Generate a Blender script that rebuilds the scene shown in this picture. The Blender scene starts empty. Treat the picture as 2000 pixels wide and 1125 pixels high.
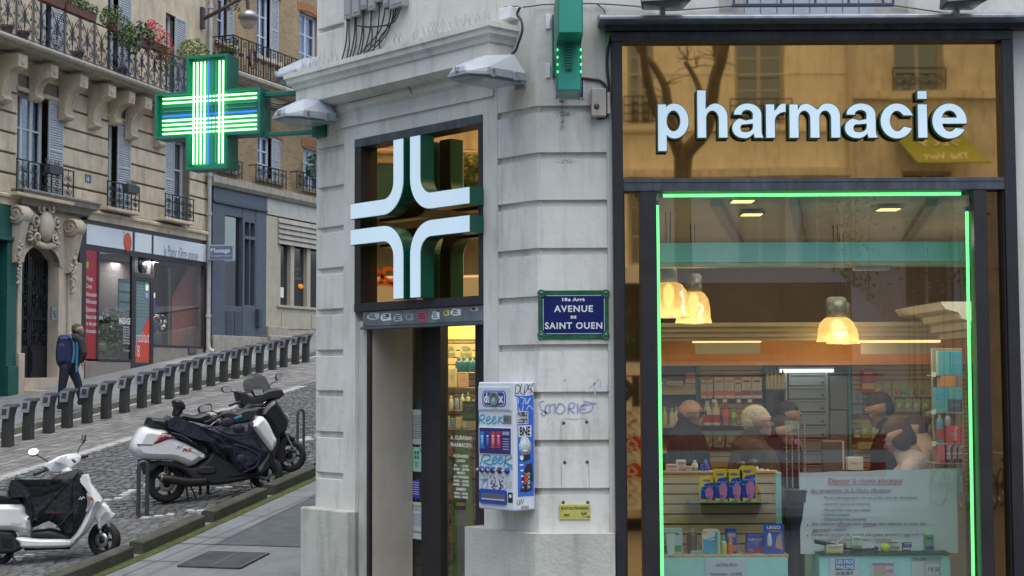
import bpy,bmesh,math,random
from mathutils import Vector,Matrix,noise
random.seed(7)
R=math.radians
SC=bpy.context.scene
COL=SC.collection

# ------------------------------------------------------------------ camera, light, exposure
CAM=Vector((0.0,0.0,4.0))
F=2966.0;PITCH=math.atan(176/F);ROLL=-0.0047
cd=bpy.data.cameras.new('camera');cam=bpy.data.objects.new('camera',cd);COL.objects.link(cam)
cd.sensor_width=36;cd.lens=F/2000*36;cd.clip_start=.05;cd.clip_end=800
CR=Matrix.Rotation(R(90)+PITCH,3,'X')@Matrix.Rotation(ROLL,3,'Z')
cam.matrix_world=Matrix.Translation(CAM)@CR.to_4x4()
SC.camera=cam
w=bpy.data.worlds.new("World");SC.world=w;w.use_nodes=True
nt=w.node_tree;sky=nt.nodes.new('ShaderNodeTexSky');sky.sky_type='NISHITA';sky.sun_disc=False
sky.sun_elevation=R(76);sky.sun_rotation=R(155);sky.air_density=1.0;sky.dust_density=3.0;sky.ozone_density=1.0
bg=nt.nodes['Background'];bg.inputs[1].default_value=0.15
nt.links.new(sky.outputs[0],bg.inputs[0])
sl=bpy.data.lights.new('sun','SUN');sl.energy=1.5;sl.angle=R(95);sl.color=(1,1,.93)
so=bpy.data.objects.new('sun',sl);COL.objects.link(so)
_e,_r=R(76),R(155) # towards the sun: behind and to the right of the camera
sd=Vector((math.sin(_r)*math.cos(_e),math.cos(_r)*math.cos(_e),math.sin(_e)))
so.rotation_euler=sd.to_track_quat('Z','Y').to_euler();so.location=(0,0,30)
SC.view_settings.view_transform='Standard';SC.view_settings.look='None'
SC.view_settings.gamma=1;SC.view_settings.use_curve_mapping=False
SC.view_settings.exposure=0.85
SC.render.engine='CYCLES'
SC.cycles.max_bounces=8;SC.cycles.transparent_max_bounces=16;SC.cycles.caustics_reflective=False
SC.cycles.caustics_refractive=False;SC.cycles.sample_clamp_indirect=4

# ------------------------------------------------------------------ frames: a wall plane with axes a (along), b (up), c (out of the wall)
TH=math.atan(860/F);SN,CS=math.sin(TH),math.cos(TH);GR=.1188
def ray(u,v):return CR@Vector(((u-1000)/F,-(v-562.5)/F,-1.0))
class Fr:
 def __init__(s,O,U,V=(0,0,1)):
  s.O=Vector(O);s.U=Vector(U).normalized();s.V=Vector(V).normalized();s.W=s.U.cross(s.V).normalized()
 def P(s,a,b,c=0):return s.O+s.U*a+s.V*b+s.W*c
 def px(s,u,v,c=0):
  d=ray(u,v);t=(s.O+s.W*c-CAM).dot(s.W)/d.dot(s.W);q=CAM+d*t-s.O
  return(q.dot(s.U),q.dot(s.V))
 def sub(s,a,b,c=0,rot=0,tilt=0):
  U,V=s.U,s.V
  if tilt:U,V=s.U*math.cos(tilt)+s.V*math.sin(tilt),s.V*math.cos(tilt)-s.U*math.sin(tilt)
  if rot:U=Matrix.Rotation(rot,3,V)@U
  return Fr(s.P(a,b,c),U,V)
WORLD=Fr((0,0,0),(1,0,0),(0,1,0)) # a=x b=y c=z
D=9.887
FA=Fr((0,D,0),(1,0,0)) # shop front on the avenue
CORNER=Vector((.167,D,0))
CH=Fr(CORNER,(.672,-.740,0)) # chamfered corner with the door
ST=Fr((-20.3*CS,20.3*SN,0),(SN,CS,0)) # far side of the side street
def FY(Y):return Fr((0,Y,0),(1,0,0)) # planes inside the shop
def gz(s_):
 k=.1;x=(GR*s_-1.6)/k
 return 1.6+(k*math.log1p(math.exp(x))if x<30 else k*x)
def G(s_,l_,h=0):return Vector((s_*SN+l_*CS,s_*CS-l_*SN,gz(s_)+h))
def gpx(u,v,h=0):
 d=ray(u,v);lo,hi=5.0,90.0
 def f(t):
  p=CAM+d*t;s_=p.x*SN+p.y*CS;return p.z-gz(s_)-h
 for _ in range(50):
  m=(lo+hi)/2
  if f(m)>0:lo=m
  else:hi=m
 p=CAM+d*lo;return(p.x*SN+p.y*CS,p.x*CS-p.y*SN)

# ------------------------------------------------------------------ mesh builder
WL={}
class MB:
 def __init__(s,fr=WORLD):s.f=fr;s.v=[];s.q=[];s.mi=[];s.sm=[]
 def raw(s,pts,faces,m=0,smooth=False):
  n=len(s.v);s.v+=[Vector(p)for p in pts]
  for f in faces:s.q.append([i+n for i in f]);s.mi.append(m);s.sm.append(smooth)
  return s
 def add(s,pts,faces,m=0,smooth=False):return s.raw([s.f.P(*p)for p in pts],faces,m,smooth)
 def box(s,a0,a1,b0,b1,c0,c1,m=0):
  if a0>a1:a0,a1=a1,a0
  if b0>b1:b0,b1=b1,b0
  if c0>c1:c0,c1=c1,c0
  return s.add([(a0,b0,c0),(a1,b0,c0),(a1,b1,c0),(a0,b1,c0),(a0,b0,c1),(a1,b0,c1),(a1,b1,c1),(a0,b1,c1)],
[(3,2,1,0),(4,5,6,7),(0,1,5,4),(1,2,6,5),(2,3,7,6),(3,0,4,7)],m)
 def pxb(s,u0,v0,u1,v1,c0,c1,m=0):
  a0,b0=s.f.px((u0),(v0+v1)/2,c1);a1,_=s.f.px(u1,(v0+v1)/2,c1)
  _,t=s.f.px((u0+u1)/2,v0,c1);_,b=s.f.px((u0+u1)/2,v1,c1)
  return s.box(a0,a1,b,t,c0,c1,m)
 def poly(s,pts,c0,c1,m=0,smooth=False): # extruded outline, counter-clockwise in a,b
  n=len(pts)
  A=sum(pts[i][0]*pts[(i+1)%n][1]-pts[(i+1)%n][0]*pts[i][1]for i in range(n))
  if A<0:pts=pts[::-1]
  s.add([(p[0],p[1],c0)for p in pts]+[(p[0],p[1],c1)for p in pts],[list(range(n))[::-1],list(range(n,2*n))],m)
  s.add([(p[0],p[1],c0)for p in pts]+[(p[0],p[1],c1)for p in pts],
[(i,(i+1)%n,(i+1)%n+n,i+n)for i in range(n)],m,smooth);return s
 def loops(s,L,m=0,smooth=True,cap0=True,cap1=True,closed=True):
  n=len(L[0]);pts=[p for l in L for p in l];fs=[]
  for j in range(len(L)-1):
   for i in range(n if closed else n-1):
    k=(i+1)%n;fs.append((j*n+i,j*n+k,(j+1)*n+k,(j+1)*n+i))
  s.add(pts,fs,m,smooth)
  if cap0:s.add(L[0],[list(range(n))[::-1]],m)
  if cap1:s.add(L[-1],[list(range(n))],m)
  return s
 def tube(s,path,r,n=6,m=0,cap=True,closed=False,fn=None):
  P=[Vector(p)for p in path];L=[];N=len(P);up=None
  for i in range(N):
   if closed:t=P[(i+1)%N]-P[i-1]
   else:t=P[min(i+1,N-1)]-P[max(i-1,0)]
   t=t.normalized()if t.length>1e-9 else Vector((0,0,1))
   if up is None:up=t.orthogonal().normalized()
   else:
    up=up-t*up.dot(t)
    up=up.normalized()if up.length>1e-6 else t.orthogonal().normalized()
   b=t.cross(up);rr=r[i]if isinstance(r,(list,tuple))else r
   L.append([P[i]+(up*math.cos(k*2*math.pi/n)+b*math.sin(k*2*math.pi/n))*rr for k in range(n)])
  if closed:L.append(L[0])
  return s.loops(L,m,n>4,cap and not closed,cap and not closed)
 def lathe(s,prof,c=(0,0,0),ax='b',n=16,m=0,smooth=True,cap=True,arc=None):
  L=[];c=Vector(c)
  for(r,h)in prof:
   l=[]
   for k in range(n):
    a=k*2*math.pi/n;x,y=r*math.cos(a),r*math.sin(a)
    l.append(c+Vector({'b':(x,h,-y),'c':(x,y,h),'a':(h,x,y)}[ax]))
   L.append(l)
  return s.loops(L,m,smooth,cap,cap)
 def ell(s,c,r,n=12,k=8,m=0,rot=None):
  L=[];c=Vector(c);Rm=rot or Matrix.Identity(3)
  for j in range(k+1):
   t=math.pi*j/k;e=max(math.sin(t),.02)
   L.append([c+Rm@Vector((r[0]*e*math.cos(i*2*math.pi/n),r[1]*e*math.sin(i*2*math.pi/n),-r[2]*math.cos(t)))for i in range(n)])
  return s.loops(L,m,True)
 def cap2(s,p,q,r0,r1,n=10,m=0): # tapered capsule
  p,q=Vector(p),Vector(q);d=(q-p).normalized();path=[];rr=[]
  for k in range(4):t=math.pi/2*k/4;path.append(p-d*r0*math.cos(t));rr.append(max(r0*math.sin(t),r0*.05))
  path+=[p,q];rr+=[r0,r1]
  for k in range(1,5):t=math.pi/2*k/4;path.append(q+d*r1*math.sin(t));rr.append(max(r1*math.cos(t),r1*.05))
  return s.tube(path,rr,n,m)
 def cornice(s,a0,a1,prof,m=0,back=-.02): # mitred moulding, prof = (c out, b height) upward list
  L=[]
  for(c,b)in prof:L.append([(a0-c,b,back),(a0-c,b,c),(a1+c,b,c),(a1+c,b,back)])
  return s.loops([l[::-1]for l in L],m,False)
 def leaf(s,c,sz,m=0,up=.3):
  c=Vector(c);d=Vector((random.uniform(-1,1),random.uniform(-1,1),random.uniform(-1,1)+up)).normalized()
  e=d.orthogonal().normalized();e=Matrix.Rotation(random.uniform(0,6.3),3,d)@e
  g=d.cross(e)*sz*.45;e=e*sz
  return s.add([c-e*.5,c+g*.6,c+e*.5+d*sz*.15,c-g*.6],[(0,1,2,3)],m)
 def build(s,name,mat,par=None,bev=0,sub=0,seg=1,base=None,kind=None,autos=False):
  if par is not None:o0=WL[par]
  else:
   if base is not None:o0=Vector(base)
   else:
    xs=[v.x for v in s.v];ys=[v.y for v in s.v];zs=[v.z for v in s.v]
    o0=Vector(((min(xs)+max(xs))/2,(min(ys)+max(ys))/2,min(zs)))
  me=bpy.data.meshes.new(name);me.from_pydata([v-o0 for v in s.v],[],s.q)
  mats=mat if isinstance(mat,(list,tuple))else[mat]
  for m in mats:me.materials.append(m)
  me.polygons.foreach_set('material_index',s.mi);me.polygons.foreach_set('use_smooth',s.sm)
  me.update()
  o=bpy.data.objects.new(name,me);COL.objects.link(o)
  if par is not None:o.parent=par
  else:o.location=o0
  WL[o]=o0
  if bev:
   md=o.modifiers.new('bevel','BEVEL');md.width=bev;md.segments=seg;md.limit_method='ANGLE';md.angle_limit=R(40)
  if sub:
   md=o.modifiers.new('subsurf','SUBSURF');md.levels=sub;md.render_levels=sub
  if kind:o['kind']=kind
  return o
def tag(o,label=None,cat=None,group=None,kind=None):
 if label:o['label']=label
 if cat:o['category']=cat
 if group:o['group']=group
 if kind:o['kind']=kind
 return o
def thing(name,label,cat,base,group=None):
 o=bpy.data.objects.new(name,None);COL.objects.link(o);o.location=base;o.empty_display_size=.1
 WL[o]=Vector(base);return tag(o,label,cat,group)
def copy_at(root,loc,label=None,group=None,rz=None):
 d={}
 def rec(o,par):
  c=o.copy();COL.objects.link(c)
  if par:c.parent=par
  for ch in o.children:rec(ch,c)
  return c
 c=rec(root,None);c.location=loc;WL[c]=Vector(loc)
 if rz is not None:c.rotation_euler=(0,0,rz)
 if label:c['label']=label
 if group:c['group']=group
 return c
def smooth_path(pts,n=6):
 out=[];N=len(pts);P=[Vector(p)for p in pts]
 for i in range(N-1):
  p0,p1,p2,p3=P[max(i-1,0)],P[i],P[i+1],P[min(i+2,N-1)]
  for k in range(n):
   t=k/n;out.append(.5*((2*p1)+(p2-p0)*t+(2*p0-5*p1+4*p2-p3)*t*t+(3*p1-p0-3*p2+p3)*t**3))
 out.append(P[-1]);return out
def ribbon(mb,pts,wd,c,th=.001,sm=4,m=0,fr=None): # brush stroke lying on the wall
 P=smooth_path([(p[0],p[1],0)for p in pts],sm)if sm else[Vector((p[0],p[1],0))for p in pts]
 L=[]
 for i,p in enumerate(P):
  t=(P[min(i+1,len(P)-1)]-P[max(i-1,0)]);t=t.normalized()if t.length>1e-9 else Vector((1,0,0))
  nrm=Vector((-t.y,t.x,0))*wd*.5
  L.append([(p.x+nrm.x,p.y+nrm.y,c+th),(p.x-nrm.x,p.y-nrm.y,c+th)])
 mb.loops([l[::-1]for l in L],m,False,False,False,closed=False)

# ------------------------------------------------------------------ text as flat print or raised letters
def text(s,fr,a,b,size,mat,par,c=.002,th=.0008,width=None,bold=0,align='L',name='lettering',shear=0,sp=1,lab=None,tex=None,back=None):
 cu=bpy.data.curves.new('t','FONT');cu.body=s;cu.size=size;cu.offset=bold;cu.extrude=0;cu.shear=shear
 cu.space_character=sp;cu.resolution_u=3 if size<.1 else 8
 to=bpy.data.objects.new('t',cu);COL.objects.link(to)
 me=bpy.data.meshes.new_from_object(to);bpy.data.objects.remove(to);bpy.data.curves.remove(cu)
 if len(me.vertices)==0:return None
 xs=[v.co.x for v in me.vertices];x0,x1=min(xs),max(xs);k=1 if not width else width/max(x1-x0,1e-6)
 sh={'L':0,'C':-.5,'R':-1}[align]*(x1-x0)*k
 mb=MB(fr);mb.add([(a+(v.co.x-x0)*k+sh,b+v.co.y,c+th)for v in me.vertices],[list(p.vertices)for p in me.polygons])
 bpy.data.meshes.remove(me)
 return mb.build(name,mat,par)
def glyph(s,fr,a,b,size,th,c0,bold=0,width=None):
 """solid letters with depth -> MB"""
 cu=bpy.data.curves.new('t','FONT');cu.body=s;cu.size=size;cu.offset=bold;cu.extrude=th/2;cu.resolution_u=8
 to=bpy.data.objects.new('t',cu);COL.objects.link(to)
 me=bpy.data.meshes.new_from_object(to);bpy.data.objects.remove(to);bpy.data.curves.remove(cu)
 xs=[v.co.x for v in me.vertices];x0,x1=min(xs),max(xs);k=1 if not width else width/(x1-x0)
 mb=MB(fr);mb.add([(a+(v.co.x-x0)*k,b+v.co.y,c0+th/2+v.co.z)for v in me.vertices],[list(p.vertices)for p in me.polygons])
 bpy.data.meshes.remove(me);return mb

# ------------------------------------------------------------------ materials
MATS={}
def M(name,col=(.5,.5,.5),rough=.6,metal=0,var=.12,sc=3,bump=.15,bsc=60,bd=.002,stain=None,ssc=1.5,samt=.5,coat=0,emis=None,es=1,alpha=None,orand=0,spec=None):
 if name in MATS:return MATS[name]
 m=bpy.data.materials.new(name);m.use_nodes=True;MATS[name]=m
 n=m.node_tree.nodes;l=m.node_tree.links;b=n['Principled BSDF']
 b.inputs['Roughness'].default_value=rough;b.inputs['Metallic'].default_value=metal
 if spec is not None:b.inputs['Specular IOR Level'].default_value=spec
 if coat:b.inputs['Coat Weight'].default_value=coat;b.inputs['Coat Roughness'].default_value=.06
 b.inputs['Base Color'].default_value=(*col,1);m.diffuse_color=(*col,1)
 if emis:b.inputs['Emission Color'].default_value=(*emis,1);b.inputs['Emission Strength'].default_value=es
 if alpha is not None:b.inputs['Alpha'].default_value=alpha
 if var or stain or bump:tc=n.new('ShaderNodeTexCoord')
 out=None
 if var:
  no=n.new('ShaderNodeTexNoise');no.inputs['Scale'].default_value=sc;no.inputs['Detail'].default_value=6;no.inputs['Roughness'].default_value=.62
  l.new(tc.outputs['Object'],no.inputs['Vector'])
  mr=n.new('ShaderNodeMapRange');mr.inputs[1].default_value=.3;mr.inputs[2].default_value=.7
  mr.inputs[3].default_value=1-var;mr.inputs[4].default_value=1+var;l.new(no.outputs['Fac'],mr.inputs[0])
  hv=n.new('ShaderNodeMix');hv.data_type='RGBA';hv.blend_type='MULTIPLY';hv.inputs[0].default_value=1
  hv.inputs[6].default_value=(*col,1);l.new(mr.outputs[0],hv.inputs[7]);out=hv.outputs[2]
 if orand and out:
  oi=n.new('ShaderNodeObjectInfo');mo=n.new('ShaderNodeMapRange');mo.inputs[3].default_value=1-orand;mo.inputs[4].default_value=1+orand;l.new(oi.outputs['Random'],mo.inputs[0])
  h2=n.new('ShaderNodeMix');h2.data_type='RGBA';h2.blend_type='MULTIPLY';h2.inputs[0].default_value=1;l.new(out,h2.inputs[6]);l.new(mo.outputs[0],h2.inputs[7]);out=h2.outputs[2]
 if stain:
  mp=n.new('ShaderNodeMapping');mp.inputs['Scale'].default_value=(ssc*3,ssc*3,ssc*.55);l.new(tc.outputs['Object'],mp.inputs[0])
  ns=n.new('ShaderNodeTexNoise');ns.inputs['Scale'].default_value=1.6;ns.inputs['Detail'].default_value=7;ns.inputs['Roughness'].default_value=.65;l.new(mp.outputs[0],ns.inputs['Vector'])
  mr2=n.new('ShaderNodeMapRange');mr2.inputs[1].default_value=.5;mr2.inputs[2].default_value=.78;mr2.inputs[4].default_value=samt;l.new(ns.outputs['Fac'],mr2.inputs[0])
  mx=n.new('ShaderNodeMix');mx.data_type='RGBA';l.new(mr2.outputs[0],mx.inputs[0]);mx.inputs[7].default_value=(*stain,1)
  if out:l.new(out,mx.inputs[6])
  else:mx.inputs[6].default_value=(*col,1)
  out=mx.outputs[2]
 if out:l.new(out,b.inputs['Base Color'])
 if bump:
  nb=n.new('ShaderNodeTexNoise');nb.inputs['Scale'].default_value=bsc;nb.inputs['Detail'].default_value=5;l.new(tc.outputs['Object'],nb.inputs['Vector'])
  bp=n.new('ShaderNodeBump');bp.inputs['Strength'].default_value=bump;bp.inputs['Distance'].default_value=bd*5;l.new(nb.outputs['Fac'],bp.inputs['Height']);l.new(bp.outputs[0],b.inputs['Normal'])
 return m
def P_(name,col,rough=.5,**k):return M(name,col,rough,var=k.pop('var',.05),bump=k.pop('bump',0),**k) # plain print / paint
def E_(name,col,s):return M(name,(.02,.02,.02),.4,var=0,bump=0,emis=col,es=s)
def mirror(name,col,mixdark,rough=.02):
 m=bpy.data.materials.new(name);m.use_nodes=True;n=m.node_tree.nodes;l=m.node_tree.links;n.clear()
 o=n.new('ShaderNodeOutputMaterial');g=n.new('ShaderNodeBsdfGlossy');g.inputs['Color'].default_value=(*col,1);g.inputs['Roughness'].default_value=rough
 d=n.new('ShaderNodeBsdfDiffuse');d.inputs['Color'].default_value=(*mixdark,1);a=n.new('ShaderNodeAddShader')
 tc=n.new('ShaderNodeTexCoord');no=n.new('ShaderNodeTexNoise');no.inputs['Scale'].default_value=.9;l.new(tc.outputs['Object'],no.inputs['Vector'])
 bp=n.new('ShaderNodeBump');bp.inputs['Strength'].default_value=.03;bp.inputs['Distance'].default_value=.02;l.new(no.outputs['Fac'],bp.inputs['Height']);l.new(bp.outputs[0],g.inputs['Normal'])
 l.new(g.outputs[0],a.inputs[0]);l.new(d.outputs[0],a.inputs[1]);l.new(a.outputs[0],o.inputs[0]);return m
def glass(name,refl=.12,tint=(.93,.95,.94)):
 m=bpy.data.materials.new(name);m.use_nodes=True;n=m.node_tree.nodes;l=m.node_tree.links;n.clear()
 o=n.new('ShaderNodeOutputMaterial');g=n.new('ShaderNodeBsdfGlossy');g.inputs['Color'].default_value=(.95,.97,1,1);g.inputs['Roughness'].default_value=.01
 t=n.new('ShaderNodeBsdfTransparent');t.inputs['Color'].default_value=(*tint,1);mx=n.new('ShaderNodeMixShader')
 fr=n.new('ShaderNodeFresnel');fr.inputs['IOR'].default_value=1.5;mr=n.new('ShaderNodeMapRange');mr.inputs[1].default_value=.04;mr.inputs[3].default_value=refl;mr.inputs[2].default_value=1;mr.inputs[4].default_value=1
 l.new(fr.outputs[0],mr.inputs[0]);ge=n.new('ShaderNodeNewGeometry');mu=n.new('ShaderNodeMath');mu.operation='SUBTRACT';mu.use_clamp=True
 l.new(mr.outputs[0],mu.inputs[0]);l.new(ge.outputs['Backfacing'],mu.inputs[1]);l.new(mu.outputs[0],mx.inputs[0]);l.new(t.outputs[0],mx.inputs[1]);l.new(g.outputs[0],mx.inputs[2]);l.new(mx.outputs[0],o.inputs[0]);return m
WALL=M('painted_stone',(.62,.615,.56),.8,var=.12,sc=1.6,bump=.22,bsc=22,bd=.003,stain=(.27,.26,.21),samt=.7,orand=.04)
STONE=M('limestone',(.54,.45,.32),.85,var=.2,sc=2.5,bump=.35,bsc=30,stain=(.19,.165,.13),samt=.6,ssc=.8,orand=.08)
STONE2=M('limestone_dark',(.24,.21,.155),.85,var=.2,sc=3,bump=.35,bsc=30,stain=(.12,.11,.09),samt=.6)
PLINTH=M('plinth_stone',(.47,.475,.42),.85,var=.14,sc=3,bump=.35,bsc=50,stain=(.22,.21,.16),samt=.75)
FRAME=M('bronze_frame',(.028,.026,.030),.42,var=.2,sc=5,bump=.05,bsc=90,metal=.2)
FRAMEG=M('worn_grey_frame',(.045,.055,.07),.5,var=.35,sc=9,bump=.1,bsc=90,stain=(.16,.18,.21),samt=.5,ssc=3)
IRON=M('dark_iron',(.022,.026,.034),.5,metal=.3,var=.25,sc=10,bump=.1)
GREEN=M('sign_green',(.004,.135,.075),.35,var=.15,sc=3,bump=.03)
OPAL=M('opal_face',(.62,.75,.83),.35,var=.04,sc=2,bump=.02,emis=(.62,.80,.92),es=.16)
MIRR=mirror('bronze_mirror_glass',(1,.60,.23),(.012,.007,.003))
GLASS=glass('window_glass',.18)
GLASSD=glass('door_glass',.07)
DGLASS=M('dark_pane',(.018,.022,.025),.08,var=.3,sc=2,bump=0,spec=.8)
WHITE=P_('white_paint',(.72,.73,.74),.45,sc=4)
BLACKM=P_('black_print',(.015,.015,.018),.5)
# ------------------------------------------------------------------ ground
ASPH=M('asphalt',(.075,.078,.078),.9,var=.25,sc=6,bump=.5,bsc=250,stain=(.03,.03,.032),samt=.5)
PAVE=M('pavement_asphalt',(.17,.18,.182),.9,var=.18,sc=2.5,bump=.4,bsc=200,stain=(.08,.08,.085),samt=.5)
GRAN=M('granite',(.20,.20,.20),.85,var=.22,sc=5,bump=.4,bsc=120,stain=(.09,.09,.08),samt=.6)
def sheet(name,s0,s1,l0,l1,h,mat,ns=40,nl=2,th=0,par=None,label=None):
 mb=MB();L=[]
 for i in range(ns+1):
  s_=s0+(s1-s0)*i/ns
  L.append([G(s_,l0+(l1-l0)*j/nl,h)for j in range(nl+1)]+([G(s_,l1,h-th),G(s_,l0,h-th)]if th else[]))
 mb.loops(L,0,False,th>0,th>0,closed=th>0)
 o=mb.build(name,mat,par)
 if par is None:o['kind']='structure'
 return o
mb=MB();N_=60;L=[]
for i in range(N_+1):
 s_=-140+300*i/N_;L.append([G(s_,l_,0)for l_ in(-150,-60,-21,-16.4,-9,0,60,150)])
mb.loops(L,0,False,False,False,closed=False)
ground=tag(mb.build('road',ASPH),kind='structure')
KB=gpx(15,875)[1]-.72
far_walk=sheet('pavement',8,75,-20.9,KB-.25,.16,PAVE,40,3,.2)
kerb=sheet('kerb',8,75,KB-.25,KB,.15,M('kerb_mossy',(.16,.16,.13),.9,var=.3,sc=3,bump=.4,stain=(.05,.09,.015),samt=.9,ssc=3),60,1,.25)
strip=sheet('paved_strip',12,75,KB,-14.35,.012,M('strip_base',(.10,.10,.095),.9,var=.25,sc=4,bump=.5),60,2)
# rows of slabs on the dock strip, one mass of small setts further out
def sett(lx,ly,hz,dome=.3):
 mb=MB();x,y=lx/2,ly/2;i=.78
 mb.add([(-x,-y,-.03),(x,-y,-.03),(x,y,-.03),(-x,y,-.03),(-x*.95,-y*.95,hz*.55),(x*.95,-y*.95,hz*.55),(x*.95,y*.95,hz*.55),(-x*.95,y*.95,hz*.55),
(-x*i,-y*i,hz),(x*i,-y*i,hz*1.1),(x*i,y*i,hz*.95),(-x*i,y*i,hz)],
[(8,9,10,11),(0,1,5,4),(1,2,6,5),(2,3,7,6),(3,0,4,7),(4,5,9,8),(5,6,10,9),(6,7,11,10),(7,4,8,11)],0,False)
 return mb
CBM=[]
for k,c in enumerate([(.125,.138,.143),(.095,.106,.112),(.155,.168,.17),(.13,.12,.112),(.11,.115,.105)]):
 CBM.append(M('sett_granite_%d'%k,c,.62,var=.35,sc=9,bump=.5,bsc=90,bd=.003))
ST_LIGHT=M('pale_sett',(.34,.34,.33),.8,var=.25,sc=8,bump=.4)
cob=[];rr=random.Random(3)
s_=14.6;row=0
while s_<62:
 dl=.155;l_=-14.35+(row%2)*.07
 while l_<-9.55:
  ll=dl*rr.uniform(.82,1.18);cob.append((s_+rr.uniform(-.008,.008),l_+ll/2,.112*rr.uniform(.9,1.05),ll*.93,rr.uniform(-.07,.07),rr.uniform(.016,.032),rr.random(),row));l_+=ll
 s_+=.122;row+=1
# white painted bay lines lie on the setts: a list of (point, point, half width)
def seg_d(p,a,b):
 ab=(b[0]-a[0],b[1]-a[1]);t=max(0,min(1,((p[0]-a[0])*ab[0]+(p[1]-a[1])*ab[1])/(ab[0]**2+ab[1]**2)))
 return math.hypot(p[0]-a[0]-ab[0]*t,p[1]-a[1]-ab[1]*t)
LINES=[(gpx(205,985),gpx(262,957),.07),(gpx(255,962),gpx(285,950),.07),(gpx(290,1012),gpx(380,1000),.07),(gpx(400,1000),gpx(505,975),.07),(gpx(410,958),gpx(490,948),.07),
(gpx(540,948),gpx(600,937),.07),(gpx(595,862),gpx(640,845),.09),(gpx(205,1010),gpx(245,1004),.05),(gpx(318,1043),gpx(352,1038),.05),(gpx(0,1108),gpx(60,1090),.07)]
def kindof(c):
 for a,b,hw in LINES:
  if seg_d((c[0],c[1]),a,b)<hw and c[6]<.86:return 5
 return[0,1,2,3,4][int(c[6]*997)%5]if c[1]>-14.2 else 2
CBM.append(M('sett_painted_white',(.50,.50,.51),.7,var=.3,sc=14,bump=.4,stain=(.12,.12,.13),samt=.9,ssc=8))
# the ones that show largest become objects of their own
def scr(c):
 p=G(c[0],c[1])-CAM;q=CR.transposed()@p;return(1000+q.x/-q.z*F,562.5-q.y/-q.z*F,-q.z)
vis=[]
for i,c in enumerate(cob):
 x,y,z=scr(c)
 if-10<x<590 and y<1135:vis.append((z,i))
vis.sort();near=set(i for _,i in vis[:300])
protos={}
for k in range(6):
 for v in range(2):
  mb=sett(.15,.112,.024+.004*v);o=mb.build('sett',CBM[k]);protos[(k,v)]=o.data;bpy.data.objects.remove(o)
tilt=math.atan(GR)
rest=MB()
bz=Matrix.Rotation(-TH,3,'Z')@Matrix.Rotation(tilt,3,'X')
for i,c in enumerate(cob):
 s0,l0,ws,wl,rz,hz,q,row=c
 Rm=bz@Matrix.Rotation(rz,3,'Z')
 if i in near:
  o=bpy.data.objects.new('sett',protos[(kindof(c),int(q*10)%2)]);COL.objects.link(o);o.parent=ground
  o.location=G(s0,l0,0)-WL[ground];o.rotation_euler=Rm.to_euler();o.scale=(wl/.15,ws/.112,1)
 else:
  x,y,hh=wl/2,ws/2,hz;p0=G(s0,l0,0);f=1 if s0<34 else 0
  pts=[(-x,-y,-.02),(x,-y,-.02),(x,y,-.02),(-x,y,-.02),(-x*.8,-y*.8,hh),(x*.8,-y*.8,hh*1.1),(x*.8,y*.8,hh),(-x*.8,y*.8,hh)]
  rest.raw([p0+Rm@Vector(p)for p in pts],[(4,5,6,7),(0,1,5,4),(1,2,6,5),(2,3,7,6),(3,0,4,7)],kindof(c))
rest.build('setts',CBM,ground,kind='stuff')
# pale row between road and dock strip, then the slabs of the strip
s_=15
pale=MB()
while s_<62:
 ln=rr.uniform(.5,.9)
 if rr.random()<.86:
  L=[[G(x,l,h)for l,h in((-14.45,.0),(-14.43,.03),(-14.22,.03),(-14.2,.0))]for x in(s_+.01,s_+ln*.5,s_+ln-.01)]
  pale.loops(L,0,False,False,False,closed=False)
 s_+=ln
pale.build('border_stones',ST_LIGHT,ground,kind='stuff')
slab_m=[M('dock_slab_%d'%k,c,.85,var=.25,sc=6,bump=.4)for k,c in enumerate([(.17,.17,.165),(.21,.205,.195),(.14,.14,.14)])]
mb=MB();l_=KB+.2
while l_<-14.5:
 s_=14+rr.random()*.3
 while s_<60:
  ln=rr.uniform(.22,.34);h=.024+rr.random()*.005
  mb.raw([G(s_+.006,l_+.006,.0),G(s_+.006,l_+.20,.0),G(s_+ln-.006,l_+.20,.0),G(s_+ln-.006,l_+.006,.0),
G(s_+.012,l_+.012,h),G(s_+.012,l_+.194,h),G(s_+ln-.012,l_+.194,h),G(s_+ln-.012,l_+.012,h)],
[(7,6,5,4),(0,4,5,1),(1,5,6,2),(2,6,7,3),(3,7,4,0)],int(rr.random()*3));s_+=ln
 l_+=.21
mb.build('dock_slabs',slab_m,strip,kind='stuff')
# pale gutter line along the far kerb
mb=MB();s_=14
while s_<60:
 ln=rr.uniform(.8,1.1);L=[[G(x,l,.035)for l in(KB+.01,KB+.19)]for x in(s_+.01,s_+ln-.01)]
 mb.loops(L,0,False,False,False,closed=False);s_+=ln
mb.build('gutter_stones',ST_LIGHT,strip,kind='stuff')
# near pavement: granite border, asphalt infill, kerb blocks with gaps, moss
nw=sheet('near_pavement',4,60,-9.2,-4.4,.10,M('pavement_concrete',(.175,.188,.19),.88,var=.16,sc=2,bump=.35,bsc=150,stain=(.10,.10,.10),samt=.5),60,3,.2)
ks=M('kerb_stone',(.060,.062,.045),.9,var=.45,sc=3,bump=.7,bsc=40,bd=.006,stain=(.06,.075,.02),samt=.6,ssc=2)
moss=M('moss',(.11,.13,.03),.95,var=.5,sc=12,bump=1,bsc=80,bd=.01)

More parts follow.
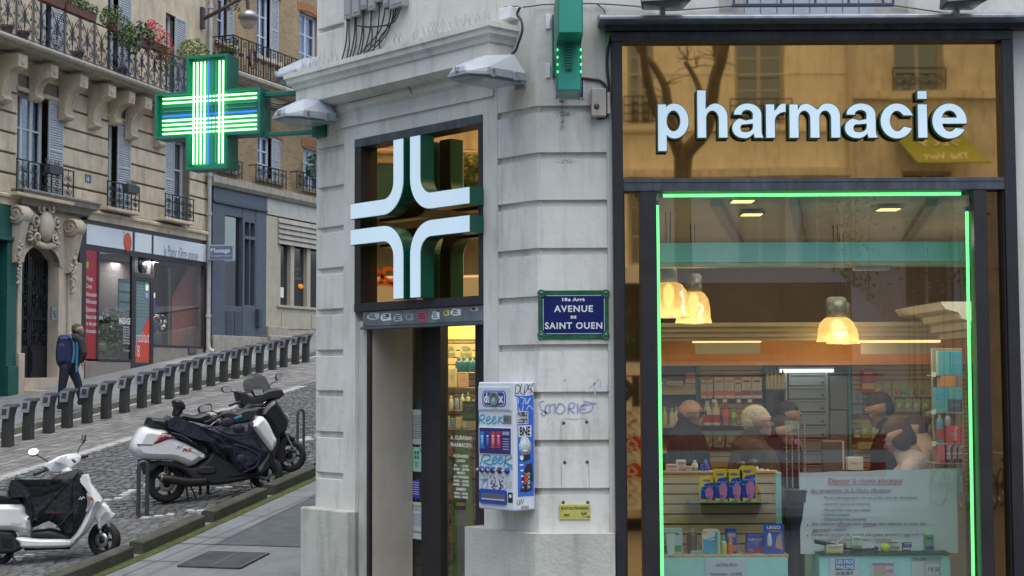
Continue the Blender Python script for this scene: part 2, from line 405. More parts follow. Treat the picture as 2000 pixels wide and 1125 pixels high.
kp=[((177,1125),(251,1090)),((265,1082),(389,1028)),((403,1020),(508,973)),((517,967),(608,928))]
bs=[]
for(p,q)in kp:bs.append((gpx(*p,.1)[0],gpx(*q,.1)[0]))
lat_k=sum(gpx((p[0]+q[0])/2,(p[1]+q[1])/2,.1)[1]for p,q in kp)/4
kr=MB();K=[]
d0=bs[0][0];KL=lat_k-.1;print('KL',KL,'KB',KB)
sts=[(bs[0][0]-1.5,bs[0][1])]+bs[1:]
x=bs[-1][1]+.25
while x<50:sts.append((x,x+2.6));x+=2.85
nk=tag(thing('kerb_row','row of dark mossy kerb blocks with gaps along the near pavement','kerb',G(bs[0][0],-9.3)))
for a,b in sts:
 mb=MB();L=[]
 for t in range(7):
  s_=a+(b-a)*t/6;j=rr.uniform(-.006,.006)
  L.append([G(s_,KL+j,-.02),G(s_,KL+.01+j,.225),G(s_,KL+.03+j,.245),G(s_,KL+.17+j,.24),G(s_,KL+.19,.225),G(s_,KL+.20,-.02)])
 mb.loops([l[::-1]for l in L],0,False);mb.build('kerb_block',ks,nk)
sheet('moss_strip',12,34,KL+.19,KL+.34,.108,moss,90,3,.14)
# asphalt infill and joints on the near pavement
mb=MB();c1=gpx(420,1063,.104);c2=gpx(622,955,.104);
L=[]
for t in range(13):
 s_=c1[0]+(40-c1[0])*t/12;L.append([G(s_,c1[1],.1045),G(s_,-4.3,.1045)])
mb.loops(L,0,False,False,False,closed=False);mb.build('asphalt_infill',M('pavement_infill',(.09,.10,.103),.9,var=.2,sc=5,bump=.5,bsc=250),nw)
mb=MB()
s_=13
while s_<34:
 mb.loops([[G(x,l,.1065)for l in(-9.0,c1[1]+.02)]for x in(s_,s_+.014)],0,False,False,False,closed=False);s_+=1.25
mb.loops([[G(x,l,.1065)for l in(c1[1]-.02,c1[1])]for x in(12,20,34)],0,False,False,False,closed=False)
mb.loops([[G(x,l,.1065)for l in(-9.0,-4.6)]for x in(c1[0]-.02,c1[0])],0,False,False,False,closed=False)
mb.build('joints',M('joint_dark',(.05,.05,.048),.95,var=.2,bump=0),nw)
# ventilation grate
g0=gpx(405,1080,.1);g1=gpx(345,1108,.1);g2=gpx(532,1080,.1)
gt=thing('pavement_grate','dark steel ventilation grate set in the near pavement','grate',G((g0[0]+g1[0])/2,g0[1]))
sa,sb,la,lb=g1[0],g0[0],g0[1],g2[1]
mb=MB();mb.loops([[G(x,l,.107)for l in(la,lb)]for x in(sa,sb)],0,False,False,False,closed=False);mb.build('pit',P_('pit_black',(.01,.01,.01),1),gt)
mb=MB();n=22
gm=M('grate_steel',(.12,.12,.12),.6,metal=.5,var=.3,bump=.1)
for k in range(n):
 s_=sa+(sb-sa)*k/(n-1);mb.loops([[G(x,l,h)for l,h in((la,.108),(la,.122),(lb,.122),(lb,.108))]for x in(s_,s_+.018)],0,False)
mb.build('bar',gm,gt)
mb=MB()
for l_ in(la,(la+lb)/2,lb-.03):mb.loops([[G(x,l,h)for l,h in((l_,.108),(l_,.124),(l_+.03,.124),(l_+.03,.108))]for x in(sa,sb)],0,False)
mb.build('grate_frame',gm,gt)
# tuft of grass by the kerb gap
t0=gpx(527,978,.0);mb=MB()
for k in range(160):
 a=random.uniform(0,6.28);r_=random.uniform(0,.09);p=G(t0[0]+math.cos(a)*r_*1.6,t0[1]+math.sin(a)*r_*.8,0)
 q=p+Vector((random.uniform(-.08,.08),random.uniform(-.08,.08),random.uniform(.06,.16)))
 w_=Vector((.004,.002,0));mb.raw([p-w_,p+w_,q],[(0,1,2)])
tag(mb.build('grass_tuft',P_('grass_blade',(.07,.14,.025),.7,var=.3)),kind='stuff')
mb=MB()
for k in range(260): # dry leaf litter and bud scales on the setts
 s_=random.uniform(16,36);l_=random.choice([random.gauss(-14.6,.5),random.uniform(-13.5,-9.6)]);p=G(s_,l_,.042)
 mb.f=WORLD;mb.leaf(p,random.uniform(.015,.035),0,2)
tag(mb.build('litter',P_('dry_litter',(.30,.27,.17),.8,var=.3)),kind='stuff')
mb=MB()
for k in range(150): # trodden gum and oil spots on the pavement
 s_=random.uniform(13.5,26);l_=random.uniform(-8.9,-5);r_=random.uniform(.006,.022);mb.raw([G(s_+r_*math.cos(j*1.05),l_+r_*1.2*math.sin(j*1.05),.1075)for j in range(6)],[(5,4,3,2,1,0)])
mb.build('gum_spots',P_('gum_dark',(.06,.065,.06),.8),nw,kind='stuff')
# ------------------------------------------------------------------ the pharmacy corner building
PB=thing('pharmacy_building','pale painted stone corner building with the pharmacy shop front','building',(CORNER.x,CORNER.y,1.6))
TOPZ=15.0;BOT=1.3
aL=-2.503
def cx(u,v=500):return CH.px(u,v)[0]
def cz(u,v):return CH.px(u,v)[1]
def fx(u,v=500):return FA.px(u,v)[0]
def fz(u,v):return FA.px(u,v)[1]
oL,oR=cx(694),cx(944) # opening of window + door
wT=cz(815,250);dB=BOT
dT=cz(820,620)
# shop opening on the avenue
sL,sR=fx(1197),fx(1984,500);sT=fz(1580,64)
mb=MB(CH)
GD=.030 # groove depth: the wall core sits back, courses and bands stand proud
mb.box(aL+.0,oL,dB,TOPZ,-.45,-GD)
mb.box(oR,0-.0,dB,TOPZ,-.45,-GD)
mb.box(oL,oR,wT,TOPZ,-.45,-GD)
mb.build('wall_core',WALL,PB)
mb=MB(FA)
c0=0;aF0=CORNER.x
def fbox(m_,a0,a1,b0,b1,c0,c1):m_.box(a0,a1,b0,b1,c0,c1)
mb.box(aF0+.02,sL,dB,TOPZ,-.45,-GD)
mb.box(sL,sR,sT,TOPZ,-.45,-GD)
mb.box(sR,sR+6,dB,TOPZ,-.45,-GD)
mb.build('wall_core',WALL,PB)
# wall along the side street, turned away from the camera
SP=CH.P(aL,0);SW=Fr(SP,(-SN,-CS,0))
mb=MB(SW);mb.box(-30,0,dB,TOPZ,-.4,0);mb.build('street_wall',WALL,PB)
# courses. heights of the groove centres at the corner edge
gy=[213,304,397,491,585,679,772,866,960]
gzs=[CH.px(1049,y)[1]for y in gy]
pit=gzs[0]-gzs[1]
ztop=gzs[0];GH=.046
gl_in,gr_in=cx(671),cx(972) # inner ends of the short grooves
fr_in=fx(1187) # outer end on the avenue face
zp_=CH.px(1045,1040)[1] # plinth top
bands=[] # (z low, z high) solid courses
bands.append((ztop+GH/2,TOPZ))
for i in range(len(gzs)):
 lo=gzs[i+1]+GH/2 if i+1<len(gzs)else zp_-.3
 bands.append((lo,gzs[i]-GH/2))
up=[ztop+pit*2.6]
# smooth wall areas (no grooves): between groove ends and the opening
mb=MB(CH)
mb.box(gl_in,oL,dB,wT,-GD,0)
mb.box(oR,gr_in,dB,wT+.0,-GD,0)
g_up=cz(677,46) # one short groove high at the left
mb.box(gl_in,gr_in,wT,TOPZ,-GD,0)
mb.build('wall_face',WALL,PB)
k2=GD*math.tan(math.radians(23.9))
for i,(lo,hi)in enumerate(bands):
 # left strip
 if i==0:
  for l2,h2 in((lo,g_up-.02),(g_up+.02,TOPZ)):
   MB(CH).box(aL,gl_in,l2,h2,-GD,0).build('stone_course',WALL,PB,bev=.004)
 else:MB(CH).box(aL,gl_in,lo,hi,-GD,0).build('stone_course',WALL,PB,bev=.004)
 # right strip wraps round the corner: one mesh with the mitred edge
 c_in=CH.P(gr_in,0,-GD);c_out=CH.P(gr_in,0,0);e_in=Vector((CORNER.x+GD*.40,D+GD,0));e_out=Vector((CORNER.x,D,0));f_out=Vector((fr_in,D,0));f_in=Vector((fr_in,D+GD,0))
 ring=[c_in,c_out,e_out,f_out,f_in,e_in]
 m_=MB();L=[[Vector((p.x,p.y,z))for p in ring]for z in(lo,hi)]
 m_.loops(L,0,False);m_.build('stone_course',WALL,PB,bev=.004)
mb=MB(FA);mb.box(fr_in,sL,dB,TOPZ,-GD,0);mb.box(sL,sR,sT,TOPZ,-GD,0);mb.box(sR,sR+6,dB,TOPZ,-GD,0);mb.build('wall_face',WALL,PB)
# plinths
PJ=.075
ring=[]
def plin(ringpts,top):
 m_=MB();m_.loops([[Vector((p.x,p.y,z))for p in ringpts]for z in(dB,top)],0,False)
 return m_
def off(a,c):return CH.P(a,0,c)
pr=cx(921)
cpt=Vector((CORNER.x-PJ*.35,D-PJ,0))
o=plin([off(pr,-.40),off(pr,PJ),cpt,Vector((sL-.005,D-PJ,0)),Vector((sL-.005,D-.0,0)),Vector((CORNER.x,D+.2,0))],zp_).build('plinth',PLINTH,PB,bev=.012,seg=2)
m_=MB();capt=[off(pr+.01,0),off(pr+.01,PJ+.012),Vector((CORNER.x-(PJ+.012)*.35,D-PJ-.012,0)),Vector((sL-.008,D-PJ-.012,0)),Vector((sL-.008,D,0)),Vector((CORNER.x,D,0))]
zl_=CH.px(645,993)[1]
pl=cx(694);pl0=aL-.10
MB(CH).box(pl0,pl,dB,zl_,-.3,PJ).build('plinth',PLINTH,PB,bev=.012,seg=2)
# jamb return beside the plinth (darker stone reveal left of the door)
JB=M('reveal_plaster',(.50,.46,.40),.8,var=.12,sc=1.5,bump=.25,stain=(.30,.26,.2),samt=.4)
mb=MB(CH);rl=cx(712,800)
mb.box(oL,rl,dB,dT,-.43,-.03);mb.build('door_jamb',PLINTH,PB,bev=.004)
mb=MB(CH);mb.box(rl+.03,rl+.035,dB,dT,-.425,-.05);mb.build('reveal_panel',JB,PB)
mb=MB(CH);mb.box(rl,rl+.03,dB,dT,-.10,-.02);mb.build('shutter_rail',FRAME,PB)
mb=MB(CH);mb.box(oR-.03,oR,dB,dT,-.425,-.02);mb.build('shutter_rail',FRAME,PB)

# cornice over the chamfer
zc0=CH.px(640,205)[1]
cl,cr=cx(652,170),cx(962,100)
bb=lambda u,v:CH.px(u,v)[1]
z0_=CH.px(960,118,.02)[1]
pj=.26
H_=CH.px(1000,50,pj)[1];Lb=CH.px(1000,104,.2)[1]
prof=[(.02,Lb-.20),(.02,Lb-.10),(.05,Lb-.075),(.06,Lb-.03),(.13,Lb-.03),(.20,Lb),(.20,Lb+.11),(.215,Lb+.115),(.225,Lb+.14),(.25,Lb+.16),(.255,Lb+.19),(.27,Lb+.20),(.27,Lb+.235),(.0,Lb+.27)]
CO=MB(CH).cornice(cl-.02,cr,prof).build('cornice',WALL,PB,bev=.004)
zctop=Lb+.24
# ---------------- shop front on the avenue
SF=thing('pharmacy_shop_front','dark bronze framed pharmacy shop front with amber mirror fascia and display window','shop front',(fx(1580),D,1.6))
gt_,gb_=fz(1585,82),fz(1585,349)
gl_,gr_=fx(1215,200),fx(1954,200)
iL,iR=sL,sR
fl_o,fr_o=fx(1202,600),fx(1976,400)
mb=MB(FA);mb.box(iL,iR,gt_,sT,-.06,.055);mb.build('head_frame',FRAMEG,SF,bev=.004)
mb=MB(FA);mb.box(iL,gl_,BOT,gt_,-.06,.05);mb.build('outer_frame',FRAME,SF,bev=.004)
mb=MB(FA);mb.box(gr_,iR,BOT,gt_,-.06,.05);mb.build('outer_frame',FRAME,SF,bev=.004)
tb=fz(1585,373)
mb=MB(FA);mb.box(gl_,gr_,tb,gb_,-.06,.045);mb.box(gl_,gr_,(tb+gb_)/2+.014,(tb+gb_)/2+.022,.045,.049);mb.build('transom_bar',FRAMEG,SF,bev=.004)
mb=MB(FA);mb.box(gl_,gr_,gb_,gt_,-.035,-.025);mb.build('fascia_pane',MIRR,SF)
lp0,lp1=fx(1222,700),fx(1252,700);m0,m1=fx(1252,700),fx(1284,700)
rm0,rm1=fx(1905,700),fx(1930,700);rp1=fx(1963,700)
mb=MB(FA);mb.box(gl_,lp0,BOT,tb,-.06,.03);mb.build('mullion',FRAME,SF,bev=.003)
mb=MB(FA);mb.box(m0,m1,BOT,tb,-.06,.04);mb.build('mullion',FRAME,SF,bev=.003)
mb=MB(FA);mb.box(rm0,rm1,BOT,tb,-.06,.04);mb.build('mullion',FRAME,SF,bev=.003)
mb=MB(FA);mb.box(rp1,gr_+.0,BOT,tb,-.06,.03);mb.build('mullion',FRAME,SF,bev=.003)
mb=MB(FA);mb.box(lp0,m0,BOT,tb,-.04,-.03);mb.build('side_pane',MIRR,SF)
MIRD=mirror('smoked_mirror_glass',(.30,.19,.09),(.004,.003,.002))
mb=MB(FA);mb.box(rm1,rp1,BOT,tb,-.04,-.03);mb.build('side_pane',MIRD,SF)
mb=MB(FA);mb.box(m1,rm0,BOT,tb,-.05,-.042);mb.build('display_pane',GLASS,SF)
# zinc ledge over the shop front
ZN=M('zinc',(.27,.30,.34),.45,metal=.5,var=.3,sc=6,bump=.15,stain=(.35,.37,.4),samt=.5,ssc=3)
lz=fz(1580,52);ledge=thing('zinc_ledge','weathered grey zinc ledge above the shop front','ledge',FA.P(fx(1580),lz,0))
mb=MB(FA)
L=[]
for c_,b_ in((.0,lz+.075),(.16,lz+.05),(.235,lz+.022),(.235,lz),(.0,lz-.0)):L.append((c_,b_))
a0,a1=fx(1167,50),fx(2080,50)
mb.loops([[(a,b,c)for c,b in L]for a in(a0,a1)],0,False);mb.build('ledge_sheet',ZN,ledge,bev=.004)
mb=MB(FA);mb.box(a0+.05,a1-.1,lz-.035,lz-.001,0,.075);mb.build('drip_board',FRAMEG,ledge)
# letters of the fascia
FT=thing('pharmacie_lettering','large white lower-case pharmacie letters standing on the amber fascia pane','sign',FA.P(fx(1585),fz(1585,293),.03))
LET=[('p',1285,1345),('h',1362,1421),('a',1430,1488),('r',1496,1535),('m',1542,1641),('a',1650,1711),('c',1720,1784),('i',1793,1811),('e',1821,1888)]
def arc(cx_,cy_,rx,ry,a0,a1,n=14):return[(cx_+rx*math.cos(R(a0+(a1-a0)*k/n)),cy_+ry*math.sin(R(a0+(a1-a0)*k/n)))for k in range(n+1)]
# glyph outlines in x-height units: each glyph a list of closed outlines (first outer, the rest holes); stroke .24
T_=.25
def g_i():return[[(0,0),(T_,0),(T_,1),(0,1)],[(0,1.16),(T_,1.16),(T_,1.40),(0,1.40)]],T_
def g_arch(W,x0): # right side of an n-arch from stem at x0 to x0+W
 ro=(W)/2
def outline_n(W=.84,asc=1.0):
 t=T_;r=(W-t)/2+t/2
 o=[(0,0),(t,0),(t,.56)]+arc(t+(W-2*t)/2,.56,(W-2*t)/2,.25,180,0)
 o+=[(W-t,0),(W,0),(W,.62)]+arc(W-.36,.62,.36,.405,0,92)[1:]
 o+=[(t+.13,.985),(t-.012,.86),(t-.012 if asc<=1 else t,asc),(0,asc)]
 return o
def bowl(W,t=T_,holes=True):
 return arc(W/2,.5,W/2,.525,0,360,36)[:-1],arc(W/2,.5,W/2-t*1.0,.525-.215,0,360,32)[:-1]
def G_(ch):
 t=T_
 if ch=='i':return g_i()
 if ch=='h':return[outline_n(.86,1.42)],.86
 if ch=='r':
  return[[(0,0),(t,0),(t,.50)]+arc(t+.30,.50,.30,.27,180,95,8)[1:]+[(.56,.765),(.56,1.015),(.50,1.02)]+arc(.50,.62,.24,.40,92,140,5)[1:]+[(t-.012,.80),(t-.012,1),(0,1)]],.56
 if ch=='m':
  W=1.40;m_=(W-3*t)/2;x2=t+m_
  o=[(0,0),(t,0),(t,.58)]+arc(t+m_/2,.58,m_/2,.23,180,0)+[(x2,0),(x2+t,0),(x2+t,.58)]+arc(x2+t+m_/2,.58,m_/2,.23,180,0)
  o+=[(W-t,0),(W,0),(W,.65)]+arc(W-.33,.65,.33,.375,0,90)[1:]+[(W-.42,1.02),(x2+t+.06,.97),(x2+t-.05,.84),(x2+.06,.955)]+[(x2-.06,1.02),(t+.17,1.02),(t+.06,.97),(t-.012,.84),(t-.012,1),(0,1)]
  return[o],W
 if ch=='p':
  W=.88;cx_=.46
  o=[(0,-.40),(t,-.40),(t,.09)]
  o+=arc(.475,.5,.405,.525,236,360,14)[1:]+arc(.475,.5,.405,.525,0,124,14)[1:]+[(t-.012,.90),(t-.012,1),(0,1)]
  h=arc(.445,.5,.195,.31,0,360,28)[:-1]
  return[o,h],W
 if ch=='c':
  W=.86;o=arc(.43,.5,.43,.525,42,322,34)
  i_=arc(.43,.5,.185,.305,310,50,26)
  o=[(.855,.665)]+arc(.435,.5,.43,.525,22,0,1)[:0]+arc(.43,.5,.43,.525,25,335,34)+[(.615,.335)]+i_[1:-1]+[(.61,.665)]
  return[o],W
 if ch=='e':
  W=.90
  o=[(.90,.42),(.90,.50)]+arc(.45,.5,.45,.525,2,332,40)+[(.63,.29)]+arc(.45,.5,.20,.315,318,195,14)[0:]+[(.25,.42)]
  h=[(.255,.60)]+[(.645,.60)]+arc(.45,.58,.195,.235,10,170,16)
  return[o,h],W
 if ch=='a':
  W=.86
  o=[(.60,.60),(.60,.56),(.40,.515)]+arc(.315,.29,.315,.30,98,270,16)[1:]+[(.40,-.02),(.52,.03),(.62,.125),(.645,.0),(.90,.0),(.86,.10),(.85,.20),(.85,.68)]
  o+=arc(.45,.69,.40,.335,3,170,20)[1:]+[(.06,.69),(.29,.69)]+arc(.44,.69,.165,.14,165,10,10)+[(.60,.66)]
  h=[(.60,.42),(.60,.34)]+arc(.40,.33,.20,.165,-8,-100,8)+arc(.33,.285,.095,.12,250,110,10)+[(.42,.405)]
  return[o,h],W
def solid(fr,outs,x0,z0,kx,ky,c0,c1,grow=0):
 cu=bpy.data.curves.new('g','CURVE');cu.dimensions='2D';cu.fill_mode='BOTH';cu.extrude=(c1-c0)/2;cu.offset=grow
 for o in outs:
  sp=cu.splines.new('POLY');sp.points.add(len(o)-1);sp.use_cyclic_u=True
  for i,p in enumerate(o):sp.points[i].co=(p[0]*kx,p[1]*ky,0,1)
 to=bpy.data.objects.new('g',cu);COL.objects.link(to);me=bpy.data.meshes.new_from_object(to);bpy.data.objects.remove(to);bpy.data.curves.remove(cu)
 mb=MB(fr);mb.add([(x0+v.co.x,z0+v.co.y,(c0+c1)/2+v.co.z)for v in me.vertices],[list(p.vertices)for p in me.polygons]);bpy.data.meshes.remove(me);return mb
LRIM=P_('letter_rim_green',(.01,.12,.08),.4)
xh=fz(1700,203)-fz(1700,268)
for ch,u0,u1 in LET:
 outs,W=G_(ch);um=(u0+u1)/2;x0=FA.px(u0,240,.04)[0];wd=FA.px(u1,240,.04)[0]-x0;z0=FA.px(um,269,.04)[1]
 o=solid(FA,outs,x0,z0,wd/W,xh,0.0,.034,.005).build('letter_casing',LRIM,FT)
 solid(FA,outs,x0,z0,wd/W,xh,.035,.042,-.001).build('letter_face',OPAL,o)
# neon tubes round the display window
NEON=E_('neon_green',(.10,1.0,.22),3.2);
NC=M('neon_core',(.02,.02,.02),.4,var=0,bump=0,emis=(.13,1.0,.22),es=1.5)
GI=FA
for nm,(p,q)in{'top':((1286,382),(1886,378)),'side':((1284,392),(1294,1135)),'other':((1889,404),(1902,1135))}.items():
 a_,b_=FA.px(*p,-.075),FA.px(*q,-.075)
 t=thing('neon_tube',{'top':'long horizontal green neon tube along the top of the display window','side':'vertical green neon tube at the display window edge nearer the door','other':'vertical green neon tube at the display window edge farther from the door'}[nm],'neon light',FA.P(min(a_[0],b_[0]),min(a_[1],b_[1]),-.075),'green neon tubes framing the display window')
 MB(FA).tube([(a_[0],a_[1],-.085),(b_[0],b_[1],-.085)],.0105,8).build('glass_tube',NC,t)
 mb=MB(FA)
 for e in(0,1):
  e0=(a_,b_)[e];e1=(b_,a_)[e];d=Vector((e1[0]-e0[0],e1[1]-e0[1],0)).normalized()*.03
  mb.tube([(e0[0],e0[1],-.085),(e0[0]+d.x,e0[1]+d.y,-.085)],.014,8)
 mb.build('end_cap',P_('neon_cap',(.05,.2,.5),.4),t)
# ------------------------------------------------------------------ helpers that need hulls
def hull(mb,pts,m=0,smooth=False):
 bm=bmesh.new();
 for p in pts:bm.verts.new(mb.f.P(*p))
 r=bmesh.ops.convex_hull(bm,input=bm.verts)
 bmesh.ops.delete(bm,geom=list(set([g for g in r['geom_interior']+r['geom_unused']if isinstance(g,bmesh.types.BMVert)])),context='VERTS')
 bmesh.ops.dissolve_limit(bm,angle_limit=.02,verts=bm.verts,edges=bm.edges)
 bm.verts.index_update();mb.raw([v.co.copy()for v in bm.verts],[[v.index for v in f.verts]for f in bm.faces],m,smooth);bm.free();return mb
# ------------------------------------------------------------------ window over the door with the cross sign
DS=thing('pharmacy_doorway','recessed pharmacy doorway with dark frame, glass door and amber window above','doorway',CH.P((oL+oR)/2,1.6,0))
ft,fb=cz(820,248),cz(820,602);gt2,gb2=cz(820,265),cz(820,585);g0_,g1_=cx(706),cx(936)
mb=MB(CH);mb.box(oL,oR,gt2,ft,-.12,.012);mb.build('window_head',FRAMEG,DS,bev=.003)
mb=MB(CH);mb.box(oL,oR,fb,gb2,-.12,.014);mb.build('window_sill',FRAME,DS,bev=.003)
for a0,a1 in((oL,g0_),(g1_,oR)):MB(CH).box(a0,a1,gb2,gt2,-.12,.010).build('window_stile',FRAME,DS,bev=.003)
MB(CH).box(g0_,g1_,gb2,gt2,-.08,-.07).build('amber_pane',MIRR,DS)
sb0=cz(820,633)
shc=M('shutter_steel',(.16,.18,.20),.5,metal=.4,var=.3,sc=6,bump=.1,stain=(.06,.07,.08),samt=.7,ssc=3)
sl_,sr_=cx(708),cx(944)
sh=MB(CH);sh.box(sl_,sr_,sb0,fb-.002,-.10,.0);sho=sh.build('shutter_box',shc,DS,bev=.004)
MB(CH).box(sl_-.015,sr_,sb0-.022,sb0-.002,-.10,.012).build('shutter_foot_bar',M('foot_bar',(.09,.11,.13),.5,metal=.4,var=.3),DS,bev=.003)
rs=random.Random(5)
sw_=[P_('sticker_white',(.62,.63,.63),.7,var=.2,sc=40),P_('sticker_grey',(.38,.39,.40),.7,var=.3,sc=60),P_('sticker_red',(.45,.08,.12),.6),P_('sticker_yellow',(.55,.48,.12),.6)]
for u0,v0,u1,v1,k in[(717,611,742,626,1),(743,610,765,628,0),(768,612,787,630,1),(792,611,808,627,1),(813,607,836,630,2),(843,607,859,626,0),(866,604,878,618,3),(880,602,901,618,0),(918,600,934,608,1),(753,612,762,622,0)]:
 um=(u0+u1)/2;vm=(v0+v1)/2
 mb=MB(CH);a0,b0=CH.px(u0,vm)[0],CH.px(um,v1)[1];a1,b1=CH.px(u1,vm)[0],CH.px(um,v0)[1];n=9
 pts=[]
 for i in range(n):
  t=i/n*2*math.pi;q=max(abs(math.cos(t)),abs(math.sin(t)));pts.append(((a0+a1)/2+(a1-a0)/2*math.cos(t)/q*rs.uniform(.8,1),(b0+b1)/2+(b1-b0)/2*math.sin(t)/q*rs.uniform(.75,1)))
 mb.poly(pts,.0005,.0016);o=mb.build('torn_sticker',sw_[k],sho)
 mb=MB(CH)
 for j in range(3):
  y=b0+(b1-b0)*(.3+.2*j);mb.box(a0+(a1-a0)*.2,a1-(a1-a0)*rs.uniform(.2,.4),y,y+.006,.0016,.0022)
 mb.build('sticker_print',BLACKM,sho,kind='stuff')
# cross of four rounded arms
XS=thing('cross_sign','big white and green cross of four curved arms over the pharmacy door','sign',CH.P(cx(800),cz(800,590),0))
cc=.13;ac,_=CH.px(794,430,cc);bc=(CH.px(684,438,cc)[1]+CH.px(917,409.5,cc)[1])/2
aw=(CH.px(917,400,cc)[0]-CH.px(684,440,cc)[0])/2;acx=(CH.px(917,400,cc)[0]+CH.px(684,440,cc)[0])/2
bt=CH.px(794,268,cc)[1];bb_=CH.px(794,583,cc)[1];g_=.037;wd_=.118
ro,ri=.235,.115
def armp(sx,sy):
 xe=abs((acx+sx*aw)-ac);ye=abs((bt if sy>0 else bb_)-bc)
 i0=g_;o0=g_+wd_
 c_=(i0+ro,i0+ro);o=[(i0,ye)]+[(i0,i0+ro)]+arc(c_[0],c_[1],ro,ro,180,270,12)[1:]+[(xe,i0),(xe,o0)]+arc(o0+ri,o0+ri,ri,ri,270,180,10)+[(o0,ye)]
 return[(ac+sx*x,bc+sy*y)for x,y in o]
SG=P_('deep_green_edge',(.004,.10,.062),.3,sc=3,var=.15)
for sx in(-1,1):
 for sy in(-1,1):
  p=armp(sx,sy);o=MB(CH).poly(p,.005,cc-.006).build('cross_arm',SG,XS)
  cxm=sum(q[0]for q in p)/len(p);czm=sum(q[1]for q in p)/len(p)
  solid(CH,[[(q[0],q[1])for q in p]],0,0,1,1,cc-.005,cc,-.004).build('opal_face',OPAL,o)
# ------------------------------------------------------------------ glazed door in the recess
DP=Fr(CH.P(0,0,-.43),CH.U)
def dx(u,v=800):return DP.px(u,v)[0]
dtop=DP.px(830,628)[1]+.12;dR=oR
for u0,u1,nm in((796,801,'sidelight_frame'),(828,866,'door_post')):
 MB(DP).box(dx(u0),dx(u1),1.9,dtop,-.05,.03).build(nm,FRAME,DS,bev=.003)
MB(DP).box(dx(934),dR+.1,1.9,dtop,-.05,.03).build('door_post',FRAME,DS,bev=.003)
MB(DP).box(dx(790),dR+.1,dtop-.0,dtop+.3,-.05,.03).build('door_head',FRAME,DS,bev=.003)
MB(DP).box(dx(801),dx(828),1.9,dtop,-.012,-.004).build('sidelight_pane',GLASSD,DS)
MB(DP).box(dx(866),dx(934),1.9,dtop,-.012,-.004).build('door_pane',GLASSD,DS)
mb=MB(CH);mb.box(oL,oR,1.6,2.0,-1.2,-.0);mb.build('doorstep',PLINTH,DS)
mb=MB(CH);mb.box(oL,oR,dT+.05,dT+.12,-.43,-.12);mb.build('recess_ceiling',FRAME,DS)
# white film lettering on the door
WP=P_('white_film',(.70,.74,.66),.5,emis=(.7,.72,.6),es=.10)
dm=(dx(872)+dx(929))/2
def dtxt(s,v,sz,wpx=None):
 b=DP.px(900,v)[1];o=text(s,DP,dm,b,sz,WP,DS,.0,width=(wpx and wpx/1000*1),align='C',bold=.0015)
for s,v,sz,wd in[("A. OURABAH",856,.044,.235),("PHARMACIEN",870,.042,.23),("HORAIRES",891,.034,.165),("LUNDI",899.5,.028,.09),("9H    - 12H30",909,.025,.16),("14H00 - 20H00",916,.026,.18),("MARDI",923,.026,.09),("AU VENDREDI",931,.026,.17),("9H00 - 13H00",939,.026,.17),("14H00 - 20H00",946,.026,.18),("SAMEDI",955,.028,.11),("9H00 - 13H30",963,.024,.155),("14H30 - 19H30",970,.024,.155)]:
 text(s,DP,dm,DP.px(900,v+3)[1],sz,WP,DS,.0,width=wd,align='C',bold=.0004)
# papers stuck in the sidelight
pw=P_('paper_grey',(.50,.54,.52),.8,var=.05)
for u0,v0,u1,v1,mt,nm in[(800,800,826,868,pw,'notice_sheet'),(804,873,823,921,P_('mint_paper',(.42,.62,.50),.7),'green_cross_card'),(805,938,819,973,P_('blue_card',(.06,.07,.42),.6),'blue_card'),(802,981,829,1053,P_('poster_white',(.58,.62,.62),.7),'drug_helpline_poster')]:
 m_=MB(DP);a0,a1=dx(u0),dx(u1);um=(u0+u1)/2;b1_,b0_=DP.px(um,v0)[1],DP.px(um,v1)[1]
 m_.box(a0,a1,b0_,b1_,-.003,-.001);o=m_.build(nm,mt,DS)
 am=(a0+a1)/2;h=b1_-b0_
 if nm=='notice_sheet':
  m2=MB(DP)
  for k in range(14):m2.box(a0+.01,a1-random.uniform(.01,.035),b1_-.05-k*.013,b1_-.046-k*.013,-.001,-.0004)
  m2.build('small_print',BLACKM,o,kind='stuff')
 if nm=='green_cross_card':
  m2=MB(DP);y=b1_-.06;m2.box(am-.028,am-.004,y+.004,y+.03,-.001,0);m2.box(am+.004,am+.028,y+.004,y+.03,-.001,0);m2.box(am-.028,am-.004,y-.03,y-.004,-.001,0);m2.box(am+.004,am+.028,y-.03,y-.004,-.001,0)
  for k in range(4):m2.box(am-.022,am+.022,y-.055-k*.012,y-.05-k*.012,-.001,0)
  m2.build('cross_print',P_('print_green',(.02,.28,.12),.5),o,kind='stuff')
  MB(DP).lathe([(.001,0),(.026,.0),(.026,.002),(.001,.002)],(a1,b1_-.01,-.001),'c',14).build('round_sticker',P_('sticker_blue',(.35,.5,.7),.5),o)
 if nm=='blue_card':
  m2=MB(DP)
  for k in range(6):m2.box(a0+.006,a1-.008,b1_-.02-k*.017,b1_-.016-k*.017,-.001,0)
  m2.build('small_print',WHITE,o,kind='stuff')
 if nm=='drug_helpline_poster':
  text("PROBLÈME",DP,am,b1_-.04,.03,BLACKM,o,-.001,width=(a1-a0)*.85,align='C');text("DE DROGUE ?",DP,am,b1_-.065,.028,BLACKM,o,-.001,width=(a1-a0)*.85,align='C')
  m2=MB(DP)
  for k in range(9):m2.box(a0+.012,a1-.012,b1_-.09-k*.011,b1_-.086-k*.011,-.001,0)
  m2.box(a0+.01,a1-.01,b0_+.045,b0_+.06,-.001,0);m2.build('small_print',P_('grey_print',(.25,.27,.28),.6),o,kind='stuff')
text("PHARMACIE",DP,dx(801),DP.px(812,776)[1],.018,P_('green_film',(.01,.25,.14),.4),DS,0,width=dx(827)-dx(801));text("DE GARDE",DP,dx(803),DP.px(812,790)[1],.018,MATS['green_film'],DS,0,width=(dx(827)-dx(801))*.8)
